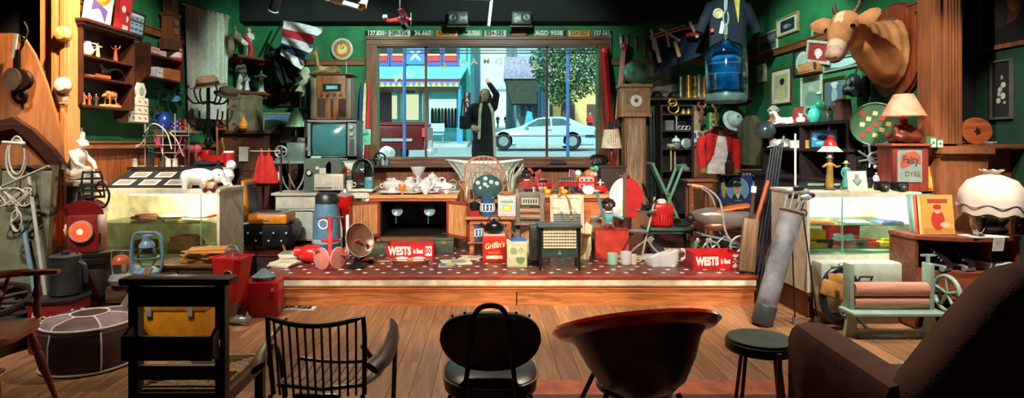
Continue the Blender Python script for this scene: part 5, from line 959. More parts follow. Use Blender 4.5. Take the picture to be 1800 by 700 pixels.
t=T('red_pot','small red enamel pot with lid on the green-grey box','pot',(W(597,0,7.6).x,7.72,zst+.201));pt(t,'body',MB().lathe([(.055,0),(.065,.01),(.068,.07),(.06,.085)]),pnt((200,26,26),.2));pt(t,'lid',MB().lathe([(.07,.085),(.06,.105),(.02,.115),(.014,.12),(.02,.135),(.008,.142)]),pnt((206,30,28),.2));pt(t,'handle',MB().tor((.085,0,.05),.025,.007,'y'),pnt((200,26,26),.2));pt(t,'handle',MB().tor((-.085,0,.05),.025,.007,'y'),pnt((200,26,26),.2))
# glass dome stand
t=table('cream_stand','cream painted stand beside the open cabinet carrying a glass dome',W(604,0,7.3).x,-1.405,7.32,7.9,.955,pnt((214,216,198)))
t=T('glass_dome','large clear glass dome jar with red label on the cream stand','jar',(-1.58,7.62,.957));pt(t,'dome',MB().lathe([(.13,.03),(.14,.06),(.142,.2),(.12,.29),(.07,.34),(.02,.36)]),mat((190,214,208),.04,0,'glass',.14));pt(t,'base',MB().lathe([(.15,0),(.155,.015),(.14,.035)]),BLACK);pt(t,'red_label',MB().box((-.03,-.06,.12),(.12,.02,.13)),mat((140,30,30),.4));pt(t,'knob',MB().lathe([(.015,.355),(.025,.38),(.01,.395)]),GLASS)
solo('teal_box','small teal box at the right edge of the cream stand','box',MB().box((0,0,.07),(.09,.12,.14),bev=.006).box((0,-.062,.08),(.06,.004,.05)),pnt((70,140,150)),(-1.458,7.42,.957))
solo('white_jug','small white jug in front of the glass dome','jug',MB().lathe([(.03,0),(.045,.03),(.035,.08),(.045,.1),(.04,.1),(.03,.08)]).tor((.05,0,.05),.025,.006,'y'),cer((232,230,220)),(W(614,0,7.35).x,7.37,.957))
# teal sign
t=T('shop_notice','pale teal hand-lettered sign beside the television','sign',(W(638,0,8.6).x,8.6,W(0,241,8.6).z));pt(t,'card',MB().box((0,0,0),(.22,.008,.22)),flat((130,214,186)));text(t,'SPECIALS',.042,flat((20,40,36)),(0,-.006,.03),(PI/2,R(-12),0),bold=.001);text(t,'C',.05,flat((20,40,36)),(.03,-.006,-.05),(PI/2,R(-12),0));pt(t,'post',MB().cyl((0,.01,-1.315),(0,.01,-.1),.012),WHITE);pt(t,'foot',MB().cyl((0,.01,-1.3),(0,.01,-1.32),.06,.07),WHITE)
# things on the window sill
for px,h,cc,lb in((672,.12,(226,232,226),'white small bottle at the left of the window sill'),(679,.12,(120,170,176),'pale teal small bottle beside the white one on the sill'),(664,.1,(70,110,100),'dark green small bottle at the sill end')):bottle('sill_bottle',lb,(W(px,0,9.3).x,9.33,1.173),h,.028,mat(cc,.12),WHITE)
t=T('bicycle_lamp','small spoked wheel toy leaning on the window sill','toy',(W(668,0,9.38).x,9.38,1.275),(R(6),0,0));pt(t,'tyre',MB().tor((0,0,0),.085,.014,'y'),RUBBER);pt(t,'hub',MB().cyl((0,-.02,0),(0,.02,0),.018),CHROME)
for k in range(8):a=k*PI/4;pt(t,'spoke',MB().cyl((0,0,0),(.08*cos(a),0,.08*sin(a)),.003,n=5),CHROME)
# black trunk and record player
t=T('studded_stool','black buttoned leather ottoman on tapered legs','ottoman',(W(462,0,6.95).x,6.92,ZS));pt(t,'body',MB().loft([[V((a*w,.22+b*w*.62,z))for a,b in((-1,-.85),(-.9,-1),(.9,-1),(1,-.85),(1,.85),(.9,1),(-.9,1),(-1,.85))]for w,z in((.28,.06),(.31,.1),(.335,.25),(.32,.3))]),mat((26,32,34),.4,0,'plain',.2,9,.2))
for k in range(4):
    for j in range(2):pt(t,'stud',MB().sph((-.22+k*.145+.06*j,.22-.205-.012*j,.12+j*.09),.013,8),WHITE)
for a in(-.22,.22):
    for y in(.06,.38):pt(t,'leg',MB().cyl((a,y,.08),(a*1.1,y,0),.022,.012),wood((190,130,70)))
t=T('record_player','orange portable record player with open lid','record player',(W(468,0,7.0).x,6.95,ZS+.302));OR=pnt((226,136,30),.35);pt(t,'base',MB().box((.02,.18,.06),(.46,.34,.12),bev=.03),OR);pt(t,'deck',MB().box((.02,.18,.123),(.42,.3,.008)),pnt((150,152,146)));pt(t,'turntable',MB().cyl((.0,.18,.126),(0,.18,.14),.12,n=28),pnt((70,74,74)));pt(t,'tone_arm',MB().tube([(.17,.28,.15),(.16,.2,.155),(.1,.14,.15)],.008),CHROME)
q=pt(t,'lid',MB().box((-.26,.18,.3),(.09,.36,.42),(0,R(-8),0),bev=.035),OR);pt(q,'speaker_panel',MB().box((-.208,.18,.3),(.016,.3,.35),(0,R(-8),0),bev=.01),pnt((96,92,92)))
for k in range(9):pt(q,'speaker_slot',MB().box((-.218+.016+(k-4)*-.0053+.006,.18,.3+(k-4)*.036),(.008,.26,.012),(0,R(-8),0)),pnt((40,40,42)))
pt(t,'clasp',MB().box((.02,-.0,.07),(.05,.015,.04)),CHROME);solo('white_cable','white cable bundle beside the orange record player','cable',MB().tor((0,0,.012),.04,.009,sc=(1.4,1)).tor((-.05,.01,.012),.03,.009),WHITE,(W(424,0,6.9).x,6.98,ZS+.302))
# red dress on pegs
t=T('red_dress','small red dress pegged on a line','dress',(W(466,0,7.6).x,7.6,0));zt_,zb_=W(0,274,7.6).z,W(0,322,7.6).z;n=24;rings=[]
for z,rx in((zb_,.15),(zb_+.1,.135),(zb_+.22,.11),(zt_-.03,.085),(zt_,.07)):rings.append([V((rx*(1+.1*sin(i*1.9))*cos(2*PI*i/n),.05*sin(2*PI*i/n)*(1+.3*sin(i*2)),z))for i in range(n)])
pt(t,'skirt',MB().loft(rings),fab((206,40,38)));pt(t,'strap',MB().tube(spline([(-.05,0,zt_),(-.04,-.01,zt_+.05),(-.03,0,zt_)]),.008).tube(spline([(.04,0,zt_),(.05,-.01,zt_+.05),(.06,0,zt_)]),.008),fab((206,40,38)))
for s in(-.045,.05):pt(t,'peg',MB().box((s,0,zt_+.05),(.014,.02,.08)),wood((200,150,90)))
t=T('clothes_line','thin line and posts holding the red dress','line',(W(466,0,7.6).x,7.6,ZS));pt(t,'line',MB().cyl((-.2,0,zt_-ZS+.06),(.2,0,zt_-ZS+.06),.004),WHITE)
for s in(-.2,.2):pt(t,'post',MB().cyl((s,0,0),(s,0,zt_-ZS+.09),.012),DARKW)
t=T('card_album','small red and white booklet hanging right of the red dress','booklet',(W(489,0,7.7).x,7.7,W(0,310,7.7).z));pt(t,'cover',MB().box((0,0,0),(.09,.012,.14)),flat((170,50,60)));pt(t,'label',MB().box((-.01,-.008,.0),(.05,.002,.1)),PAPER)
t=T('amber_purse','orange beaded purse hanging on the dark table edge','purse',W(395,298,7.0));pt(t,'pouch',MB().lathe([(.02,-.1),(.06,-.08),(.065,-.02),(.05,.03),(.04,.05)],sc=(1,.6)),fab((226,100,30)));pt(t,'strap',MB().tor((0,0,.07),.04,.005,'y'),fab((190,80,30)))
# magazines
def mags(label,loc,n,w,d,rz,cols,name='magazine_pile',thick=.012):
    t=T(name,label,'magazines',loc,rz)
    for k in range(n):q=pt(t,'magazine',MB(flat((214,206,186))).box((rnd.uniform(-.015,.015),rnd.uniform(-.015,.015),thick*(k+.5)),(w,d,thick*.92),(0,0,rnd.uniform(-.1,.1))),None)
    pt(t,'top_cover',MB().box((0,0,thick*n+.0012),(w*.96,d*.96,.002)),flat(cols[0]));pt(t,'cover_picture',MB().box((w*.1,-d*.05,thick*n+.003),(w*.5,d*.6,.0015)),flat(cols[1]));return t
mags('tall pile of old magazines on the stage by the ottoman',SP(515,461)+V((0,.1,0)),7,.3,.24,R(10),[(120,140,110),(206,196,150)]);mags('low pile of old magazines in front of the tall magazine pile',SP(499,467),3,.24,.19,R(-14),[(222,212,190),(190,180,150)])
mags('spread magazines on the stage in front of the open cabinet',SP(800,462),2,.3,.22,R(14),[(200,206,190),(140,150,110)],thick=.006);mags('blue and yellow magazine at the front of the spread',SP(788,468),1,.17,.12,R(-6),[(60,120,190),(206,180,60)],thick=.012);mags('cream magazine behind the spread by the cabinet door',SP(828,455),2,.22,.18,R(-20),[(226,216,190),(170,160,130)],thick=.007)
# blue churn, red cone
t=T('blue_canister','tall blue enamel canister vacuum with ring emblem','vacuum cleaner',SP(569,455)+V((0,.12,0)));BLU=pnt((84,122,150),.3);pt(t,'body',MB().lathe([(.15,.14),(.15,.2),(.14,.4),(.125,.55),(.118,.58)],n=28),BLU);pt(t,'top',MB().lathe([(.122,.58),(.122,.66),(.1,.69),(.03,.7)],n=28),pnt((34,40,42)));pt(t,'band',MB().lathe([(.152,.15),(.16,.16),(.16,.19),(.152,.2)],n=28),CHROME);pt(t,'lower_body',MB().lathe([(.14,0),(.145,.02),(.15,.14)],n=28),pnt((60,92,120)));pt(t,'emblem',MB().tor((0,-.138,.37),.048,.008,'y'),WHITE);pt(t,'emblem_disc',MB().cyl((0,-.12,.37),(0,-.14,.37),.03),BLU);pt(t,'hose_socket',MB().cyl((.1,-.06,.62),(.14,-.09,.62),.03),IRON)
t=T('fire_extinguisher','red inverted cone fire extinguisher behind the blue canister','extinguisher',SP(603,440)+V((0,.1,0)));pt(t,'cone',MB().lathe([(.02,.22),(.03,.24),(.09,.52),(.105,.6),(.1,.62)],n=24),pnt((196,24,24),.25));pt(t,'cap',MB().lathe([(.1,.62),(.08,.64),(.04,.66),(.03,.7)],n=20),CHROME);pt(t,'bracket',MB().box((0,.1,.3),(.05,.03,.6)).box((0,.05,.42),(.18,.06,.025)).cyl((0,0,0),(0,0,.23),.03),IRON)
solo('white_rod','white enamel rod standing between extinguisher and cabinet door','rod',MB().cyl((0,0,0),(0,0,.44),.018).sph((0,0,.45),.02),WHITE,SP(611,455))
# tricycle
t=T('toy_tricycle','worn red toy tricycle with solid disc wheels','tricycle',SP(580,474),R(14));TR=pnt((180,46,46),.45);PK=pnt((196,120,112),.5)
for s in(-1,1):pt(t,'front_wheel',MB().lathe([(.105,-.01),(.11,-.004),(.11,.004),(.105,.01),(.03,.018)],(s*.075,-.01,.11),rot=(PI/2,0,R(s*48))),PK)
pt(t,'fork',MB().box((0,-.005,.2),(.035,.04,.36),(R(-6),0,0)).box((0,-.03,.06),(.08,.05,.1),bev=.015),TR);pt(t,'handle_stem',MB().cyl((0,.02,.36),(0,.03,.5),.022),TR);pt(t,'handlebar',MB().cyl((-.13,.03,.5),(.13,.05,.5),.011),wood((90,60,40),'x'));pt(t,'frame_tube',MB().tube([(0,.02,.3),(0,.15,.22),(0,.32,.2)],.022),TR);pt(t,'seat',MB().lathe([(.02,0),(.09,.01),(.09,.03),(.02,.035)],(0,.3,.22),sc=(1,1.2)),TR);pt(t,'pedal',MB().cyl((-.16,0,.2),(.16,0,.13),.012),TR)
for s in(-1,1):pt(t,'rear_wheel',MB().lathe([(.075,-.012),(.08,0),(.075,.012),(.02,.02)],(s*.15,.34,.08),rot=(0,PI/2,0)),PK)
pt(t,'axle',MB().cyl((-.15,.34,.08),(.15,.34,.08),.01),IRON);solo('red_motor','red painted toy motor lying behind the tricycle','toy',MB().sph((0,0,.1),(.13,.09,.09)).cyl((-.16,0,.12),(-.06,0,.12),.05).cyl((.1,0,.05),(.1,0,.0),.03),pnt((196,34,30),.3),SP(546,463))
# bowl heater
t=T('bowl_heater','copper parabolic bowl heater on a black foot','heater',SP(626,470));COP=mat((150,110,90),.28,.6,'plain',.2,10,.03);X=Matrix.Translation((.03,0,.27))@Euler((R(74),0,R(50))).to_matrix().to_4x4()
m=MB().at(X);m.lathe([(.02,-.07),(.08,-.062),(.13,-.035),(.165,.01),(.17,.012),(.133,-.025),(.08,-.05),(.02,-.058)],n=32);pt(t,'bowl',m,COP);m=MB().at(X);pt(t,'element',m.cyl((0,0,-.06),(0,0,.03),.014),pnt((150,60,50)));m=MB().at(X);pt(t,'guard',m.tor((0,0,.014),.168,.004),CHROME);pt(t,'foot',MB().lathe([(.1,0),(.105,.015),(.05,.035),(.02,.06),(.02,.1)]),BLACK);pt(t,'yoke',MB().tube(spline([(.02,.02,.06),(.1,.08,.12),(.1,.06,.22)]),.012),BLACK)
# open cabinet with doors
CBW=wood((186,104,60));t=T('open_cabinet','wooden cabinet with open reeded doors and dark inside','cabinet',(-.881,7.1,ZS));cw,cdp,ch=.98,1.0,.63
pt(t,'top',MB().box((0,cdp/2-.02,ch-.02),(cw+.05,cdp+.06,.04),bev=.008),wood((206,140,82),'x'));pt(t,'cornice',MB().box((0,-.015,ch-.055),(cw+.01,.03,.03)),wood((170,84,50),'x'))
for s in(-1,1):pt(t,'side',MB().box((s*(cw/2-.05),cdp/2,ch/2-.02),(.1,cdp,ch-.04)),CBW)
pt(t,'back',MB().box((0,cdp-.01,ch/2),(cw-.2,.02,ch-.05)),mat((24,16,14)));pt(t,'floor_board',MB().box((0,cdp/2,.07),(cw-.2,cdp,.14)),wood((120,66,44),'x'));pt(t,'dark_sheet',MB().box((-.386,.5,.35),(.008,.9,.4)).box((.386,.5,.35),(.008,.9,.4)).box((0,.5,.56),(.77,.9,.01)).box((0,.5,.145),(.77,.98,.008)),mat((26,18,16)))  # near-black back and thin inner sheets darken the cabinet's inside
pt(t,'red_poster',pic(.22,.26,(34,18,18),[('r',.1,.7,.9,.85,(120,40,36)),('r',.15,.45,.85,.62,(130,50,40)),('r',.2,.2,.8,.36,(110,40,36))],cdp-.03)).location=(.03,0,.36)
for s,(ex,ey)in((-1,(-.295,-.255)),(1,(.27,-.295))):
    hx=s*.392;a=math.atan2(ey,ex);X=Matrix.Translation((hx,-.012,.36))@Matrix.Rotation(a,4,'Z');L=.39
    q=pt(t,'door',MB().at(X).box((L/2,0,.19),(L,.022,.035)).box((L/2,0,-.19),(L,.022,.035)).box((.018,0,0),(.035,.022,.4)).box((L-.018,0,0),(.035,.022,.4)),wood((150,66,44)))
    for k in range(8):pt(q,'reed',MB().at(X).box((.035+(k+.5)*(L-.07)/8,0,0),((L-.07)/8-.003,.014,.345)),wood((214,150,96)))
for px in(698,755):
    p=W(px,371,7.3);t=T('car_headlamp','round chrome headlamp hanging at the %s of the open cabinet'%('left' if px<720 else 'right'),'lamp',(p.x,7.32,p.z));pt(t,'bowl',MB().lathe([(.015,-.08),(.045,-.06),(.06,-.02),(.066,.015),(.062,.02)],rot=(R(80),0,0)),STEEL);pt(t,'lens',MB().lathe([(.06,.018),(.045,.03),(.01,.036)],rot=(R(80),0,0)),mat((120,150,156),.08));pt(t,'stem',MB().cyl((0,.03,.03),(0,.03,.12),.012),IRON);pt(t,'bright_spot',MB().sph((-.012,-.034,-.028),.016,10),mat((240,250,250),.2,0,'emit',scale=1.5));pt(t,'wire',MB().cyl((-.02,.02,-.05),(-.02,.02,-.16),.004),STEEL)  # small glowing bead put in as the bright spot low on the lens
def wests(label,loc,w,h,d,rz=0):
    t=T('sweet_box',label,'box',loc,rz);RB=mat((190,26,26),.5);pt(t,'front',MB().box((0,-d/2,h/2),(w,.01,h)),RB);pt(t,'back',MB().box((0,d/2,h/2),(w,.01,h)),RB)
    for s in(-1,1):pt(t,'end',MB().box((s*w/2,0,h/2),(.01,d,h)),RB)
    pt(t,'bottom',MB().box((0,0,.006),(w,d,.012)),RB);hh=min(h,w*.26);text(t,'WESTS',hh*.92,flat((238,228,216)),(-w*.21,-d/2-.006,h*.48),sx=.66,bold=.006);text(t,'is Best',hh*.55,flat((238,228,216)),(w*.185,-d/2-.006,h*.48),sx=.55,bold=.003)
    pt(t,'price_patch',MB().box((w*.41,-d/2-.006,h*.5),(w*.14,.002,h*.8)),flat((236,226,214)));text(t,'50',h*.62,flat((150,24,24)),(w*.4,-d/2-.0075,h*.5),sx=.8,bold=.003);text(t,'¢',h*.35,flat((150,24,24)),(w*.455,-d/2-.0075,h*.66),sx=.8);return t
wests('red sweet box with white lettering under the open cabinet',SP(722,449),.5,.13,.2);t=wests('red sweet box with white lettering at the right end of the stage',SP(1250,469),.46,.16,.26,R(4))
for k,(px,lb)in enumerate(((1222,'silver whisk standing in the right sweet box'),(1248,'crossed steel skewers in the right sweet box'),(1262,'bent steel spoon in the right sweet box'))):solo('kitchen_tool',lb,'utensil',MB().cyl((0,0,0),(.06-.05*k,.02,.2),.006).sph((.06-.05*k,.02,.2),(.02,.01,.03)),STEEL,SP(px,466)+V((0,.08,.03)))
def toolcase(label,px,py,w,h,col):t=T('tin_box',label,'tin box',SP(px,py));pt(t,'body',MB().box((0,.1,h*.4),(w,.2,h*.8),bev=.008),pnt(col));pt(t,'lid',MB().box((0,.1,h*.9),(w*1.02,.205,h*.2),bev=.006),pnt(col));pt(t,'catch',MB().box((0,-.004,h*.72),(.04,.01,.04)),BRASS);pt(t,'handle',MB().tor((0,.1,h),.04,.006,'y',a0=0,a1=PI),IRON)
toolcase('dark green tin box left of the red sweet box',662,448,.27,.12,(60,84,60));toolcase('dark olive tin box right of the red sweet box',780,446,.22,.17,(52,66,54))
t=T('shoe_tray','oval wooden tray with two white brushes before the sweet box','tray',SP(722,462));pt(t,'tray',MB().lathe([(.15,0),(.18,.03),(.175,.034),(.14,.01)],sc=(1.15,.55),n=28),wood((190,96,60),'x'))
for s in(-.09,.08):solo('white_brush','white oval clothes brush on the %s of the wooden tray'%('left' if s<0 else 'right'),'brush',MB().sph((0,0,.012),(.07,.035,.016)).box((0,0,-.005),(.1,.04,.02)),WHITE,SP(722,462)+V((s,0,.034)))
t=T('tennis_racquet','old wooden racquet lying on the stage before the bowl heater','racquet',SP(676,463),R(-12));pt(t,'handle',MB().cyl((-.3,0,.02),(-.08,0,.02),.014),wood((150,60,40),'x'));pt(t,'shaft',MB().cyl((-.08,0,.02),(.06,0,.02),.01),wood((190,120,80),'x'));pt(t,'grip',MB().box((-.2,.03,.02),(.14,.07,.03),bev=.01),wood((206,110,60),'x'))
# ================================================================ CHINA ON THE OPEN CABINET
zc=ZS+.632;CH=cer((216,216,212));CB=(70,100,180);CO=(226,120,50)
def ct(px,d,z=0):return V((W(px,0,d).x,d,zc+z))
plate('china_plate','white oval serving plate at the front left of the china',ct(690,7.22),.17,CH,rim=None);plate('china_plate','white dinner plate lying under the orange flowered teapot',ct(722,7.25),.15,CH,rim=(226,214,200))
plate('china_plate','blue-rimmed plate at the front right of the china',ct(757,7.3),.13,CH,rim=CB);plate('china_plate','white plate at the back left of the china',ct(700,7.75),.15,CH);plate('china_plate','white plate at the back right of the china',ct(775,7.75),.14,CH,rim=(200,210,220))
def teapot(label,loc,r,mt,deco,rz=0):
    t=T('teapot',label,'teapot',loc,rz);pt(t,'body',MB().lathe([(r*.5,0),(r*.6,.05*r),(r,r*.6),(r*.95,r*1.0),(r*.55,r*1.35),(r*.45,r*1.4)]),mt);pt(t,'lid',MB().lathe([(r*.48,r*1.4),(r*.4,r*1.55),(r*.1,r*1.65),(r*.14,r*1.78),(r*.03,r*1.85)]),mt);pt(t,'handle',MB().tor((r*1.1,0,r*.75),r*.42,r*.09,'y'),mt);pt(t,'spout',MB().tube(spline([(-r*.8,0,r*.5),(-r*1.25,0,r*.8),(-r*1.5,0,r*1.3)]),[r*.2-r*.008*i for i in range(11)],10),mt)
    for k in range(4):a=-PI/2+(k-1.5)*.45;pt(t,'painted_flower',MB().sph((r*.98*cos(a),r*.98*sin(a),r*(.6+.15*(k%2))),(r*.16,r*.05,r*.14),8),flat(deco))
    return t
teapot('white teapot with orange flowers in the middle of the china',ct(718,7.36),.1,CH,CO,R(20));teapot('white teapot with blue flowers right of the middle of the china',ct(745,7.42),.09,CH,CB,R(160));teapot('large plain white teapot at the back of the china',ct(760,7.78,.03),.11,CH,(220,224,228),R(10))
def tureen(label,loc,r,mt,lid=True):
    t=T('tureen',label,'tureen',loc);pt(t,'bowl',MB().lathe([(r*.5,0),(r*.55,r*.1),(r*.9,r*.4),(r,r*.8),(r*.95,r*.8)],sc=(1.2,.9)),mt)
    pt(t,'lid',MB().lathe([(r*1.02,r*.8),(r*.8,r*1.05),(r*.3,r*1.2),(r*.1,r*1.25),(r*.15,r*1.4),(r*.03,r*1.45)],sc=(1.2,.9)),mt)
    for s in(-1,1):pt(t,'handle',MB().tor((s*r*1.2,0,r*.6),r*.2,r*.06,'y'),mt)
tureen('white lidded tureen with looped handles at the left of the china',ct(692,7.58),.12,CH);tureen('smaller white lidded tureen at the right of the china',ct(780,7.45),.1,cer((226,230,236)))
for px,d,z,r,rz,bn,lb in((690,7.4,0,.05,0,None,'plain white cup at the left edge of the china'),(709,7.28,.03,.048,40,(226,180,140),'white cup with peach band before the tureen'),(733,7.2,.03,.048,160,CB,'white cup with blue band in the front middle'),(748,7.16,0,.046,20,None,'plain white cup in the front middle of the china'),(768,7.26,.025,.05,30,CB,'white cup with blue band on the blue-rimmed plate'),(785,7.25,0,.05,-30,(90,110,170),'white cup with navy band at the right edge of the china'),(690,7.72,.03,.052,90,None,'plain white cup on the back left plate'),(706,7.78,.03,.05,10,(210,200,190),'white cup with grey band on the back left plate'),(790,7.7,.03,.05,0,None,'plain white cup on the back right plate')):cup('china_cup',lb,ct(px,d,z),r,r*1.2,CH,R(rz),band=bn)
t=T('compote','white pedestal bowl standing tallest among the china','bowl',ct(735,7.7));pt(t,'foot',MB().lathe([(.07,0),(.07,.015),(.025,.05),(.022,.17),(.04,.2)]),CH);pt(t,'bowl',MB().lathe([(.04,.2),(.06,.22),(.1,.3),(.095,.3),(.05,.23)],n=20),CH)
for px,d,lb,h in((672,7.6,'tall white fluted vase at the far left of the china',.15),(752,7.62,'white sugar bowl with pointed lid behind the blue teapot',.17),(771,7.58,'white milk jug behind the small tureen',.15),(722,7.62,'white coffee pot behind the orange teapot',.18)):jug('china_jug',lb,ct(px if px>680 else 686,d if px>680 else 7.9),h,.055,CH,R(px*7%90))
solo('coral_ornament','orange coral-shaped china ornament at the front of the china','ornament',MB().cyl((0,0,0),(0,0,.06),.014).sph((0,0,.07),(.035,.02,.03)).sph((.03,-.01,.1),(.02,.015,.025)).sph((-.03,0,.1),(.02,.015,.03)),cer((226,120,50)),ct(707,7.13))
solo('silver_tray','tarnished silver cruet at the right corner of the open cabinet','cruet',MB().box((0,0,.01),(.18,.1,.02)).cyl((-.05,0,.02),(-.05,0,.09),.025).cyl((.03,0,.02),(.03,0,.1),.022).tor((0,0,.1),.05,.004,'y'),STEEL,ct(796,7.5))
# ================================================================ CENTRE: BASSINET, CHAIR
t=T('bassinet','white flared wicker bassinet behind the cane chair','bassinet',(W(851,0,8.6).x,8.75,ZS));WK=pnt((214,224,216),.6);n=40
def ell(a,b,z,w=0):return[V((a*cos(2*PI*i/n)*(1+w*cos(4*PI*i/n)),b*sin(2*PI*i/n),z+.07*max(0,abs(cos(2*PI*i/n))-.5)*(1 if w else 0)))for i in range(n)]
pt(t,'basket',MB().loft([ell(.28,.17,.58),ell(.31,.2,.65),ell(.36,.24,.78),ell(.44,.3,.88,.06),ell(.5,.34,.955,.1),ell(.49,.33,.955,.1),ell(.43,.29,.88,.06),ell(.34,.22,.78),ell(.28,.17,.62)]),mat((206,220,212),.7,0,'plain',.2,60,.4))
pt(t,'rim',MB().tube(ell(.5,.34,.96,.1),.014,8,True),WK)
for k in range(20):i=k*2;pt(t,'cane_rib',MB().tube([ell(.285,.175,.6)[i],ell(.365,.245,.78)[i],ell(.445,.305,.88,.06)[i],ell(.505,.345,.955,.1)[i]],.006,5),WK)
for a in(-.3,.3):
    for b_ in(-.16,.16):pt(t,'leg',MB().cyl((a,b_,0),(a*.8,b_*.8,.62),.016),WK)
t=T('cane_chair','cane hoop-back chair in front of the bassinet','chair',(W(850,0,7.9).x,7.9,ZS));CN=wood((196,132,90));hw=.25;zt_=1.06;zs=.50
def hoop(x,z0,z1,y=.1):return[(x*cos(PI*i/16),y,z0+(z1-z0)*sin(PI*i/16))for i in range(17)]
pt(t,'back_hoop',MB().tube([(hw,.1,zs)]+[(p[0]*1.0,p[1],p[2])for p in hoop(hw,.86,zt_)]+[(-hw,.1,zs)],.012),CN);pt(t,'inner_hoop',MB().tube([(.19,.1,zs)]+hoop(.19,.72,.95)+[(-.19,.1,zs)],.009),CN)
for k in range(7):x=-.18+k*.06;pt(t,'spindle',MB().cyl((x*.7,.1,zs),(x,.1,.86+(zt_-.86)*math.sqrt(max(0,1-(x/hw)**2))-.01),.006),CN)
pt(t,'cross_rail',MB().cyl((-.25,.1,.86),(.25,.1,.86),.01),CN);pt(t,'cross_rail',MB().cyl((-.25,.1,.68),(.25,.1,.68),.008),CN);pt(t,'seat',MB().lathe([(.22,zs-.03),(.25,zs-.02),(.25,zs),(.2,zs+.005)],(0,-.06,0),sc=(1,.85)),CN)
for s in(-1,1):
    pt(t,'arm',MB().tube(spline([(s*.25,.1,.72),(s*.31,-.02,.74),(s*.3,-.16,.72),(s*.25,-.2,.66),(s*.22,-.2,zs)]),.011),CN)
    for y in(-.2,.1):pt(t,'leg',MB().cyl((s*.2,y,zs-.02),(s*.24,y*1.15,0),.016,.012),CN)
    pt(t,'stretcher',MB().cyl((s*.22,-.2,.2),(s*.22,.1,.2),.009),CN)
t=T('floral_cushion','dark teal cushion with white flowers on the cane chair','cushion',(W(857,0,7.85).x,7.84,ZS+.505));pt(t,'pad',MB().sph((0,.06,.16),(.19,.05,.165),24,(R(-8),0,0)),fab((46,84,88)))
for k in range(11):a=k*2.4;r=.045*math.sqrt(k);pt(t,'flower',MB().sph((r*cos(a),.02+.12*r*r*4,.165+r*sin(a)),(.03,.012,.028),8),fab((206,224,206)))
t=T('dried_plants','bunch of pale dried reeds and white ribbon beside the bassinet','dried flowers',(W(898,0,8.3).x,8.15,ZS));pt(t,'vase',MB().lathe([(.07,0),(.09,.2),(.06,.45),(.075,.5),(.06,.5),(.05,.44)]),cer((70,84,70)))
for k in range(14):a=k*2.4;pt(t,'reed',MB().tube(spline([(.02*cos(a),.02*sin(a),.45),(.06*cos(a),.05*sin(a),.75),(.05+.12*cos(a),.08*sin(a),.9+.06*sin(k))]),.007,5),mat((150,176,146)if k%2 else(226,232,222),.7))
# ================================================================ SMALL TABLE, TINS, KETTLE
t=table('small_table','small orange wooden table carrying the blue pot',W(818,0,6.7).x,W(906,0,6.7).x,6.72,7.02,.69,wood((196,110,66),'x'),apron=.05);pt(t,'lower_shelf',MB().box((0,.15,.13),(.5,.26,.02)),wood((170,90,56),'x'))
BW=cer((52,92,140));
def bluepot(label,loc,r,h):
    t=T('patterned_pot',label,'pot',loc);pt(t,'body',MB().lathe([(r*.95,0),(r,.01),(r*1.0,h*.95),(r*1.04,h),(r*.95,h),(r*.9,.03)]),BW)
    for k in range(5):a=-PI/2+(k-2)*.55;pt(t,'white_motif',MB().tor((0,0,0),h*.14,h*.03,'y',14,6,(1,1.6)).xf(Matrix.Translation((r*1.0*cos(a),r*1.0*sin(a),h*.5))@Matrix.Rotation(a+PI/2,4,'Z')),flat((216,224,226)))
bluepot('blue and white patterned pot on the small orange table',(W(857,0,6.8).x,6.82,.692),.075,.2);bluepot('blue and white patterned pot on the shelf below the small table',(W(838,0,6.8).x,6.84,ZS+.142),.068,.19)
t=T('coffee_grinder','black coffee grinder with red drawer on the small table','grinder',(W(834,0,6.8).x,6.84,.692));pt(t,'drawer',MB().box((0,0,.03),(.1,.1,.06)),pnt((150,30,30)));pt(t,'hopper',MB().lathe([(.04,.06),(.055,.1),(.05,.15),(.02,.165)]),BLACK);pt(t,'crank',MB().tube([(0,0,.16),(0,0,.19),(.07,-.02,.2)],.007),IRON);pt(t,'crank_knob',MB().sph((.07,-.02,.215),.016,8),BLACK)
t=T('biscuit_carton','pale blue and yellow bread tin with handle on the small table','tin',(W(891,0,6.75).x,6.86,.692));pt(t,'body',MB().box((0,0,.11),(.2,.17,.22),bev=.008),pnt((196,206,206)));pt(t,'sunburst',pic(.17,.17,(190,204,210),[('e',.5,.4,.36,.24,(236,190,70)),('e',.5,.4,.22,.14,(246,224,140)),('r',.1,.75,.9,.88,(130,160,150))],-.088)).location=(0,0,.11);pt(t,'lid',MB().box((0,0,.226),(.205,.175,.016)),pnt((206,196,176)))
for k in range(3):solo('bread_loaf',('brown','golden','pale')[k]+' twisted bread roll on the yellow and blue tin','bread',MB().sph((0,0,.016),(.085,.028,.018)).sph((.04,0,.022),(.03,.025,.015)),mat(((170,100,60),(200,140,90),(214,170,130))[k],.7),(W(891,0,6.75).x,6.80+k*.058,.927),R(8-8*k))
t=T('griffins_tin','square red biscuit tin with cream script lettering','tin',SP(869,461)+V((0,.13,0)));pt(t,'body',MB().box((0,0,.135),(.245,.24,.27),bev=.006),pnt((196,40,26),.35));text(t,"Griffin's",.085,flat((240,226,190)),(0,-.1215,.17),(PI/2,R(-8),0),shear=.3,sx=.78,bold=.001);text(t,'BISCUITS',.035,flat((226,170,100)),(0,-.1215,.095),sx=.9);pt(t,'label_strip',MB().box((0,-.1215,.05),(.17,.002,.035)),flat((236,214,180)));pt(t,'lid',MB().box((0,0,.275),(.22,.21,.012)),pnt((214,196,170)))
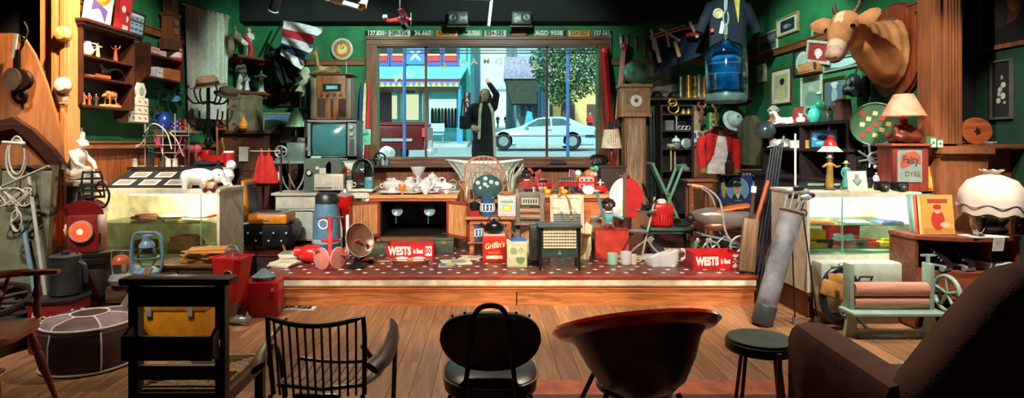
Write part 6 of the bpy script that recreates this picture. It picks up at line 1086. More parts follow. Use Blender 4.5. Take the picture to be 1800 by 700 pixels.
t=T('kettle','round black iron kettle on the red biscuit tin','kettle',SP(869,461)+V((0,.13,.282)));pt(t,'body',MB().lathe([(.07,0),(.095,.03),(.1,.06),(.08,.105),(.05,.12)]),mat((30,34,36),.2,.3));pt(t,'lid',MB().lathe([(.052,.12),(.045,.13),(.012,.135),(.014,.15),(.004,.155)]),mat((30,34,36),.2,.3));pt(t,'spout',MB().tube([(-.08,0,.05),(-.12,-.02,.08),(-.14,-.02,.11)],.014),mat((30,34,36),.2,.3));pt(t,'handle',MB().tor((0,0,.1),.075,.007,'y',a0=.2,a1=PI-.2,sc=(1,1.1)),IRON)
t=T('tea_tin','tall pale green printed tea tin beside the red biscuit tin','tin',SP(909,471)+V((0,.1,0)));pt(t,'body',MB().box((0,0,.12),(.2,.18,.24),bev=.006),pnt((214,206,166)));pt(t,'print',pic(.18,.2,(206,204,160),[('e',.3,.7,.2,.2,(150,170,120)),('e',.68,.3,.24,.24,(110,150,90)),('r',.1,.42,.9,.55,(226,216,176)),('e',.72,.75,.16,.14,(170,186,140))],-.092)).location=(0,0,.12);pt(t,'lid',MB().box((0,0,.245),(.205,.185,.02)),pnt((222,216,186)))
solo('blue_cloth','folded blue cloth on the pale green tea tin','cloth',MB().box((0,0,.008),(.15,.12,.016),(0,0,.2),bev=.006).box((.01,0,.022),(.13,.1,.012),(0,0,-.1),bev=.005),fab((60,110,170)),SP(911,471)+V((0,.1,.256)))
# wringer and mantel clock
t=T('clothes_wringer','grey wooden clothes wringer with a name plate','wringer',SP(932,446)+V((0,.08,0)));WG=wood((130,116,100))
for s in(-1,1):pt(t,'post',MB().box((s*.14,0,.34),(.055,.08,.68),bev=.008).sph((s*.14,0,.69),(.034,.04,.03)),WG)
pt(t,'head_board',MB().box((0,0,.6),(.24,.06,.16),bev=.008),wood((110,104,92),'x'));q=pt(t,'name_plate',MB().box((0,-.034,.58),(.19,.008,.075)),pnt((196,200,186)));pt(t,'roller',MB().cyl((-.12,0,.47),(.12,0,.47),.035),wood((170,120,90),'x'));pt(t,'roller',MB().cyl((-.12,0,.4),(.12,0,.4),.035),wood((150,120,96),'x'));pt(t,'drip_board',MB().box((0,-.04,.34),(.36,.2,.03)),WG)
for k in range(6):pt(q,'stamped_mark',MB().box((-.07+k*.028,-.039,.58),(.016,.003,.045)),flat((60,66,64)))
for s in(-1,1):pt(t,'foot',MB().box((s*.14,-.02,.03),(.08,.24,.06)),WG)
t=T('box_clock','small wooden box clock with pale dial before the wringer','clock',SP(931,454));pt(t,'case',MB().prism([(-.09,0),(.09,0),(.09,.24),(0,.28),(-.09,.24)],0,.12),wood((176,130,92)));pt(t,'dial',MB().cyl((.0,0,.13),(0,-.008,.13),.068,n=24),pnt((206,210,186)));pt(t,'hands',MB().box((.015,-.011,.14),(.004,.002,.05),(0,.5,0)).box((-.01,-.011,.135),(.004,.002,.035),(0,-.9,0)),BLACK)
for px,lb,cc in((902,'brown leather boot leaning beside the red biscuit tin',(150,100,70)),):solo('leather_holster',lb,'boot',MB().loft([[V((a*.03,b*.04,z))for a,b in((-1,-1),(1,-1),(1,1),(-1,1))]for z in(.0,.1,.26,.3)]).tube(spline([(.03,0,.28),(.1,0,.2),(.11,0,.06)]),.01),fab(cc),SP(897,447),(0,R(-14),0))
# electric heater
t=T('electric_heater','dark green electric heater with a cream lattice grille','heater',SP(984,475));HG=pnt((52,70,66),.4);pt(t,'body',MB().box((0,.12,.28),(.38,.2,.26)),HG);pt(t,'top',MB().box((0,.1,.425),(.43,.28,.03),bev=.01),HG);pt(t,'lower_panel',MB().box((0,.015,.17),(.36,.02,.1)),HG);pt(t,'badge',MB().prism([(-.022,.15),(.022,.15),(0,.19)],-.004,.005),pnt((120,150,140)))
for a in(-.19,.19):
    for y in(0,.22):pt(t,'leg',MB().cyl((a,y,0),(a,y,.42),.013),BLACK)
g=pt(t,'grille_back',MB().box((0,.008,.31),(.32,.012,.2)),pnt((110,104,80)))
for k in range(7):pt(g,'grille_bar',MB().box((0,-.003,.22+k*.03),(.32,.01,.014)),pnt((222,216,180)))
for k in range(12):pt(g,'grille_rib',MB().box((-.15+k*.0273,-.001,.31),(.006,.008,.2)),pnt((206,200,166)))
pt(t,'side_box',MB().box((-.24,.14,.25),(.09,.18,.34),bev=.01),pnt((40,44,44)))
t=T('cutlery_heap','small heap of silver cutlery on the stage beside the heater','cutlery',SP(938,464))
for k in range(6):a=k*.9;pt(t,'fork',MB().cyl((-.06*cos(a),-.04*sin(a),.008+.006*k),(.06*cos(a),.04*sin(a),.01+.006*k),.006).sph((.065*cos(a),.045*sin(a),.01+.006*k),(.016,.014,.006)),STEEL)
# washboard and saxophone
t=T('washboard','cream framed ribbed washboard leaning behind the heater','washboard',SP(999,449)+V((0,.05,0)),(R(-7),0,R(2)))
CRW=wood((222,206,172))
for s in(-1,1):pt(t,'stile',MB().box((s*.17,0,.32),(.035,.03,.66)),CRW)
for z in(.64,.46,.08):pt(t,'rail',MB().box((0,0,z),(.31,.028,.04 if z!=.46 else .03)),CRW)
pt(t,'soap_panel',MB().box((0,.004,.55),(.31,.012,.15)),pnt((226,214,190)));g=pt(t,'zinc_sheet',MB().box((0,.006,.27),(.31,.01,.36)),STEEL)
for k in range(16):pt(g,'ridge',MB().cyl((-.15,-.002,.1+k*.0225),(.15,-.002,.1+k*.0225),.007,n=6),STEEL)
t=T('saxophone','worn brass saxophone propped against the washboard','saxophone',SP(1002,455));SB=mat((176,146,80),.3,.5)
pth=spline([(-.13,.02,.66),(-.06,.0,.68),(-.01,-.01,.6),(.02,-.02,.4),(.05,-.03,.16),(.08,-.04,.07),(.13,-.04,.08),(.15,-.04,.18),(.16,-.045,.28)]);n=len(pth);pt(t,'tube',MB().tube(pth,[.007+.03*(i/n)**1.3+(.03 if i>n-4 else 0)*(i-n+4)/3 for i in range(n)],12),SB)
for k in range(6):pt(t,'key',MB().cyl((.0+k*.009,-.03,.52-k*.07),(.0+k*.009,-.05,.52-k*.07),.016),CHROME)
pt(t,'key_rod',MB().cyl((.0,-.045,.56),(.06,-.065,.14),.004),SB)
solo('cream_last','cream wooden splint with round holes beside the heater','splint',MB().prism([(-.07,0),(.03,0),(.06,.12),(.05,.26),(.07,.36),(.0,.4),(-.04,.3),(-.03,.14)],-.02,.02).cyl((.0,-.024,.08),(.0,-.02,.08),.02).cyl((.015,-.024,.16),(.015,-.02,.16),.018).cyl((.015,-.024,.24),(.015,-.02,.24),.016),wood((232,214,176)),SP(1030,456),R(-10))
solo('canvas_shoe','grey canvas gaiter slumped behind the cream splint','gaiter',MB().loft([[V((a*w,b*.04,z))for a,b in((-1,-1),(1,-1),(1,1),(-1,1))]for w,z in((.05,0),(.06,.1),(.05,.24),(.065,.36),(.05,.4))]),fab((120,116,96)),SP(1044,450)+V((0,.08,0)),(0,R(6),0))
# red case and rag doll
rc=SP(1078,455)+V((0,.12,0));t=T('red_carton','red wrapped box with creased corner under the rag doll','box',rc,R(-6));pt(t,'body',MB().box((0,0,.15),(.35,.26,.3)),mat((206,62,44),.55));pt(t,'strap',MB().box((.15,-.132,.16),(.02,.005,.3),(0,R(30),0)),fab((90,40,34)));pt(t,'lid_flap',MB().box((0,0,.303),(.36,.27,.008)),mat((190,54,40),.55))
def ragdoll(label,loc,h,dress,legs,hair,skin,rz=0,splay=1.):
    t=T('rag_doll',label,'doll',loc,rz);pr=[('s',(0,0,h*.3),(h*.14,h*.1,h*.2)),('c',(-h*.08,0,h*.12),(-h*.12,-h*.32,h*.06),h*.06,h*.05),('c',(h*.08,0,h*.12),(h*.12,-h*.32,h*.06),h*.06,h*.05),('c',(-h*.12,0,h*.42),(-h*.42*splay,-h*.05,h*.34),h*.05,h*.045),('c',(h*.12,0,h*.42),(h*.42*splay,-h*.05,h*.3),h*.05,h*.045),('c',(0,0,h*.45),(0,0,h*.55),h*.05)]
    bpart(t,'body',blob(pr,h*.025,[fab(dress),fab(legs)],lambda c:1 if c.z<h*.14 else 0));pt(t,'head',MB().sph((0,-.01,h*.68),(h*.15,h*.13,h*.15)),fab(skin));m=MB()
    for k in range(26):a=k*2.4;z=1-k/25*1.3;r=math.sqrt(max(0,1-z*z));
    for k in range(26):
        a=k*2.4;z=1-k/25*1.25;r=math.sqrt(max(0,1-z*z))
        if r*sin(a)<-.45 and z<.55:continue
        m.sph((h*.17*r*cos(a),h*.15*r*sin(a),h*.7+h*.17*z),h*.06,8)
    pt(t,'hair',m,fab(hair));
    for s in(-1,1):pt(t,'eye',MB().sph((s*h*.055,-h*.135,h*.71),(h*.025,h*.012,h*.028),8),WHITE)
    pt(t,'collar',MB().tor((0,0,h*.5),h*.1,h*.03),WHITE);return t
ragdoll('rag doll in a teal dress with spread arms on the red box',rc+V((-.03,.0,.308)),.36,(110,176,178),(150,60,50),(24,20,22),(74,50,44))
t=T('toy_spade','pale teal child\'s spade leaning against the red box','spade',(0,0,0));a,b=W(1048,336,6.35),SP(1075,447);pt(t,'shaft',MB().cyl(a,b+V((0,0,.12)),.014),pnt((120,190,196)));pt(t,'blade',MB().lathe([(.0,0),(.05,.03),(.055,.1),(.03,.13)],b+V((0,0,.0)),14,(1,.3)),pnt((60,56,46)));pt(t,'grip',MB().cyl(a+V((-.03,0,0)),a+V((.03,0,0)),.014),pnt((140,200,200)))
for px,py,r,h,cc,lb in((1078,466,.055,.11,(170,210,186),'pale green enamel mug on the stage'),(1102,466,.058,.125,(222,226,232),'white enamel mug between two others on the stage'),(1116,466,.034,.1,(222,210,180),'small cream enamel mug beside the white mug'),(1087,455,.05,.1,(70,80,74),'dark bowl behind the pale green mug')):
    t=T('enamel_mug',lb,'mug',SP(px,py)+V((0,.05,0)));pt(t,'bowl',MB().lathe([(r*.9,0),(r,.01),(r,h),(r*.94,h),(r*.9,.02)]),cer(cc));pt(t,'handle',MB().tor((r+.018,0,h*.5),h*.25,.007,'y'),cer(cc))
t=T('bed_pan','white enamel slipper bed pan on the stage','bed pan',SP(1167,469)+V((0,.09,0)),R(-6));EN=cer((226,228,234));n=26;pt(t,'pan',MB().loft([[V((.17*k*cos(2*PI*i/n),.1*k*sin(2*PI*i/n),z+.05*(1+cos(2*PI*i/n))*zz))for i in range(n)]for k,z,zz in((.9,0,0),(1,.03,.3),(1,.06,1),(.8,.065,1),(.62,.05,1),(.6,.03,.6))]),EN);pt(t,'handle',MB().tor((.19,0,.11),.05,.012,'y',a0=-PI/2,a1=PI/2),EN)
solo('white_rag','crumpled white rag behind the bed pan','rag',MB().lathe([(.06,0),(.13,.01),(.12,.03),(.05,.06),(.01,.065)],n=9,sc=(1.1,.6)),fab((214,206,204)),SP(1142,457))
# ================================================================ TOY TABLE
t=T('toy_chest','orange wooden chest with a table top full of toys','chest',(W(1003,0,7.1).x,7.1,ZS));pt(t,'body',MB().box((.06,.5,.29),(.94,.94,.58)),wood((206,112,62),'x'));pt(t,'top',MB().box((0,.5,.61),(1.12,1.04,.04),bev=.008),wood((206,142,84),'x'));pt(t,'moulding',MB().box((.06,.02,.575),(.98,.03,.03)),wood((180,90,52),'x'));pt(t,'front_panel',MB().box((.06,.022,.28),(.8,.02,.44)),wood((216,124,72),'x'))
zq=ZS+.631
def tt(px,d,z=0):return V((W(px,0,d).x,d,zq+z))
ragdoll('rag doll in a red jumper with blue collar at the left of the toys',tt(926,7.5),.3,(196,60,64),(34,44,80),(22,20,22),(66,46,42),R(20),.8)
def vehicle(name,label,loc,L,hh,wd,col,rz=0,cabin=.45,kind='car'):
    t=T(name,label,'toy',loc,rz);pt(t,'body',MB().box((0,0,hh*.42),(L,wd,hh*.5),bev=hh*.08),pnt(col,.3))
    if kind=='car':pt(t,'cabin',MB().box((-.05*L,0,hh*.8),(L*cabin,wd*.9,hh*.36),tap=.8,bev=hh*.05),pnt(col,.3));pt(t,'window',MB().box((-.05*L,0,hh*.8),(L*cabin*.8,wd*.93,hh*.2)),DARKG)
    for x in(-.3,.3):pt(t,'wheel',MB().cyl((x*L,-wd*.52,hh*.18),(x*L,wd*.52,hh*.18),hh*.18),RUBBER)
    return t
t=vehicle('toy_engine','red tin toy engine at the back of the toys',tt(956,7.65),.2,.16,.1,(196,30,30),R(5),.6)
for k in range(4):pt(t,'rib',MB().box((-.06+k*.04,-.055,.09),(.012,.008,.07)),pnt((140,20,22)))
vehicle('toy_car','low red toy racing car in front of the tin engine',tt(961,7.4),.19,.07,.09,(200,30,28),R(-8),.3)
t=T('toy_crane','dark pink toy windmill frame beside the red jumper doll','toy',tt(938,7.7));pt(t,'post',MB().box((0,0,.11),(.03,.03,.22)),pnt((150,50,60)))
for k in range(4):pt(t,'arm',MB().box((.05*cos(k*PI/2+.6),-.02,.2+.05*sin(k*PI/2+.6)),(.12,.01,.04),(0,-(k*PI/2+.6),0)),pnt((170,60,66)))
SOL=None
for r_ in range(2):
    for k in range(7):
        loc=tt(984+k*5.2+r_*2,7.42+r_*.12)
        if SOL is None:
            SOL=T('toy_soldier','x','toy soldier',loc,0,'toy soldiers in two ranks');pt(SOL,'trousers',MB().cyl((-.008,0,0),(-.007,0,.07),.008,.009,8).cyl((.008,0,0),(.007,0,.07),.008,.009,8),pnt((30,40,90)));pt(SOL,'jacket',MB().lathe([(.014,.068),(.018,.1),(.016,.125),(.006,.13)],n=10).cyl((-.018,0,.12),(-.022,-.012,.08),.005,n=6).cyl((.018,0,.12),(.022,-.012,.09),.005,n=6),pnt((190,30,34)));pt(SOL,'head',MB().sph((0,0,.14),.011,8),SKIN);pt(SOL,'bearskin',MB().lathe([(.011,.146),(.014,.16),(.01,.178),(.003,.18)],n=10),pnt((70,84,80)));pt(SOL,'rifle',MB().cyl((.022,-.012,.07),(.026,-.01,.19),.0025,n=5),IRON);o=SOL
        else:o=clone(SOL,loc)
        o['label']='tin toy soldier in a red jacket, %s of the %s rank'%(('first','second','third','fourth','fifth','sixth','last')[k],('front','rear')[r_])
t=T('toy_flag','tiny red, white and blue flag standing behind the toy soldiers','flag',tt(999,7.7));pt(t,'pole',MB().cyl((0,0,0),(.015,0,.27),.003).cyl((0,0,0),(0,0,.008),.02),WHITE);q=pt(t,'cloth',MB().box((.05,0,.245),(.07,.003,.045),(0,R(-6),0)),flat((40,50,120)));pt(q,'cross',MB().box((.05,-.002,.245),(.07,.002,.012),(0,R(-6),0)).box((.05,-.002,.245),(.012,.002,.045),(0,R(-6),0)),flat((220,60,60)))
solo('toy_train','dark green toy train lying before the soldiers','toy',MB().box((0,0,.03),(.26,.06,.03),bev=.01).cyl((-.1,0,.05),(.0,0,.05),.025).box((.08,0,.06),(.06,.05,.06)).cyl((-.08,-.03,.018),(-.08,.03,.018),.018).cyl((.08,-.03,.018),(.08,.03,.018),.018),pnt((36,70,56)),tt(992,7.3))
t=T('toy_bus','red double-decker toy bus with white window strips','toy',tt(1031,7.4),R(-10));pt(t,'body',MB().box((0,0,.11),(.2,.1,.18),bev=.012),pnt((206,40,30),.3));
for z in(.16,.09):pt(t,'window_strip',MB().box((0,-.051,z),(.17,.004,.035)),WHITE)
for z in(.16,.09):
    for k in range(3):pt(t,'window',MB().box((-.055+k*.055,-.054,z),(.04,.003,.026)),pnt((110,30,30)))
for x in(-.06,.06):pt(t,'wheel',MB().cyl((x,-.055,.025),(x,.055,.025),.025),RUBBER)
t=T('potato_toy','brown potato-shaped toy with big eyes and a green hat','toy',tt(1038,7.7));pt(t,'body',MB().sph((0,0,.21),(.085,.06,.065)),mat((190,112,64),.6));pt(t,'stand',MB().cyl((0,0,0),(0,0,.16),.05),pnt((200,160,60)))
for s in(.01,.055):pt(t,'eye',MB().sph((s,-.055,.21),(.02,.012,.024),10),WHITE);pt(t,'pupil',MB().sph((s,-.067,.208),.008,8),BLACK)
pt(t,'hat',MB().lathe([(.06,.265),(.03,.27),(.028,.3),(.005,.305)],(.02,0,0)).sph((.07,0,.28),(.035,.01,.04)),pnt((60,170,120)))
t=vehicle('toy_fire_engine','long red toy fire engine at the front right of the toys',tt(1047,7.28),.26,.1,.09,(206,30,28),R(12),.3,'flat');pt(t,'ladder',MB().box((0,0,.085),(.24,.05,.02)),pnt((180,34,30)));pt(t,'cab',MB().box((-.09,0,.08),(.06,.085,.06),bev=.008),RED)
for px,d,h,cc,hc,lb in((938,7.3,.1,(226,226,226),(30,30,34),'small black and white toy dog at the left front'),(949,7.24,.1,(206,214,226),(200,206,220),'small pale blue china toy at the front'),(953,7.33,.09,(230,230,224),(220,220,214),'small white toy lamb behind the pale toy'),(984,7.22,.085,(226,120,60),(232,232,226),'small orange and white clown toy'),(1055,7.6,.16,(236,232,220),(236,232,220),'white curved bird toy right of the potato toy'),(1001,7.2,.09,(196,40,50),(180,60,60),'small red toy figure before the soldiers')):fig('small_toy',lb,tt(px,d),h,cc,hc,hc,None,0,'out',None,'toy',1.3)
for px,lb in((962,'round yellow toy duck at the left'),(982,'yellow toy duck beside the clown toy')):
    t=T('toy_duck',lb,'toy',tt(px+(10 if px>970 else 0),7.2));pt(t,'body',MB().sph((0,0,.03),(.045,.03,.03)),mat((240,190,40),.4));pt(t,'head',MB().sph((-.025,0,.07),.022),mat((240,196,50),.4));pt(t,'beak',MB().cyl((-.04,0,.068),(-.06,0,.064),.01,.004),mat((226,100,30),.4))
solo('white_bonnet','white baby bonnet lying against the toy bus','bonnet',MB().sph((0,0,.05),(.075,.05,.05)).tor((0,-.03,.05),.055,.012,'y',sc=(1.1,.8)),fab((226,230,236)),tt(1034,7.22))
solo('toy_bear','yellow toy hat behind the bus','toy',MB().lathe([(.06,0),(.06,.02),(.035,.03),(.03,.12),(.04,.16),(.02,.19)]),mat((230,190,60),.5),tt(1016,7.55));solo('white_ball','pale mint toy ball on the yellow toy hat','ball',MB().sph((0,0,.04),.042),mat((206,232,214),.4),tt(1016,7.55,.19))
t=T('telephone','old black telephone on the right end of the window sill','telephone',(W(1052,0,9.3).x,9.32,1.173));pt(t,'base',MB().box((0,0,.05),(.2,.16,.1),tap=.7,bev=.02),BLACK);pt(t,'handset',MB().tube(spline([(-.12,0,.12),(-.07,0,.145),(.07,0,.145),(.12,0,.12)]),.02),BLACK);pt(t,'dial',MB().cyl((0,-.075,.06),(0,-.085,.055),.045),STEEL)
for px,cc,lb in((955,(50,46,46),'dark cap lying on the window sill behind the soldiers'),):solo('tweed_cap',lb,'cap',MB().sph((0,0,.03),(.13,.08,.045)).box((-.12,0,.01),(.1,.1,.01)),fab(cc),(W(982,0,9.3).x,9.36,1.173))
# ================================================================ BACK RIGHT
t=T('longcase_clock','tall longcase clock with white ring dial right of the window','clock',(2.13,8.85,ZS));CK=wood((176,132,96));CK2=wood((150,104,74))
pt(t,'plinth',MB().box((0,.16,.22),(.44,.3,.44),bev=.01).box((0,.16,.03),(.48,.34,.06)),CK2);pt(t,'trunk',MB().box((0,.16,1.02),(.31,.24,1.2)),CK);pt(t,'trunk_door',MB().box((0,.03,1.02),(.2,.02,.96)),wood((196,156,124)));
for s in(-1,1):pt(t,'quarter_column',MB().cyl((s*.14,.05,.46),(s*.14,.05,1.6),.02),CK2)
pt(t,'hood',MB().box((0,.15,1.85),(.42,.3,.4),bev=.008).box((0,.14,2.07),(.47,.35,.05),bev=.01).box((0,.14,1.64),(.44,.32,.04)),CK);pt(t,'dial_plate',MB().box((0,-.005,1.85),(.3,.012,.3)),mat((150,120,74),.4));pt(t,'chapter_ring',MB().cyl((0,-.01,1.85),(0,-.016,1.85),.085,n=28),pnt((232,230,220)));pt(t,'dial_centre',MB().cyl((0,-.016,1.85),(0,-.02,1.85),.03,n=16),mat((120,92,60)));pt(t,'hour_hand',MB().box((.015,-.023,1.865),(.008,.002,.05),(0,.7,0)),BLACK);pt(t,'minute_hand',MB().box((-.01,-.023,1.88),(.005,.002,.08),(0,-.2,0)),BLACK)
t=T('globe','pale green world globe standing on the longcase clock','globe',(2.14,9.0,ZS+2.097));pt(t,'sphere',MB().sph((0,0,.19),.155,28),mat((120,186,160),.35,0,'plain',.35,7,0));pt(t,'stand',MB().lathe([(.08,0),(.08,.015),(.02,.03),(.02,.05)]),BRASS);pt(t,'meridian',MB().tor((0,0,.19),.165,.006,'y'),BRASS)
for a,b,lb in(((1062,92),(1080,330),'left red ski of the crossed pair beside the window'),((1097,84),(1074,330),'right red ski of the crossed pair beside the window')):
    p,q=W(*a,9.36),W(*b,9.0);t=T('ski',lb,'ski',(0,0,0));d_=(q-p);pt(t,'blade',MB().tube([p+V((0,-.03,.0)),p+d_*.03,p+d_*.3,p+d_*.98],.05,4).xf(Matrix.Identity(4)),pnt((176,30,36),.3));pt(t,'binding',MB().box(p+d_*.55+V((0,-.06,0)),(.08,.04,.12)),BLACK);pt(t,'tip',MB().sph(p+V((0,-.02,.02)),(.05,.03,.07)),pnt((196,50,50),.3))
t=T('lamp_pedestal','dark pedestal cupboard below the small shaded lamp','cupboard',(W(1078,0,8.4).x,8.4,ZS));pt(t,'carcass',MB().box((0,.14,.45),(.34,.28,.9)),DARKW);pt(t,'top',MB().box((0,.14,.91),(.38,.32,.025)),DARKW)
t=T('bedside_lamp','small lamp with cream paper shade and red base','lamp',(W(1078,0,8.4).x,8.52,ZS+.924));pt(t,'base',MB().lathe([(.06,0),(.065,.02),(.03,.06),(.045,.14),(.02,.22),(.012,.24)]),mat((120,30,30),.3));lamp_shade(t,[(.145,.24),(.105,.5)],mat((234,222,190),.8))
for s in(-.03,.0,.03):pt(t,'red_stroke',MB().box((s,-.128,.38),(.006,.006,.12),(R(-8),R(8*(1 if s>0 else-1 if s<0 else 0)),0)),flat((190,60,50)))
for px,py,L,cc,lb in((1072,78,.3,(190,210,190),'long pale horn knife hung right of the number plates'),(1091,72,.2,(200,214,196),'short pale knife second from the window on the back wall'),(1102,72,.2,(176,110,80),'short brown knife third from the window on the back wall'),(1117,74,.2,(150,110,70),'thin brass spoon on the back wall above the globe'),(1132,80,.28,(206,60,56),'red-tipped pennant on the back wall above the picture'),(1144,82,.3,(214,206,206),'white pennant at the edge of the draped ensign')):
    p=W(px,py,9.47);t=T('wall_knife',lb,'knife',p);pt(t,'blade',MB().prism([(-.025,L*.3),(.025,L*.3),(.012,-L*.5),(0,-L*.6)],-.012,0),mat(cc,.4));pt(t,'handle',MB().box((0,-.012,L*.42),(.04,.02,L*.26),bev=.006),mat(tuple(int(c*.75)for c in cc),.5))
# shelf of brass on the back wall
zb=2.195;t=T('brass_shelf','long dark wall shelf carrying brass shell cases','shelf',(3.18,9.33,zb));pt(t,'board',MB().box((0,0,-.015),(1.56,.3,.03)),wood((110,66,44),'x'))
for s in(-.6,.6):pt(t,'bracket',MB().prism([(.13,-.03),(-.12,-.03),(.13,-.2)],s-.012,s+.012,'yz'),DARKW)
frame('grey_picture','large faded grey picture leaning on the brass shelf',.4,.52,W(1162,136,9.35)+V((0,.06,0)),(R(-4),0,0),mat((120,112,100),.7),(150,148,136),[('e',.5,.6,.3,.3,(120,118,108)),('e',.4,.35,.2,.2,(168,164,150)),('r',.1,.1,.9,.2,(104,100,92))],.03).location.z=zb+.265
def helmet(label,loc,r,mt,rz=0,cat='helmet',name='helmet'):
    t=T(name,label,cat,loc,rz);pt(t,'dome',MB().lathe([(r*1.02,0),(r,r*.3),(r*.8,r*.7),(r*.4,r*.93),(r*.05,r)],n=22),mt);pt(t,'brim',MB().lathe([(r*1.35,-.02),(r*1.36,-.012),(r,.01),(r*.98,0)],n=22,sc=(1,1.1),caps=False),mt);return t
helmet('dark round helmet at the left of the brass shelf',(W(1155,0,9.25).x,9.26,zb+.022),.085,mat((34,36,34),.4));helmet('dark olive helmet second on the brass shelf',(W(1184,0,9.25).x,9.26,zb+.022),.08,mat((46,44,36),.4))
for px,h,r,mt,lb in((1197,.34,.05,met((120,122,112),.4),'grey steel shell case on the brass shelf'),(1211,.35,.05,BRASS,'tall bright brass shell case on the brass shelf'),(1239,.33,.045,BRASS,'brass shell case right of the candlestick'),(1229,.36,.035,STEEL,'slim steel shell case behind the candlestick')):t=T('shell_case',lb,'shell case',(W(px,0,9.28).x,9.3,zb));pt(t,'tube',MB().lathe([(r,.02),(r*.98,h),(r*.9,h),(r*.9,.04)]),mt);pt(t,'rim',MB().lathe([(r*1.15,0),(r*1.15,.02),(r,.025)]),mt)
solo('candlestick','turned brass candlestick between the shell cases','candlestick',MB().lathe([(.06,0),(.06,.02),(.02,.05),(.035,.1),(.015,.14),(.03,.2),(.015,.26),(.035,.31),(.03,.33)]),BRASS,(W(1222,0,9.2).x,9.21,zb));jug('copper_jug','copper coffee pot at the right end of the brass shelf',(W(1318,0,9.2).x-.03,9.24,zb),.28,.055,mat((176,112,80),.3,.5),R(40))
# draped ensign and jerseys
d=8.55;t=cloth('draped_ensign','navy ensign with red and white crosses draped in the corner',W(1138,60,d),W(1252,20,d-.1),W(1258,88,d-.1),W(1150,128,d),[(26,34,62)],'u',amp=.05)
for k,(x0,y0,x1,y1,wd,cc)in enumerate(((1142,66,1205,47,.06,(214,206,206)),(1142,66,1205,47,.03,(186,36,44)),(1160,50,1195,72,.035,(214,206,206)),(1205,50,1238,42,.05,(186,36,44)),(1212,38,1226,66,.04,(206,200,200)),(1206,62,1240,56,.05,(190,40,46)),(1150,68,1160,110,.045,(216,206,200)),(1186,72,1194,100,.05,(190,160,90)),(1172,60,1176,82,.03,(214,210,204)),(1145,52,1150,88,.03,(214,206,206)))):
    a,b=W(x0,y0,d-.16-k*.004),W(x1,y1,d-.16-k*.004);c=(a+b)/2;v=b-a;pt(t,'flag_band',MB().box(c,(v.length,.012,wd),(0,-math.atan2(v.z,v.x),0)),fab(cc))
pt(t,'hanging_rod',MB().cyl(W(1130,52,d),W(1262,8,d-.1),.012).cyl(W(1195,30,d-.05),W(1195,30,d-.05)+V((0,0,4.3-W(0,30,d).z)),.004),DARKW)
d=8.0;t=T('sports_jersey','dark navy sports jersey with badges hanging near the ceiling','jersey',(W(1280,0,d).x,d,0));z1,z0=W(0,-6,d).z,W(0,92,d).z;JY=fab((24,32,50));pt(t,'body',MB().loft([[V((a*w,b*.06*(1+.2*sin(i)),z))for i,(a,b)in enumerate(((-1,-.4),(-.6,-1),(0,-.8),(.6,-1),(1,-.4),(1,.6),(0,1),(-1,.6)))]for w,z in((.24,z0),(.23,z0+.3),(.27,z1-.12),(.16,z1))]),JY)
for s in(-1,1):pt(t,'sleeve',MB().cyl((s*.22,0,z1-.1),(s*.38,0,z0+.26),.07,.06),JY)
pt(t,'rosette',MB().tor((-.16,-.075,z1-.24),.055,.016,'y').cyl((-.16,-.06,z1-.24),(-.16,-.075,z1-.24),.045),mat((206,190,150),.5));pt(t,'white_badge',MB().box((-.11,-.075,z1-.42),(.05,.01,.16),(0,.2,0)),flat((222,220,214)));pt(t,'gold_pennant',MB().prism([(.04,z1-.02),(.12,z1-.02),(.1,z1-.36)],-.09,-.07),fab((206,180,90)));pt(t,'red_star',MB().prism([(-.24+.035*(1 if i%2==0 else .45)*sin(i*PI/5),z1-.46+.035*(1 if i%2==0 else .45)*cos(i*PI/5))for i in range(10)],-.085,-.07),flat((206,90,80)))
pt(t,'hanger',MB().tube([(-.2,0,z1-.02),(0,0,z1+.06),(.2,0,z1-.02)],.012).cyl((0,0,z1+.06),(0,0,4.3),.005),IRON)
# hanging water bottle
bx_=W(1276,0,7.0).x;t=T('water_bottle','big blue water cooler bottle hanging upside down on a chain','bottle',(bx_,7.0,W(0,178,7.0).z));pt(t,'shell',MB().lathe([(.225,.06),(.232,.1),(.235,.5),(.215,.58),(.15,.65),(.06,.69),(.04,.71)],n=32),mat((170,214,226),.04,0,'glass',.12));pt(t,'blue_liner',MB().lathe([(.19,.12),(.212,.16),(.216,.3),(.2,.32),(.21,.34),(.205,.46),(.12,.52)],n=24),mat((40,130,190),.25,0,'plain',.5,6,.3));pt(t,'base_cap',MB().lathe([(.2,-.02),(.225,0),(.232,.06),(.225,.1)],n=32),mat((96,130,130),.35,.3));pt(t,'liner_band',MB().tor((0,0,.3),.214,.012,n=32),mat((110,190,226),.3));pt(t,'liner_band',MB().tor((0,0,.42),.208,.01,n=32),mat((150,200,220),.3));pt(t,'gold_label',MB().sph((.08,-.16,.44),(.07,.03,.04),12),mat((196,176,130),.4));pt(t,'neck',MB().cyl((0,0,.7),(0,0,.76),.035),IRON)
for k in range(10):pt(t,'chain_link',MB().tor((0,0,.8+k*.155),.05,.01,'y' if k%2 else 'x',12,6,(.6,1.6)),STEEL)
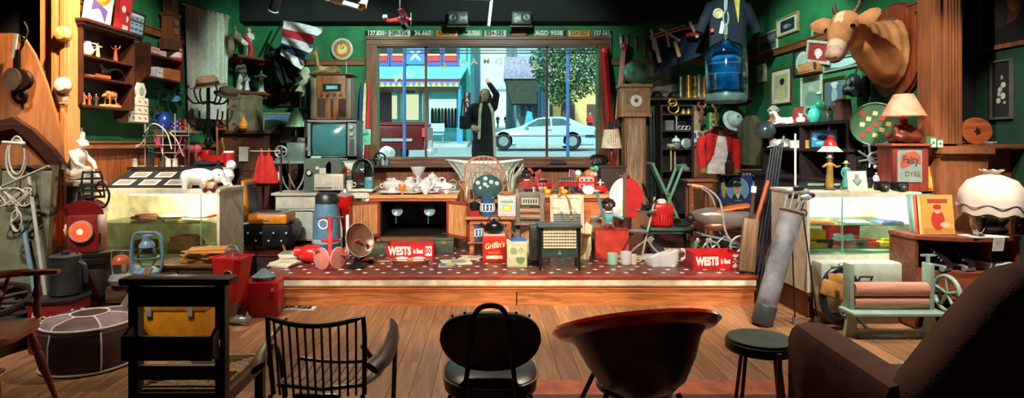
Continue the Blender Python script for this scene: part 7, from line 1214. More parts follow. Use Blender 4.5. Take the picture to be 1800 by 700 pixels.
# dark book shelf unit
sx0,sx1=W(1163,0,8.9).x,W(1218,0,8.9).x;t=T('dark_shelf_unit','narrow dark shelf unit of instruments behind the red jacket','shelf',((sx0+sx1)/2,8.9,ZS));w_=sx1-sx0
for s in(-1,1):pt(t,'side_panel',MB().box((s*w_/2,.14,.9),(.03,.28,1.8)),wood((44,26,24)))
SZ=[W(0,q,8.9).z for q in(200,229,261,300)]
for z in SZ+[2.07,.5]:pt(t,'shelf_board',MB().box((0,.14,z-ZS-.01),(w_,.27,.02)),wood((56,32,28),'x'))
pt(t,'back_panel',MB().box((0,.275,.9),(w_,.012,1.8)),mat((22,18,18)))
def shelfx(px):return W(px,0,8.98).x
t=T('brass_rings','loops of brass sprocket chain on the top dark shelf','chain',(shelfx(1182),8.93,SZ[0]));pt(t,'ring',MB().tor((0,0,.08),.075,.014,'y'),BRASS);pt(t,'ring',MB().tor((-.02,-.03,.16),.055,.012,'y'),BRASS)
for k,px in enumerate((1201,1210)):solo('brass_bell','small brass bell %s on the top dark shelf'%('left' if k==0 else 'right'),'bell',MB().lathe([(.04,0),(.035,.03),(.02,.07),(.008,.08),(.012,.1)]),BRASS,(shelfx(px),8.98,SZ[0]))
carton('grey_box','grey box on the second dark shelf',(shelfx(1177),9.04,SZ[1]),(.12,.12,.15),(110,112,104));solo('silver_spanner','upright silver spanner on the second dark shelf','spanner',MB().box((0,0,.1),(.02,.012,.2)).tor((0,0,.22),.02,.008,'y'),CHROME,(shelfx(1188),8.95,SZ[1]));solo('metal_wheels','row of small metal wheels on the second dark shelf','wheels',MB().tor((-.06,0,.035),.028,.009,'y').tor((0,0,.035),.028,.009,'y').tor((.06,0,.035),.028,.009,'y').cyl((-.08,0,.008),(.08,0,.008),.006),STEEL,(shelfx(1202),8.96,SZ[1]))
t=T('silver_teapot','silver teapot with white lid on the third dark shelf','teapot',(shelfx(1189),9.0,SZ[2]));pt(t,'body',MB().lathe([(.05,0),(.07,.04),(.065,.08),(.03,.1)]),STEEL);pt(t,'lid',MB().lathe([(.065,.1),(.05,.14),(.015,.16),(.02,.18),(.005,.19)]),WHITE);solo('tin_plate','round tin plate leaning on the third dark shelf','plate',MB().lathe([(.07,0),(.075,.01),(.05,.016),(.01,.018)],(0,0,.075),rot=(PI/2-.15,0,0)),STEEL,(shelfx(1206),8.98,SZ[2]));solo('small_cup','small dull cup on the third dark shelf left end','cup',MB().lathe([(.025,0),(.03,.06),(.035,.07),(.03,.07),(.02,.01)]),STEEL,(shelfx(1174),8.98,SZ[2]))
for k,px in enumerate((1178,1186)):solo('wooden_mallet','pale wooden mallet standing %s on the bottom dark shelf'%('left' if k==0 else 'right'),'mallet',MB().cyl((0,0,0),(0,0,.34),.014).cyl((-.05,0,.36),(.05,0,.36),.03),wood((190,170,130)),(shelfx(px),8.94+.03*k,SZ[3]+.001))
solo('stone_heap','grey stoneware lid stack on the bottom dark shelf','pottery',MB().lathe([(.09,0),(.095,.03),(.05,.06),(.06,.08),(.02,.1)]),mat((130,128,116),.6),(shelfx(1202),9.0,SZ[3]))
for k in range(5):solo('dark_pole',('first','second','third','fourth','fifth')[k]+' dark upright pole from the longcase clock','pole',MB().cyl((0,0,0),(0,.02,1.72),.018),pnt((30,44,38)),(2.375+k*.028,9.12+.03*(k%2),ZS),(R(-3),0,0))
solo('tan_poster','plain tan poster on the back wall beside the dark shelf unit','poster',pic(.2,.42,(176,150,116),[('r',.1,.1,.9,.9,(166,140,108))]),None,W(1226,208,9.46));solo('sketch_card','white sketch card pinned under the tan poster','card',pic(.2,.2,(206,214,214),[('e',.3,.6,.12,.25,(70,84,90)),('e',.65,.35,.25,.12,(90,100,104)),('e',.6,.7,.12,.1,(120,130,130))]),None,W(1226,241,9.44))
for px,y0,L,lb,cc in((1242,176,.34,'carved reddish wooden key hanging under the brass shelf',(150,84,60)),(1267,176,.36,'carved yellow wooden key hanging under the brass shelf',(176,140,70))):
    p=W(px,y0,9.1);t=T('carved_key',lb,'carving',(p.x,9.3,p.z));pt(t,'bow',MB().tor((0,0,-.05),.055,.02,'y'),wood(cc));pt(t,'shank',MB().box((0,0,-.05-L*.55),(.045,.025,L*.8),bev=.01),wood(cc));pt(t,'notch',MB().box((.03,0,-L*.75),(.04,.02,.04)),wood(cc));pt(t,'notch',MB().box((-.03,0,-L*.6),(.04,.02,.04)),wood(cc));pt(t,'string',MB().cyl((0,0,0),(0,0,.1),.003),WHITE)
solo('green_poster','small yellow-green printed poster behind the carved keys','poster',pic(.15,.3,(196,190,130),[('e',.5,.4,.3,.18,(60,130,110)),('e',.5,.4,.18,.1,(220,220,200)),('r',.2,.7,.8,.85,(190,110,70))]),None,W(1255,215,9.46))
t=helmet('white pith helmet hanging beside the carved keys',W(1290,212,8.9),.12,mat((206,214,212),.6),0);t.rotation_euler=(R(60),R(20),0);pt(t,'chin_strap',MB().tor((0,0,-.03),.1,.008,'x',a0=PI,a1=2*PI),fab((180,180,170)));pt(t,'spike',MB().lathe([(.02,.115),(.012,.14),(.004,.15)]),STEEL)
# red jacket on dummy
jd=7.8;t=T('red_tunic','scarlet military tunic over white shirt on a dress stand','jacket',(W(1263,0,jd).x,jd,ZS));z1,z0=W(0,227,jd).z-ZS,W(0,305,jd).z-ZS;RJ=fab((196,26,30));hh=z1-z0
def ringe(a,b,z,n=22,cut=0.):return[V((a*cos(-PI/2+cut+(2*PI-2*cut)*i/(n-1)),b*sin(-PI/2+cut+(2*PI-2*cut)*i/(n-1)),z))for i in range(n)]
pt(t,'shirt',MB().loft([[V((a*cos(2*PI*i/20),b*sin(2*PI*i/20),z))for i in range(20)]for a,b,z in((.15,.1,z0),(.13,.1,z0+.2),(.16,.11,z0+.4),(.15,.09,z1-.06),(.06,.06,z1),(.055,.055,z1+.04))]),fab((230,226,222)))
m=MB()
for out in(0,1):pass
rings=[]
for a,b,z,cut in((.17,.125,z0+.16,.95),(.155,.12,z0+.28,.62),(.175,.13,z0+.42,.4),(.17,.115,z1-.06,.28),(.09,.08,z1+.0,.25)):
    o=ringe(a,b,z,22,cut);i_=ringe(a-.012,b-.012,z,22,cut);rings.append(o+i_[::-1])
pt(t,'jacket_body',m.loft(rings),RJ)
for s in(-1,1):
    pt(t,'sleeve',MB().tube(spline([(s*.17,0,z1-.09),(s*.225,.01,z0+.36),(s*.22,-.02,z0+.14),(s*.215,-.05,z0+.04)]),[.065-.0015*i for i in range(16)],10),RJ);pt(t,'cuff',MB().cyl((s*.215,-.05,z0+.06),(s*.213,-.055,z0+.01),.046,.045),mat((140,110,60),.5));pt(t,'epaulette',MB().box((s*.19,0,z1-.035),(.13,.1,.022),(0,s*.25,0),bev=.008),mat((150,120,70),.5))
for k in range(5):pt(t,'button',MB().sph((-.1-.008*(k%2),-.112,z0+.26+k*.055),.01,8),GOLD)
pt(t,'collar',MB().lathe([(.075,z1-.02),(.07,z1+.03),(.062,z1+.03),(.066,z1-.02)],caps=False),mat((60,30,30),.7));pt(t,'stand_pole',MB().cyl((0,0,0),(0,0,z0),.02),IRON);pt(t,'stand_foot',MB().cyl((0,0,0),(0,0,.025),.16),IRON)
solo('dark_bag','dark leather satchel hanging against the white shirt','satchel',MB().box((0,0,0),(.1,.06,.16),bev=.02).box((0,-.032,.03),(.09,.01,.09),bev=.004).tube(spline([(-.03,0,.08),(0,0,.2),(.03,0,.08)]),.008),fab((34,26,26)),(W(1283,0,7.6).x,7.62,W(0,296,7.6).z));
# coat, desk, poster
t=T('olive_coat','olive brown army coat hanging on the right wall','coat',(3.74,dx(1322,3.74),0),R(-60));zc1,zc0=1.9,1.2;pt(t,'body',MB().loft([[V((a*w,b*.07+.015*sin(5*i+z*9),z))for i,(a,b)in enumerate(((-1,-.3),(-.5,-1),(0,-.7),(.5,-1),(1,-.3),(1,.5),(0,1),(-1,.5)))]for w,z in((.2,zc0),(.17,zc0+.25),(.2,zc1-.12),(.08,zc1))]),fab((84,78,56)))
for s in(-1,1):pt(t,'sleeve',MB().tube(spline([(s*.17,0,zc1-.1),(s*.23,-.02,zc1-.35),(s*.22,-.04,zc0+.1)]),.055),fab((84,78,56)))
pt(t,'hook',MB().cyl((0,.12,zc1+.03),(0,-.02,zc1+.01),.01),IRON)
t=table('writing_desk','narrow brown desk below the red tunic',W(1208,0,7.4).x,W(1262,0,7.4).x,7.4,7.66,W(0,316,7.4).z,wood((150,84,54),'x'));
t=T('portrait_poster','blue poster with oval portrait of a dark-haired man','poster',(W(1300,0,7.9).x,7.95,W(0,333,7.9).z),(R(-6),0,0));pt(t,'board',MB().box((0,0,0),(.52,.012,.36)),flat((40,60,120)));pt(t,'print',pic(.5,.34,(38,58,124),[('e',.12,.55,.06,.4,(190,170,90)),('e',.48,.5,.3,.46,(150,196,206)),('e',.48,.48,.27,.42,(110,170,196)),('p',[(.3,.08),(.66,.08),(.58,.3),(.38,.3)],(40,44,60)),('p',[(.42,.3),(.54,.3),(.48,.1)],(230,230,226)),('e',.48,.5,.1,.22,(214,170,140)),('e',.48,.66,.11,.1,(40,30,28)),('e',.44,.52,.014,.018,(40,30,28)),('e',.52,.52,.014,.018,(40,30,28)),('e',.48,.38,.03,.012,(170,90,80)),('e',.9,.5,.05,.3,(140,160,190))],-.008));pt(t,'leg',MB().box((-.2,.02,-.5),(.03,.02,.75)).box((.2,.02,-.5),(.03,.02,.75)),DARKW)
t=T('name_board','small dark panel with white figures above the portrait poster','panel',(W(1322,0,7.95).x,7.98,W(0,306,7.9).z));pt(t,'board',MB().box((0,0,0),(.3,.02,.1)),pnt((60,50,46)));[pt(t,'worn_letter',MB().box((-.1+k*.04,-.0115,-.01),(.022,.003,.04)),flat((190,180,160)))for k in range(6)];pt(t,'rod',MB().cyl((-.14,-.02,.05),(.14,-.02,.05),.01),STEEL);pt(t,'post',MB().cyl((.12,.02,-1.0),(.12,.02,0),.012),IRON)
# ================================================================ STAGE RIGHT FLOOR THINGS
d=6.75;t=T('stop_paddle','round white and red lollipop paddle on a wooden post','sign',(W(1098,0,d).x,d,ZS));zz=W(0,350,d).z-ZS
for s,cc in((-1,(226,224,220)),(1,(196,30,34))):pt(t,'half_disc',MB().prism([(s*.19*sin(PI*i/16)+.02,zz+.24*cos(PI*i/16))for i in range(17)],.02,.035),mat(cc,.45))
pt(t,'post',MB().box((0,0,.45),(.035,.03,.9)),wood((110,66,50)));pt(t,'finial',MB().cyl((-.06,0,.87),(.06,0,.87),.014),wood((110,66,50),'x'));pt(t,'foot',MB().box((0,.05,.012),(.24,.24,.024)),wood((96,60,46),'x'));pt(t,'pump_can',MB().cyl((0,-.02,.2),(0,-.02,.42),.07),pnt((70,30,32)))
t=T('plant_stand','white scrolled wrought-iron stand with small trays','stand',SP(1128,455));WI=pnt((190,186,166));pt(t,'upright',MB().tube(spline([(.0,0,.0),(.05,0,.25),(.1,0,.45),(.14,0,.66)]),.011),WI);pt(t,'scroll',MB().tube([(.09+.035*(1-i/20)*cos(i*.5),-.01,.2+.035*(1-i/20)*sin(i*.5))for i in range(20)],.007,6),WI);pt(t,'brace',MB().tube(spline([(.06,0,.2),(.14,.02,.1),(.24,.04,.01)]),.01),WI);pt(t,'brace',MB().tube(spline([(.05,0,.2),(-.06,.06,.1),(-.12,.1,.01)]),.01),WI)
for z,x in((.5,.05),(.28,-.04)):pt(t,'tray',MB().lathe([(.1,0),(.115,.02),(.11,.022),(.09,.006)],(x,0,z)),STEEL)
for s,lb in((0,'small dark camera on the wrought-iron stand tray'),):solo('old_camera',lb,'camera',MB().box((0,0,.04),(.1,.06,.07),bev=.01).cyl((0,-.03,.04),(0,-.06,.04),.025).cyl((.06,0,.05),(.09,-.02,.11),.006),BLACK,SP(1128,455)+V((.05,0,.523)))
d=8.0;t=T('folding_trestle','green folding X-frame standing on the stage','frame',(0,d,0));GF=pnt((110,170,140),.4)
for y in(-.12,.12):
    for a,b in(((1143,288),(1203,400)),((1195,292),(1146,400))):p,q=W(*a,d),W(*b,d);pt(t,'leg',MB().cyl((p.x,y,p.z),(q.x,y,ZS),.02,n=8),GF)
pt(t,'pivot',MB().cyl((W(1170,340,d).x,-.16,W(1170,340,d).z),(W(1170,340,d).x,.16,W(1170,340,d).z),.022),STEEL);pt(t,'top_bar',MB().cyl((W(1143,288,d).x,-.15,W(0,288,d).z),(W(1143,288,d).x,.15,W(0,288,d).z),.02),GF);pt(t,'top_bar',MB().cyl((W(1195,292,d).x,-.15,W(0,292,d).z),(W(1195,292,d).x,.15,W(0,292,d).z),.02),GF)
d=6.9;x0,x1=W(1138,0,d).x,W(1226,0,d).x;zb2=W(0,402,d).z;t=table('green_bench','low green metal bench under the red engine',x0,x1,d,d+.34,zb2,pnt((66,90,80)),top=.03,apron=.03,s=.03,cat='bench')
t=T('red_engine','red finned motor with a white cap on the green bench','engine',(W(1170,0,d).x,d+.16,zb2+.002));EG=pnt((206,36,34),.35);pt(t,'housing',MB().lathe([(.1,0),(.13,.03),(.135,.1),(.11,.17)],n=24),EG);pt(t,'shroud',MB().box((.0,-.02,.2),(.22,.2,.14),bev=.03),EG)
for k in range(5):pt(t,'fin',MB().box((-.05+.03*k,-.12,.1),(.012,.03,.1)),pnt((170,26,28)))
pt(t,'cap',MB().lathe([(.05,.27),(.055,.3),(.03,.32)]),WHITE);pt(t,'pull_handle',MB().cyl((-.13,-.02,.12),(-.17,-.03,.15),.02),IRON);pt(t,'cord',MB().tube([(.1,-.05,.12),(.18,-.08,.1),(.2,-.06,.04)],.01),IRON)
solo('wire_tangle','tangle of dark cable on the right of the green bench','cable',MB().tor((0,0,.03),.08,.012).tor((.02,.0,.05),.07,.012,sc=(1.3,.8)).tor((-.01,.01,.07),.06,.012),RUBBER,(W(1208,0,d).x,d+.16,zb2+.002))
t=T('bamboo_roll','rolled bamboo slat blind lying under the green bench','blind',SP(1212,449)+V((0,.06,.035)),R(-8));
for k in range(24):pt(t,'slat',MB().cyl((-.25+k*.021,0,0),(-.236+k*.021,0,0),.035-.004*(k%2),n=10),wood((180,144,96)))
solo('shoe_block','dark iron box lying at the left under the green bench','box',MB().box((0,0,.05),(.16,.12,.1),(0,0,.2),bev=.01).box((0,-.03,.11),(.06,.03,.02)),mat((60,56,54),.5),SP(1152,450))
# antique pram with torpedo body
d=6.6;t=T('pram','antique chrome-bodied pushchair with curved handles and spoked wheels','pram',(W(1275,0,d).x,d,ZS));pt(t,'body',MB().lathe([(.02,-.36),(.06,-.33),(.1,-.2),(.115,0),(.11,.2),(.09,.3),(.03,.33)],(.0,0,.42),22,rot=(0,R(96),0)),mat((160,150,140),.2,.6));pt(t,'wooden_deck',MB().box((.06,.0,.53),(.4,.18,.025),(0,R(-10),0)),wood((206,110,60),'x'));pt(t,'copper_belly',MB().sph((-.06,-.02,.34),(.18,.08,.06)),mat((150,90,66),.3,.5))
for y in(-.1,.1):pt(t,'handle',MB().tube(spline([(-.38,y,.78),(-.26,y,.76),(-.1,y,.62),(-.04,y,.3),(.05,y,.16)]),.011),CHROME)
pt(t,'grip',MB().cyl((-.4,-.1,.785),(-.28,-.1,.765),.016),wood((220,170,110),'x'));pt(t,'front_boss',MB().sph((-.38,0,.42),.05),IRON)
for x,r in((.12,.13),(-.2,.1)):
    for y in(-.13,.13):
        q=pt(t,'wheel',MB().tor((x,y,r),r-.012,.012,'y').cyl((x,y-.02,r),(x,y+.02,r),.018),STEEL)
        for k in range(8):a=k*PI/4;pt(q,'spoke',MB().cyl((x,y,r),(x+(r-.02)*cos(a),y,r+(r-.02)*sin(a)),.004,n=5),STEEL)
pt(t,'footboard',MB().box((-.12,0,.22),(.34,.2,.015),(0,R(12),0)),STEEL);[pt(t,'chassis_rail',MB().tube([(-.2,y,.1),(-.05,y,.24),(.12,y,.13)],.01),STEEL)for y in(-.1,.1)]
# bundle of poles, oar, bat
def stick(name,label,a,b,r,mt,cat,n=10):return solo(name,label,cat,MB().cyl(a,b,r,n=n),mt)
for k in range(5):a=W(1356+k*5,262-k*3,6.15);b=SP(1312+k*7,452)*1;b.y=5.95;b.x=W(1312+k*7,0,5.95).x;b.z=ZS if b.x<SX1 else 0.0;stick('fishing_rod',('first','second','third','fourth','fifth')[k]+' dark fishing rod from the left in the leaning bundle',a,b,.011,pnt((40,46,52)),'rod')
t=T('oar','varnished wooden oar leaning at the right end of the stage','oar',(0,0,0));a,b=W(1350,318,5.95),W(1303,468,5.78);b.z=ZS+.005;v=b-a;pt(t,'shaft',MB().cyl(a,a+v*.5,.02),wood((160,70,40)));n_=5;pt(t,'blade',MB().tube([a+v*.45,a+v*.55,a+v*.75,a+v*.95,b],[.02,.042,.05,.042,.02],8),wood((190,90,46)))
t=T('cricket_bat','worn wooden cricket bat leaning beside the golf bag','bat',W(1340,468,5.75)*1,(R(-6),R(8),0));t.location.z=ZS+.01;t.location.x=min(t.location.x,2.42);pt(t,'blade',MB().box((0,0,.26),(.15,.05,.5),bev=.015),wood((130,100,72)));pt(t,'handle',MB().cyl((0,0,.5),(0,0,.76),.018),fab((60,46,40)));pt(t,'cap',MB().cyl((0,0,.76),(0,0,.82),.024),WHITE)
t=T('golf_bag','silver-grey golf bag full of clubs leaning on the right cabinet','golf bag',W(1338,545,5.05)*1);t.location.z=.0;base=V(t.location);top=W(1392,372,5.12);ax=(top-base);X=Matrix.Translation((0,0,.0))@ax.to_track_quat('Z','Y').to_matrix().to_4x4();L=ax.length;pt(t,'tube',MB().at(X).lathe([(.07,.02),(.078,.04),(.082,.3),(.08,L*.6),(.092,L),(.084,L),(.075,L*.9)],n=20),mat((170,174,182),.3,.3,'plain',.35,7,.3));pt(t,'base_cup',MB().at(X).lathe([(.075,.0),(.086,.02),(.086,.16),(.08,.17)],n=20),mat((70,74,78),.4));pt(t,'top_rim',MB().at(X).tor((0,0,L),.09,.011),fab((120,90,70)));pt(t,'side_pocket',MB().at(X).box((.085,-.05,.42),(.08,.08,.3),bev=.03),mat((120,122,130),.4));pt(t,'strap',MB().at(X).tube(spline([(.1,-.05,L*.9),(.22,-.06,L*.6),(.12,-.05,L*.3)]),.012),fab((90,80,76)))
for k in range(6):
    a=k*1.05;p=X@V((.06*cos(a),.06*sin(a),L*.92));q=X@V((.07*cos(a),.07*sin(a),L+.12+.03*(k%3)));c=T('golf_club',('first','second','third','fourth','fifth','sixth')[k]+' silver golf club head in the golf bag, counted clockwise','golf club',base);pt(c,'shaft',MB().cyl(p,q,.008),CHROME);pt(c,'head',MB().sph(q+V((.03,-.01,.01)),(.05,.018,.026)),CHROME if k%2 else mat((50,46,46),.3))
stick('silver_pole','silver rod leaning across the dark sideboard',W(1378,240,6.4),W(1345,330,6.1),.012,CHROME,'rod');stick('white_pole','thin white marker pole standing before the dark sideboard',W(1398,235,6.3),V((W(1398,0,6.3).x,6.3,.0)),.011,WHITE,'pole')
for px,py,lb in((1412,375,'tall branding iron with ring top before the right cabinet'),(1392,404,'short branding iron with ring top beside the golf bag'),):
    a=W(px,py,5.12);t=T('branding_iron',lb,'iron',(a.x,5.12,0));pt(t,'ring',MB().tor((0,0,a.z),.03,.005,'y'),IRON);pt(t,'rod',MB().cyl((0,0,a.z-.03),(.09 if px>1400 else .0,-.05,.05),.006),IRON);pt(t,'brand',MB().box((.09 if px>1400 else 0,-.05,.03),(.03,.04,.06)),STEEL)
# ================================================================ RIGHT WALL
def RWP(px,py,x=XR-.001):return LW(px,py,x)
def rpic(name,label,px0,px1,py0,py1,fm,bgc,shapes,mount=None,fw=.018,tilt=0,out=.002,cat='picture'):
    pm_=(px0+px1)/2;d0,d1=dx(px0,XR-out),dx(px1,XR-out);p=RWP(pm_,(py0+py1)/2,XR-out);h=(py1-py0)*.93*p.y/K
    t=frame(name,label,d0-d1,h,(p.x,(d0+d1)/2,p.z),RR,fm,bgc,shapes,fw,mount,cat);
    if tilt:t.rotation_euler=Euler((0,R(tilt),0)).to_matrix().to_4x4().to_euler()if False else(0,0,RR);t.rotation_euler=(Matrix.Rotation(RR,4,'Z')@Matrix.Rotation(R(tilt),4,'Y')).to_euler()
    return t
BLKF=pnt((40,32,28));LTF=wood((180,140,100));WHF=pnt((206,204,190))
rpic('framed_photograph','pale framed landscape photograph high on the right wall',1335,1368,56,92,WHF,(84,96,100),[('e',.5,.35,.4,.12,(50,60,66)),('r',.1,.6,.9,.85,(130,140,140))])
rpic('framed_photograph','wood framed team photograph highest on the right wall',1367,1405,26,62,LTF,(30,40,40),[('e',.4,.45,.2,.2,(120,150,150)),('e',.65,.4,.15,.15,(90,116,120))],(206,204,190))
rpic('small_print','small white framed print below the landscape photograph',1334,1348,112,145,WHF,(170,190,176),[('e',.5,.5,.2,.2,(90,120,110))])
rpic('queen_portrait','white mounted portrait of a dark-haired lady on the right wall',1357,1393,118,186,wood((120,66,48)),(196,190,140),[('e',.45,.2,.38,.3,(220,206,160)),('e',.5,.62,.16,.18,(222,180,150)),('e',.58,.7,.18,.16,(40,30,30)),('e',.5,.42,.07,.1,(222,180,150)),('e',.5,.84,.14,.03,(210,190,120))],(226,224,210))
rpic('oval_picture','dark frame with a white oval mat behind the cow muzzle',1397,1428,84,134,BLKF,(60,80,74),[('e',.5,.5,.42,.44,(214,222,216)),('e',.5,.5,.3,.32,(190,204,200))])
rpic('print_red','white framed print with red ground hung aslant below the cow muzzle',1420,1462,70,112,WHF,(170,50,60),[('e',.5,.45,.2,.25,(220,200,190)),('e',.5,.4,.12,.3,(240,230,220))],None,.03,12,.03)
rpic('mirror_frame','thin frame with dark fern print behind the cow ear',1430,1452,40,74,WHF,(44,74,60),[('e',.5,.5,.3,.2,(30,56,46))],None,.012)
rpic('silver_picture','silver framed oval landscape partly hidden by the cow neck',1450,1520,98,122,pnt((150,160,150)),(70,84,80),[('e',.5,.5,.4,.42,(160,196,196))])
rpic('portrait','pale portrait print of an officer below the carved box',1410,1446,132,192,WHF,(150,176,160),[('e',.5,.62,.15,.14,(200,190,170)),('e',.5,.25,.32,.28,(110,150,140))])
rpic('portrait','gilt framed bluish portrait of a standing figure',1450,1488,134,192,GOLD,(80,104,120),[('e',.5,.74,.12,.1,(206,206,200)),('e',.5,.4,.16,.3,(150,170,176)),('e',.5,.85,.2,.08,(190,200,200))],None,.03)
p=RWP(1434,120);t=T('carved_box','carved pale wooden box bracket below the cow muzzle','box',(XR-.07,p.y,p.z),RR);pt(t,'body',MB().box((0,0,0),(.36,.13,.12),bev=.006),wood((206,140,86),'x'));pt(t,'front_panel',MB().box((-.02,-.068,0),(.26,.012,.08),bev=.005),wood((220,160,100),'x'));pt(t,'peg',MB().cyl((.19,-.05,-.02),(.19,-.05,.05),.012),DARKW)
p=RWP(1500,150,XR-.12);t=T('gas_mask','dark rubber gas mask hanging below the cow neck','mask',(p.x,p.y,p.z),RR);bpart(t,'face',blob([('s',(0,0,0),(.1,.08,.13)),('s',(0,-.07,-.06),(.05,.05,.05)),('c',(.06,-.03,-.06),(.16,-.04,-.12),.035,.03)],.014,[mat((40,50,50),.4)]))
for s in(-1,1):pt(t,'eye_piece',MB().tor((s*.045,-.075,.03),.026,.008,'y').cyl((s*.045,-.07,.03),(s*.045,-.08,.03),.024),mat((110,130,130),.15))
pt(t,'strap',MB().tube(spline([(.0,.02,.12),(-.02,.06,.2),(0,.1,.24)]),.01),RUBBER);p=RWP(1521,156,XR-.1);t=T('black_mask','second dark carved mask beside the gas mask','mask',(p.x,p.y,p.z),RR);pt(t,'face',MB().sph((0,0,0),(.055,.05,.14)),mat((34,42,42),.4));pt(t,'nose',MB().sph((0,-.05,0),(.014,.02,.04),10),mat((34,42,42),.4))
# ---- cow head trophy
O=V((XR-.006,5.95,2.42));t=T('cow_head','mounted fawn jersey cow head on a wooden shield','trophy',O)
shp=[]
for i in range(28):
    a=2*PI*i/28;r=.43*(1+.1*max(0,-sin(a))**2);shp.append((r*cos(a)*.92,r*sin(a)))
pt(t,'shield',MB().prism(shp,-.05,-.0,'yz'),wood((150,72,40),'z'));pt(t,'shield_edge',MB().prism([(a*1.05,b*1.05)for a,b in shp],-.025,-.002,'yz'),wood((110,50,30),'z'))
f=V((-.55,-.42,-.72)).normalized();s=V((.62,-.78,.10));s=(s-f*s.dot(f)).normalized();u=s.cross(f);u=u if u.z>0 else-u
HC=V((-.70,-.34,.20))  # poll
def hp(a,b,c):return HC+f*a+s*b+u*c
pr=[('s',(-.08,0,-.03),(.05,.3,.36)),('s',(-.16,-.02,-.03),(.1,.27,.33)),('s',(-.28,-.06,.0),(.13,.22,.27)),('s',(-.40,-.13,.05),(.12,.17,.215)),('s',(-.52,-.21,.1),(.11,.14,.17)),('s',(-.61,-.28,.14),(.11,.12,.15)),('c',(-.22,-.1,-.18),(-.5,-.24,.0),.14,.1)]
pr+=[('s',hp(.02,0,.0),(.13,.13,.125)),('c',hp(.04,0,.0),hp(.2,0,-.01),.125,.105),('c',hp(.2,0,-.01),hp(.36,0,-.035),.1,.078),('s',hp(.4,0,-.045),(.08,.08,.07)),('c',hp(.14,0,-.09),hp(.34,0,-.09),.085,.05)]
for k in(-1,1):pr+=[('s',hp(.14,k*.085,.03),(.045,.045,.04)),('s',hp(.43,k*.035,-.03),(.04,.04,.035))]
FUR=(200,140,88)
def cpk(c):
    v=V(c)-HC;a,b,h=v.dot(f),v.dot(s),v.dot(u)
    if a>.365:return 2
    if a>.3:return 3
    if-.02<a<.12 and abs(b)<.035 and h>.06:return 1
    if c.x>-.2 and c.z>.26:return 4
    return 0
bpart(t,'head_and_neck',blob(pr,.017,[mat(FUR,.8,0,'plain',.22,7,.35),mat((226,206,170),.8),mat((196,160,140),.6),mat((222,196,164),.8),mat((120,74,50),.8)],cpk,7))
for k in(-1,1):
    a0,a1=hp(-.0,k*.1,.02),hp(.0,k*.31,.045);dr=(a1-a0);q=[]
    for j,(tt_,w_)in enumerate(((0,.035),(.2,.06),(.5,.088),(.8,.07),(1,.02))):
        c=a0+dr*tt_;dn=(f*.75+V((0,0,-1))*.4).normalized();nn_=u;ring=[c+dn*(w_*cos(2*PI*i/12))+nn_*(w_*.3*sin(2*PI*i/12)-.25*w_*cos(2*PI*i/12)**2)for i in range(12)];q.append(ring)
    e=pt(t,'ear',MB().loft(q),mat((200,140,90),.8));pt(t,'horn',MB().tube(spline([hp(-.06,k*.07,.05),hp(-.12,k*.11,.09),hp(-.17,k*.1,.13)]),[.03,.028,.026,.024,.022,.02,.018,.015,.012,.009,.006],10),mat((92,70,60),.5))
    pt(t,'eye',MB().sph(hp(.145,k*.112,.045),(.026,.026,.024),12),mat((20,12,10),.08));pt(t,'nostril',MB().sph(hp(.465,k*.032,-.03),(.016,.014,.012),8),mat((80,54,50),.6))
pt(t,'mouth_line',MB().tube(spline([hp(.33,-.075,-.09),hp(.42,-.05,-.095),hp(.46,0,-.09),hp(.42,.05,-.095),hp(.33,.075,-.09)]),.006,6),mat((70,44,40),.7))
# ---- dark sideboard on the right wall
t=T('dark_sideboard','dark two-tier sideboard along the right wall','sideboard',(XR-.02,6.88,0),RR);w_,dp=1.9,.48;zt1,zt2=1.735,1.45;SD=wood((50,34,36),'x')
pt(t,'top_shelf',MB().prism([(-w_/2,-dp),(w_/2-.15,-dp),(w_/2,-dp+.14),(w_/2,0),(-w_/2,0)],zt1-.03,zt1,'xy'),SD);pt(t,'middle_shelf',MB().box((0,-dp/2,zt2-.015),(w_,dp,.03)),SD);pt(t,'base',MB().box((0,-dp/2-.04,.55),(w_,dp+.08,1.1)),wood((44,28,28),'x'));pt(t,'base_top',MB().box((0,-dp/2-.05,1.115),(w_+.04,dp+.12,.03)),SD)
for a in(-.94,0,.9):pt(t,'upright',MB().box((a,-dp/2,(zt1+1.1)/2),(.05,dp-.04,zt1-1.13)),SD)
pt(t,'back_panel',MB().box((0,-.006,1.42),(w_,.012,.6)),mat((30,24,26)))
for k in range(3):q=pt(t,'drawer',MB().box((-.62+k*.62,-dp-.09,.95),(.56,.02,.2)),wood((54,34,32),'x'));pt(q,'drawer_knob',MB().sph((-.62+k*.62,-dp-.11,.95),.018,8),BRASS)
def rs(px,z,x=3.62):return V((x,dx(px,x),z))
t=T('aviator_bust','bust of an aviator in leather helmet and goggles','bust',rs(1360,zt1),R(-30));bpart(t,'head',blob([('s',(0,0,.17),(.07,.085,.09)),('c',(0,0,.02),(0,0,.1),.05,.045),('c',(-.09,.02,.03),(.09,.02,.03),.04),('s',(0,-.08,.155),(.015,)*3)],.012,[mat((206,140,110),.6),mat((150,146,140),.6)],lambda c:1 if c.z>.2 or c.y>.02 else 0));pt(t,'goggles',MB().tor((-.035,-.075,.185),.025,.008,'y').tor((.035,-.075,.185),.025,.008,'y').tor((0,0,.19),.08,.008),STEEL)
t=T('oil_lamp_shade','silver desk lamp head leaning over the sideboard end','lamp',rs(1345,zt1-.07,3.42));pt(t,'head',MB().lathe([(.13,0),(.12,.05),(.08,.1),(.03,.12)],n=22,rot=(R(40),R(-30),0)),mat((110,130,130),.2,.5));pt(t,'arm',MB().tube([(.03,.03,.07),(.12,.08,.02),(.2,.1,.07)],.014),pnt((60,130,160)))
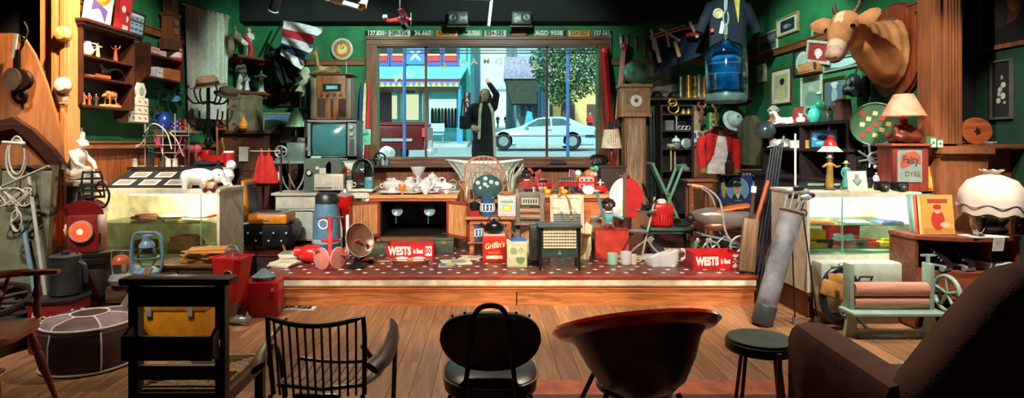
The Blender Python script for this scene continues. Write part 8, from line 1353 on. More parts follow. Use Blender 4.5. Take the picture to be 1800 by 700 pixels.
beast('china_dog','white spotted china dog lying on the sideboard top',rs(1380,zt1),.3,(226,222,216),R(160),(.42,.5),.2,.17,(150,140,134),lying=True);
t=T('cameo_plate','round dark red plate with a white lady cameo','plate',rs(1408,zt1+.1),R(-55));pt(t,'disc',MB().cyl((0,.008,0),(0,-.008,0),.1,n=28),cer((140,34,40)));pt(t,'cameo',pic(.16,.18,(140,34,40),[('e',.5,.2,.34,.22,(226,214,206)),('e',.5,.58,.16,.2,(226,206,190)),('e',.54,.72,.2,.14,(110,60,50)),('r',.44,.3,.56,.45,(226,206,190))],-.009));pt(t,'foot',MB().box((0,.03,-.09),(.1,.08,.02)),DARKW)
jug('turquoise_jug','bright turquoise pottery jug on the sideboard',rs(1431,zt1),.19,.07,cer((70,190,176)),R(150));jug('stone_jug','large brown stoneware jug at the near end of the sideboard',rs(1482,zt1),.22,.085,cer((112,84,70),.35),R(180),[(.9,0),(1,.03),(.95,.5),(.82,.85),(.85,1),(.76,1),(.74,.85),(.86,.5)]);bottle('green_bottle','tall green glass bottle behind the turquoise jug',rs(1440,zt1,3.78),.36,.075,mat((60,130,100),.08,0,'plain',.4,8,0));bottle('gold_bottle','small ornate gold and blue flask beside the brown jug',rs(1455,zt1,3.66),.16,.05,mat((60,70,60),.2),GOLD)
frame('easel_photo','tiny white easel photo frame behind the cameo plate',.09,.13,rs(1400,zt1+.066,3.84),(R(-4),0,RR),WHITE,(80,90,88),[('e',.5,.55,.2,.25,(190,180,166))],.012)
beast('china_dog','white reclining china spaniel on the middle sideboard shelf',rs(1372,zt2,3.6),.34,(230,228,226),R(150),(.4,.52),.2,.18,lying=True)
for k,(px,lb,cc)in enumerate(((1398,'white china bowl beside the reclining spaniel',(226,228,230)),(1418,'small amber jar on the middle sideboard shelf',(196,160,70)))):tin('china_bowl' if k==0 else 'amber_jar',lb,rs(px,zt2,3.58),.06 if k==0 else .035,.09,cc,cc,None,'jar')
frame('blue_picture','bright blue glass picture on the middle sideboard shelf',.42,.2,rs(1450,zt2+.101,3.62),(0,0,RR+R(10)),BLKF,(60,150,200),[('e',.45,.6,.22,.18,(20,40,60)),('e',.5,.25,.34,.12,(150,214,230)),('e',.8,.7,.1,.2,(150,210,226)),('e',.15,.6,.08,.2,(130,200,220))],.015)  # flat blue print in a black frame
solo('blue_cone','slender dark blue glass obelisk before the blue picture','ornament',MB().lathe([(.04,0),(.035,.02),(.018,.05),(.016,.2),(.003,.24)],n=8),mat((40,60,130),.1),rs(1457,zt2,3.52))
# ================================================================ RIGHT DISPLAY CABINET
cx0,cx1,cy0,cy1=2.73,3.70,5.24,5.9
showcase('display_cabinet','white glazed display cabinet with white drawers on the right',cx0,cx1,cy0,cy1,1.06,(.80,.60),.545,-.18,pnt((226,222,202),.45),.22);plight((3.3,5.4,1.0),28,(.95,1,.86));plight((3.0,5.42,.76),1.6,(1,.95,.8))if False else None
def rc_(px,z,d=5.42):return V((W(px,0,d).x,d,z))
carton('yellow_box','yellow box in the left of the right cabinet',rc_(1428,.601,5.4),(.18,.1,.14),(236,180,40));t=carton('game_box','red board game box with pale blue scrolls in the right cabinet',rc_(1478,.601,5.46),(.3,.06,.17),(196,36,44),print_=((196,36,44),[('e',.5,.4,.36,.22,(160,210,220)),('e',.3,.65,.14,.12,(230,220,210)),('e',.72,.62,.14,.12,(150,200,214))]))
for px,z,cc,lb in((1450,.601,(60,70,66),'dark toy pistol before the yellow box'),(1510,.601,(120,120,110),'grey toy pistol before the game box')):solo('toy_pistol',lb,'toy',MB().box((0,0,.05),(.14,.02,.03)).box((.05,0,.02),(.03,.022,.06),(0,.3,0)).cyl((-.07,0,.055),(-.12,0,.055),.008),mat(cc,.4,.3),rc_(px,z,5.32))
for k,(px,cc,lb)in enumerate(((1525,(190,60,40),'red-brown folded box at the bottom of the right cabinet'),(1560,(226,190,60),'yellow striped booklet pile at the right of the cabinet floor'),(1590,(70,60,56),'dark toy engine at the right end of the cabinet floor'))):solo('cabinet_trinket',lb,'trinket',MB().box((0,0,.02),(.16,.09,.04),(0,0,.1*k),bev=.004).box((.01,0,.05),(.1,.06,.025),(0,0,-.2)),mat(cc,.5),rc_(px,.601,5.38))
for k,(px,cc,lb)in enumerate(((1440,(206,120,80),'row of small orange tickets on the upper shelf of the right cabinet'),(1500,(150,170,160),'flat printed sheets in the middle of the upper cabinet shelf'),(1560,(50,70,120),'dark blue flat annual at the right of the upper cabinet shelf'),(1596,(60,60,70),'small dark flat tin at the right end of the upper cabinet shelf'))):solo('flat_sheet',lb,'papers',MB().box((0,0,.005),(.2 if k<3 else .09,.14,.01),(0,0,.08*(k-1))).box((.02,0,.014),(.14 if k<3 else .06,.1,.008),(0,0,-.15)),flat(cc),rc_(px,.801,5.42))
solo('printed_map','faint printed map pinned on the back of the right cabinet','print',pic(.36,.16,(226,216,176),[('e',.25,.6,.12,.2,(226,190,140)),('e',.6,.4,.2,.12,(220,180,150)),('e',.82,.7,.06,.14,(226,150,90))]),None,(W(1440,0,5.86).x+.18,5.872,.93))
t=T('painted_trunk','white painted trunk with handles before the right cabinet','trunk',(3.10,5.07,0));tw=.66;WT=pnt((206,218,200),.45);pt(t,'body',MB().box((0,.08,.2),(tw,.15,.22),bev=.01),WT);pt(t,'lid',MB().box((0,.08,.41),(tw+.02,.16,.2),bev=.02),WT);pt(t,'plinth',MB().box((0,.08,.045),(tw-.04,.14,.09)),pnt((90,70,56)));pt(t,'lid_rail',MB().box((0,.0,.315),(tw+.02,.02,.02)),pnt((150,196,176)))
for a,z in((-.2,.25),(.02,.37)):pt(t,'handle',MB().tube([(a-.05,-.005,z),(a-.05,-.03,z+.03),(a+.05,-.03,z+.03),(a+.05,-.005,z)],.008),IRON)
pt(t,'lock',MB().box((.1,-.01,.26),(.03,.02,.08)),STEEL)
# things on top of the right cabinet (z 1.085)
zk=1.086
def kt(px,d=5.4):return V((W(px,0,d).x,d,zk))
t=T('crest_frame','white framed crest badge leaning on the right cabinet','picture',kt(1508,5.3),(R(-14),0,R(-8)));pt(t,'board',MB().box((0,0,.09),(.16,.012,.18)),pnt((226,224,206)));q=pt(t,'crest',pic(.12,.13,(226,224,206),[('e',.5,.5,.22,.28,(90,150,150)),('p',[(.1,.6),(.3,.5),(.7,.5),(.9,.6),(.7,.3),(.5,.1),(.3,.3)],(120,120,60)),('e',.5,.5,.16,.2,(110,176,176)),('e',.5,.82,.14,.12,(190,120,90))],-.008));q.location=(0,0,.095);pt(t,'frame_edge',MB().tube([(-.08,-.005,.002),(.08,-.005,.002),(.08,-.005,.18),(-.08,-.005,.18)],.006,4,True),wood((190,176,140)))
fig('figurine','mustard robed figurine with wide hat on the right cabinet',kt(1458,5.5),.3,(186,150,70),base=(90,70,50),hat=(170,190,186),arms='out');fig('figurine','turquoise dressed figurine with straw hat on the right cabinet',kt(1487,5.5),.25,(70,180,170),base=(120,100,70),hat=(226,206,150),arms='down',skirt=1.3);fig('figurine','small pale crinoline figurine beside the painted dye box',kt(1540,5.55),.16,(206,206,226),base=(226,190,80),skirt=1.6)
t=T('red_top_lantern','tall figure stand with tiered red and white top on the right cabinet','ornament',kt(1459,5.68));pt(t,'column',MB().lathe([(.05,0),(.03,.05),(.025,.3),(.03,.34)]),wood((120,80,50)));pt(t,'umbrella',MB().lathe([(.11,.34),(.06,.39),(.02,.41)],n=16),pnt((190,200,190)));pt(t,'red_tier',MB().lathe([(.06,.4),(.05,.43),(.02,.46),(.025,.48),(.005,.5)],n=16),RED)
t=T('ticket_machine','dark flat box under the figurines on the right cabinet','box',kt(1440,5.62));pt(t,'box',MB().box((0,0,.03),(.3,.16,.06)),pnt((50,56,54)));pt(t,'edge',MB().box((0,-.082,.045),(.3,.006,.02)),pnt((150,180,160)))
t=T('film_rewinder','silver mechanical rewinder with spiky arms on the right cabinet','machine',kt(1524,5.75));pt(t,'body',MB().box((0,0,.2),(.16,.1,.2),bev=.02),BLACK);pt(t,'foot',MB().box((0,0,.05),(.24,.14,.1),bev=.01),IRON)
for k in range(7):a=k*.9;pt(t,'arm',MB().cyl((0,-.05,.27),(.14*cos(a),-.08,.3+.11*sin(a)),.009),STEEL)
pt(t,'wheel',MB().tor((.02,-.07,.28),.05,.012,'y'),STEEL);pt(t,'tripod_rod',MB().cyl((.03,-.06,.25),(.2,-.14,.03),.01),BLACK);pt(t,'white_knob',MB().sph((.03,-.08,.2),.02,10),WHITE)
for k,px in enumerate((1549,1580)):
    t=T('folding_camera',('round-lensed black camera','wide black binocular camera')[k]+' before the painted dye box','camera',kt(px,5.28));pt(t,'body',MB().box((0,0,.045),(.11+.03*k,.06,.09-.01*k),bev=.012),BLACK);pt(t,'lens',MB().lathe([(.028,0),(.03,.03),(.02,.035)],(0,-.03,.045),rot=(PI/2,0,0)),mat((60,66,66),.2));pt(t,'lens_glint',MB().sph((0,-.062,.045),.01,8),CHROME)
solo('orange_papers','sheaf of cream papers along the front of the right cabinet top','papers',MB().box((0,0,.006),(.5,.12,.012),(0,0,.04)).box((.1,.02,.016),(.3,.1,.008),(0,0,-.1)),flat((226,206,170)),kt(1560,5.31)+V((-.12,0,-.0)))
t=T('dye_cabinet','red-brown wooden dye cabinet with a lettered tin panel','cabinet',kt(1586,5.45),R(-6));pt(t,'body',MB().box((0,.0,.2),(.29,.26,.4)),wood((138,54,40)));pt(t,'top',MB().box((0,0,.405),(.33,.3,.022),bev=.005),wood((160,84,60),'x'));pt(t,'tin_panel',MB().box((-.01,-.132,.22),(.2,.008,.28)),pnt((140,160,150)));pt(t,'red_scroll',MB().prism([(-.09,.22),(-.08,.32),(-.02,.34),(.03,.35),(.075,.31),(.08,.24),(.02,.25),(-.02,.23),(-.07,.2)],-.139,-.1355),flat((190,80,50)));text(t,'Fairy',.09,flat((60,70,70)),(-.005,-.141,.275),sx=.75,bold=.002);text(t,'DYES',.06,flat((120,90,80)),(.01,-.138,.15),sx=.9)
t=T('buddha_lamp','bronze seated figure lamp with pink ribbed shade on the dye cabinet','lamp',kt(1588,5.45)+V((0,0,.418)));BZ2=mat((110,52,38),.3,.3,'plain',.3,9,.1)
bpart(t,'figure',blob([('s',(0,0,.03),(.12,.09,.035)),('c',(-.09,-.05,.06),(.07,-.07,.05),.035),('c',(.09,-.05,.06),(-.07,-.07,.05),.035),('s',(0,0,.1),(.065,.05,.07)),('c',(-.06,0,.15),(.06,0,.15),.03),('c',(-.075,0,.14),(-.09,-.05,.08),.024),('c',(.075,0,.14),(.09,-.05,.08),.024),('s',(0,-.005,.205),(.035,.038,.042))],.009,[BZ2]));pt(t,'stem',MB().cyl((0,0,.2),(0,0,.32),.012),BRASS)
n=40;pt(t,'shade',MB().loft([[V((r*(1+.03*(i%2))*cos(2*PI*i/n),r*(1+.03*(i%2))*sin(2*PI*i/n),z))for i in range(n)]for r,z in((.17,.245),(.168,.25),(.075,.44),(.073,.44))],False),mat((214,140,110),.7));pt(t,'bulb',MB().sph((0,0,.3),.03),mat((255,200,150),.4,0,'emit',scale=4));plight(kt(1588,5.45)+V((0,0,.418+.33)),1.2,(1,.7,.45),.03)
t=T('games_tray','round green tray painted with red and cream squares','tray',(3.645,5.76,1.685),R(-30));pt(t,'easel',MB().tube([(-.1,.03,-.594),(-.06,.02,.1),(.06,.02,.1),(.1,.03,-.594)],.01).box((0,.0,-.2),(.2,.06,.02)),IRON);pt(t,'disc',MB().cyl((0,.012,0),(0,0,0),.2,n=36),pnt((70,110,76)));pt(t,'rim',MB().tor((0,0,0),.2,.01,'y',n=36),pnt((60,90,66)))
for i in range(5):
    for j in range(5):
        if(i+j)%2==0:pt(t,'painted_square',MB().box((-.104+i*.052,-.002,-.104+j*.052),(.04,.004,.04),(0,R(12),0)),flat((214,200,140)if(i*3+j)%4 else(176,50,46)))
# ================================================================ FAR RIGHT
t=T('log_slice','round orange slice of polished log on the right ledge','log slice',W(1714,243,5.42)*1,R(-10));t.location.z=1.497;pt(t,'slice',MB().lathe([(.115,-.03),(.122,0),(.115,.03),(.04,.034)],(0,0,.115),24,(1.05,1),(PI/2,0,0)),wood((176,92,46),'x'));pt(t,'dark_heart',MB().prism([(.03*(1 if i%2 else .5)*cos(i*PI/5),.115+.04*(1 if i%2 else .5)*sin(i*PI/5))for i in range(10)],-.04,-.034),mat((50,26,20)))
for k,px in enumerate((1640,1652)):carton('matchbox','small green and white box %s on the right ledge'%('taller' if k==0 else 'shorter'),(W(px,0,5.32).x,5.34,1.467),(.05,.05,.1-.02*k),(80,150,90),0,print_=((214,226,206),[('e',.5,.5,.3,.2,(60,140,80))]),lid=False)
for k,cc in enumerate(((70,70,130),(206,206,210))):book('ledge_magazine',('dark blue','pale grey')[k]+' magazine lying flat on the right ledge',(4.52,5.52,1.497+.014*k),.22,.16,.012,cc,(R(-90),0,0)).location=(4.5+.03*k,5.47+.1,1.503+.0125*k)
frame('dark_painting','large dark still-life painting in wood frame at the top right',.62,.78,(OXR-.005,dx(1772,OXR),W(0,0,5.5).z+.0),RR,wood((150,96,62)),(30,24,22),[('e',.55,.55,.28,.3,(90,60,36)),('e',.65,.6,.14,.2,(140,96,50)),('e',.35,.4,.2,.2,(50,40,36)),('e',.7,.8,.14,.1,(120,100,60))],.04).location.z=2.77
frame('flower_picture','tall narrow picture of white flowers on a dark ground',.24,.55,(OXR-.005,dx(1763,OXR),W(0,157,5.62).z),RR,pnt((96,96,80)),(36,34,34),[('e',.35,.3,.12,.05,(196,190,170)),('e',.6,.38,.14,.06,(206,200,180)),('e',.45,.5,.12,.05,(190,186,166)),('e',.62,.58,.14,.05,(200,196,176)),('e',.4,.42,.1,.05,(170,166,150)),('e',.55,.72,.06,.04,(176,170,156)),('r',.48,.1,.5,.7,(60,70,54)),('e',.7,.26,.08,.03,(170,160,150))],.02)
t=T('corner_shelf_unit','bow-fronted brown shelf unit at the far right','shelf',(3.86,4.98,0));BRW=wood((126,62,40),'x');zz=.76;bow=[(-.42+.84*i/12,-.06-.14*sin(PI*i/12))for i in range(13)]
def bowp(m,z0,z1,k=1.):return m.prism([(a*k,b*k)for a,b in bow]+[(.42*k,.26),(-.42*k,.26)],z0,z1,'xy')
pt(t,'top',bowp(MB(),zz-.03,zz,1.03),BRW);pt(t,'middle_shelf',bowp(MB(),.46,.485),BRW);pt(t,'bow_front',bowp(MB(),.27,.46),wood((140,70,44),'x'));pt(t,'side',MB().box((-.41,.1,.38),(.025,.32,.73)),BRW);pt(t,'side',MB().box((.41,.1,.38),(.025,.32,.73)),BRW);pt(t,'back',MB().box((0,.25,.38),(.8,.02,.73)),mat((50,28,22)));pt(t,'divider',MB().box((.16,.06,.61),(.02,.3,.26)),BRW)
def skate(label,loc,rz=0):
    t=T('roller_skate',label,'skate',loc,rz);pt(t,'boot',MB().loft([[V((x,b*w,z))for x,b,z in((-.07,-1,.05),(-.075,-1,z1),(-.02+xx,-1,z1),(.1,-1,.075),(.11,-1,.05))]+[V((x,b*w,z))for x,b,z in((.11,1,.05),(.1,1,.075),(-.02+xx,1,z1),(-.075,1,z1),(-.07,1,.05))]for w,z1,xx in((.01,.17,0),(.035,.18,0),(.036,.18,0))][1:]),mat((44,34,34),.3));pt(t,'plate',MB().box((.01,0,.042),(.19,.06,.014)),CHROME)
    for x in(-.05,.08):pt(t,'wheel',MB().cyl((x,-.045,.022),(x,.045,.022),.022),STEEL)
    for k in range(5):pt(t,'lace',MB().cyl((-.005+k*.018,-.038,.16-k*.018),(-.005+k*.018,.038,.155-k*.018),.006),CHROME)
skate('laced black roller skate at the left in the bow-fronted shelf',(3.60,4.92,.487),R(-70));skate('laced black roller skate in the middle of the bow-fronted shelf',(3.79,4.92,.487),R(-80));skate('laced black roller skate lying behind the left one',(3.70,5.08,.487),R(-60))
mags('pile of curled white papers at the right in the bow-fronted shelf',(4.09,4.92,.486),5,.2,.2,R(20),[(206,206,196),(170,170,160)])
zs_=zz+.002
def bk(px,d,w,h,th,cc,lb,rz,pr=None,tilt=-6):book('annual',lb,(W(px,0,d).x,d,zs_),w,h,th,cc,(R(tilt),0,R(rz)),pr=pr)
bk(1648,4.98,.28,.32,.03,(226,170,80),'annual with a red-dressed figure on its yellow cover, front of the row',4,[('r',0,.0,1,.12,(206,150,70)),('e',.5,.35,.22,.28,(206,60,44)),('e',.5,.62,.12,.1,(230,180,150)),('e',.5,.7,.14,.07,(206,50,40)),('e',.72,.22,.16,.08,(236,206,160)),('r',.2,.82,.85,.92,(190,70,50))])
for k,(cc,lb)in enumerate((((196,40,44),'red spined annual directly behind the yellow annual'),((150,180,140),'pale green annual third in the leaning row'),((110,160,170),'teal annual fourth in the leaning row'),((190,190,180),'grey annual at the back of the leaning row'))):bk(1636-k*5,5.05+k*.045,.26,.31,.026,cc,lb,10+3*k)
book('comic','yellow and red comic standing upright on the right cabinet corner',kt(1634,5.36)+V((-.04,0,0)),.15,.22,.01,(240,180,40),(R(-12),0,R(8)),pr=[('r',.1,.8,.9,.95,(200,60,40)),('e',.45,.45,.26,.24,(160,196,206)),('e',.4,.35,.16,.14,(226,226,216)),('r',0,0,1,.08,(200,50,40))])
book('comic','second yellow comic leaning behind the first on the cabinet corner',kt(1648,5.42)+V((-.06,0,0)),.14,.22,.01,(246,200,60),(R(-12),0,R(-6)),pr=[('r',.15,.6,.85,.9,(220,120,60)),('e',.5,.35,.3,.2,(240,226,190))])
t=T('glass_lamp','big white scalloped glass lamp on a black figure base','lamp',(W(1740,0,5.0).x,4.98,zs_));bpart(t,'figure_base',blob([('s',(0,0,.03),(.13,.1,.035)),('s',(-.02,0,.1),(.07,.06,.08)),('c',(.05,0,.06),(.1,-.02,.12),.03),('s',(-.02,0,.2),(.05,.045,.05)),('c',(-.06,0,.12),(-.11,-.02,.06),.03)],.011,[mat((26,22,24),.3)]));n=48;t.scale=(.95,.95,1.0)
pt(t,'shade',MB().loft([[V((r*(1+.015*cos(8*2*PI*i/n))*cos(2*PI*i/n),r*(1+.015*cos(8*2*PI*i/n))*sin(2*PI*i/n),z+dz_*cos(8*2*PI*i/n)))for i in range(n)]for r,z,dz_ in((.232,.17,.012),(.24,.27,0),(.225,.36,0),(.17,.44,0),(.09,.475,0),(.055,.49,0),(.06,.505,0),(.085,.525,.006),(.08,.525,.006))],False),mat((236,222,206),.35,0,'plain',.05,6,0));pt(t,'trim_band',MB().tube([(.243*cos(2*PI*i/n),.243*sin(2*PI*i/n),.24+.012*cos(8*2*PI*i/n))for i in range(n)],.004,5,True),pnt((170,160,180)));pt(t,'stem',MB().cyl((0,0,.2),(0,0,.49),.01),BRASS);pt(t,'bulb',MB().sph((0,0,.32),.035),mat((255,235,205),.4,0,'emit',scale=3));plight((W(1740,0,5.0).x,4.98,zs_+.36),.8,(1,.85,.7),.04)
bottle('dark_bottle','dark brown glass bottle at the far right edge',(W(1797,0,4.96).x,4.97,zs_),.24,.045,mat((40,24,20),.1));solo('lace_cloth','white lace cloth hanging over the bow-fronted shelf edge','cloth',MB().box((0,0,.004),(.3,.16,.008),(0,0,.1)).box((.06,-.075,-.05),(.09,.008,.11),(.15,0,.1)),fab((222,216,206)),(W(1730,0,4.85).x,4.86,zs_));solo('glass_ornament','pressed glass vase left of the white lamp','vase',MB().lathe([(.05,0),(.03,.03),(.055,.09),(.06,.16),(.055,.16),(.045,.09)],n=12),mat((190,206,200),.05,0,'glass',.3),(W(1708,0,4.9).x,4.84,zs_))
# ---- mangle
t=T('mangle','pale green iron mangle with two pinkish wooden rollers','mangle',(W(1563,0,4.75).x,4.74,0));MG=pnt((150,176,160),.45);zr_=W(0,508,4.75).z
for z,r in((zr_,.055),(zr_-.095,.045)):pt(t,'roller',MB().cyl((-.29,0,z),(.28,0,z),r,n=22),wood((206,142,116),'x',.6,.12))
pt(t,'tray',MB().box((0,-.03,zr_-.165),(.72,.22,.025),bev=.006),MG)
for s in(-1,1):pt(t,'side_frame',MB().box((s*.31,.02,zr_+.02),(.035,.1,.36),bev=.008),MG);pt(t,'leg',MB().prism([(s*.25,0),(s*.36,0),(s*.33,zr_-.17),(s*.29,zr_-.17)]if s>0 else[(-.36,0),(-.25,0),(-.29,zr_-.17),(-.33,zr_-.17)],-.02,.02),MG)
pt(t,'base_bar',MB().box((0,0,.04),(.66,.03,.025)),MG);pt(t,'screw',MB().cyl((.31,.02,zr_+.2),(.31,.02,zr_+.26),.014).box((.31,.02,zr_+.26),(.11,.016,.016)),MG)
q=pt(t,'flywheel',MB().tor((.43,-.02,zr_-.03),.135,.016,'x'),MG)
for k in range(5):a=k*2*PI/5+.3;pt(q,'wheel_spoke',MB().cyl((.43,-.02,zr_-.03),(.43,-.02+.13*cos(a),zr_-.03+.13*sin(a)),.012),MG)
pt(t,'axle',MB().cyl((.3,.02,zr_-.03),(.48,.02,zr_-.03),.016),IRON);pt(t,'crank',MB().cyl((.48,.02,zr_-.03),(.5,-.12,zr_-.06),.012),IRON)
# ---- horse collar
t=T('horse_collar','black horse collar with a canvas band leaning on the floor','horse collar',(W(1473,0,4.93).x,4.93,0.03),(R(-8),R(8),R(0)));pt(t,'collar',MB().tor((0,0,.24),.14,.03,'y',n=32,k=10,sc=(1,1.5)),mat((26,32,40),.3));pt(t,'canvas',MB().box((-.02,-.025,.27),(.3,.05,.13),(0,R(10),0),bev=.02).box((-.03,-.02,.36),(.18,.04,.09),(0,R(6),0),bev=.018),mat((176,122,60),.8));pt(t,'hame',MB().cyl((-.08,0,.46),(.08,0,.48),.012).sph((0,0,.48),.025),STEEL);pt(t,'chain',MB().tor((.02,-.03,.13),.03,.008,'y',sc=(1,1.5)).tor((.06,-.03,.06),.03,.008,'x',sc=(1,1.5)),STEEL);pt(t,'strap',MB().tube(spline([(.1,-.02,.12),(.16,-.04,.06),(.2,-.06,.01)]),.014),fab((120,120,110)))
# ================================================================ FOREGROUND SEATS
BLKM=pnt((28,22,22),.35)
# wire armchair
t=T('wire_chair','black wire-rod armchair with wooden arm pads','chair',(W(568,0,2.75).x,2.72,0));hw,zt_,zb_=.2,.755,.40
def bk_(u,v):return V((u*(hw+.012*v),-.06-.05*v+.07*(u*u)*.6-.02,zb_+(zt_-zb_)*v-.03*(1-u*u)*v))
pt(t,'back_frame',MB().tube([bk_(-1,0)]+[bk_(-1,v/4)for v in range(1,4)]+[bk_(-.97+1.94*i/12,1)for i in range(13)]+[bk_(1,1-v/4)for v in range(1,5)],.011),BLKM)
for k in range(11):u=-1+2*(k+1)/12;pt(t,'back_rod',MB().tube([bk_(u,0),bk_(u,.5),bk_(u,1)],.0055,6),BLKM)
pt(t,'lower_bar',MB().tube([bk_(-.5,0),bk_(-.4,.02),bk_(.4,.02),bk_(.5,0)],.011),BLKM)
def st_(u,v):return V((u*(.19+.05*v),.0+.44*v,.405-.035*v+.02*u*u-.02*sin(PI*v)))
pt(t,'seat_frame',MB().tube([st_(-1,0),st_(-1,.5),st_(-1,.92)]+[st_(-.95+1.9*i/10,1)for i in range(11)]+[st_(1,.92),st_(1,.5),st_(1,0),st_(0,0)],.01,8,True),BLKM)
for k in range(10):u=-1+2*(k+1)/11;pt(t,'seat_rod',MB().tube([st_(u,0),st_(u,.5),st_(u,1)],.005,6),BLKM)
for s in(-1,1):
    pt(t,'arm_support',MB().tube(spline([(s*.2,-.07,.62),(s*.25,.05,.5),(s*.29,.22,.53),(s*.28,.3,.4),(s*.26,.34,0)]),.012),BLKM)
    pt(t,'rear_leg',MB().cyl((s*.2,-.075,.41),(s*.215,-.12,0),.011),BLKM)
    P=[V((s*.245,-.10,.535)),V((s*.275,-.02,.545)),V((s*.29,.1,.56)),V((s*.29,.22,.585)),V((s*.275,.31,.61))];wd=[.032,.036,.03,.026,.022];rings=[]
    for p,w in zip(P,wd):rings.append([p+V((w*cos(2*PI*i/12),0,.016*sin(2*PI*i/12)+(.02*cos(2*PI*i/12)*-s)))for i in range(12)])
    pt(t,'arm_pad',MB().loft(rings),wood((74,42,30),'y',.35))
# black padded chair
t=T('padded_chair','black vinyl padded chair with a steel hoop back','chair',(W(862,0,2.75).x,2.72,0));VIN=mat((24,18,20),.35,0,'plain',.2,20,.1)
def sup(a,b,n=36,e=2.6):return[(a*abs(cos(2*PI*i/n))**(2/e)*(1 if cos(2*PI*i/n)>=0 else-1),b*abs(sin(2*PI*i/n))**(2/e)*(1 if sin(2*PI*i/n)>=0 else-1))for i in range(n)]
rings=[]
for k,y in((.9,-.03),(1,-.015),(1,.015),(.9,.03)):rings.append([V((a*k*(1-.28*max(0,-b/.13)*.5),y+.35*a*a-.02-b*.16,.625+b*k))for a,b in sup(.225,.135)])
pt(t,'back_pad',MB().loft(rings),VIN);rings=[]
for k,z in((.9,.36),(1,.375),(1.02,.41),(1,.44),(.88,.455)):rings.append([V((a*k,.16+b*k,z))for a,b in sup(.215,.22)])
pt(t,'seat_pad',MB().loft(rings),VIN);pt(t,'seat_piping',MB().tube([(a*1.025,.16+b*1.025,.432)for a,b in sup(.215,.22)],.006,6,True),pnt((150,120,90),.3))
for k in range(7):a=-.17+k*.057;pt(t,'stud',MB().sph((a,-.03+.35*a*a,.757-.25*max(0,abs(a)-.1)),.007,8),STEEL)
HB=mat((110,76,60),.25,.7);pt(t,'back_hoop',MB().tube(spline([(-.15,-.2,0),(-.125,-.13,.3),(-.09,-.085,.6),(-.075,-.08,.73),(-.05,-.08,.785),(0,-.08,.8),(.05,-.08,.785),(.075,-.08,.73),(.09,-.085,.6),(.125,-.13,.3),(.15,-.2,0)]),.0115),HB)
for s in(-1,1):pt(t,'front_leg',MB().cyl((s*.16,.3,.37),(s*.2,.36,0),.012),HB);pt(t,'side_leg',MB().cyl((s*.18,.02,.37),(s*.21,-.06,0),.011),HB)
pt(t,'under_frame',MB().tor((0,.16,.355),.17,.01),HB)
# red bucket chair
t=T('bucket_chair','red moulded bucket chair seen from behind','chair',(W(1118,0,2.85).x,2.86,0));X=Matrix.Translation((0,0,.635))@Matrix.Rotation(R(-4),4,'Y')@Matrix.Rotation(R(-25),4,'X');n=44
pt(t,'shell',MB().at(X).lathe([(.02,-.31),(.1,-.30),(.18,-.25),(.245,-.15),(.285,-.06),(.33,-.01),(.33,.0),(.27,-.06),(.23,-.15),(.16,-.23),(.05,-.275)],n=n),mat((66,16,18),.35,0,'plain',.15,10,.05));pt(t,'rim',MB().at(X).lathe([(.30,-.03),(.36,-.02),(.39,.005),(.38,.022),(.34,.015),(.31,-.01)],n=n,caps=False),pnt((214,40,34),.2));pt(t,'seat_pad',MB().at(X).lathe([(.02,-.262),(.16,-.22),(.2,-.17),(.02,-.18)],n=n),fab((120,30,28)))
for a in(-.2,.2):
    for b in(-.16,.2):pt(t,'leg',MB().cyl((a*.8,b*.8,.38),(a*1.5,b*1.4,0),.012),BLKM)
pt(t,'leg_ring',MB().tor((0,.02,.36),.17,.011),BLKM)
# stool
t=T('stool','round dark green stool on thin metal legs','stool',(W(1336,0,2.95).x,2.95,0));pt(t,'seat',MB().lathe([(.14,.5),(.153,.505),(.156,.55),(.148,.562),(.03,.566)],n=36),mat((58,74,62),.5,0,'plain',.3,14,.1));pt(t,'seat_band',MB().lathe([(.156,.508),(.159,.51),(.159,.548),(.156,.55)],n=36,caps=False),mat((34,34,32),.5))
for k in range(4):a=k*PI/2+.5;pt(t,'leg',MB().cyl((.1*cos(a),.1*sin(a),.51),(.17*cos(a),.17*sin(a),0),.009),mat((110,50,40),.4,.3))
pt(t,'flat_leg',MB().box((.015,-.165,.27),(.022,.008,.54)),wood((170,140,100)));pt(t,'foot_ring',MB().tor((0,0,.2),.145,.007),mat((90,46,40),.4,.3))
# armchair
t=T('armchair','large brown velvet armchair turned away in the right foreground','armchair',(1.86,2.4,0),R(1));VE=mat((104,58,42),.85,0,'fabric',.2,10,.3)
pt(t,'seat_base',MB().box((0,.1,.22),(.72,.66,.3),bev=.03),VE);pt(t,'seat_cushion',MB().box((0,.16,.42),(.54,.58,.14),bev=.05),VE)
for s in(-1,1):pt(t,'arm',MB().loft([[V((s*.41+a*.085,y,z))for a,z in((-1,.06),(1,.06),(1,h-.05),(.8,h-.01),(.3,h),(-.3,h),(-.8,h-.01),(-1,h-.05))]for y,h in((-.28,.665),(-.1,.675),(.2,.69),(.34,.70),(.38,.67))]),VE)
bh=[(-.46,.1),(-.465,.62),(-.43,.70),(-.31,.87),(-.21,1.0),(-.14,1.07),(-.05,1.09)];bp=bh+[(-a,z)for a,z in bh[::-1]];rings=[]
for y,k in((-.15,.97),(-.13,1.0),(.0,1.0),(.02,.97)):rings.append([V((a*k,-.22+y-(z-.4)*.1,.5+(z-.5)*k))for a,z in bp])
pt(t,'backrest',MB().loft(rings),VE)
for a in(-.36,.36):
    for y in(-.3,.38):pt(t,'foot',MB().cyl((a,y,.09),(a,y,0),.03,.02),DARKW)
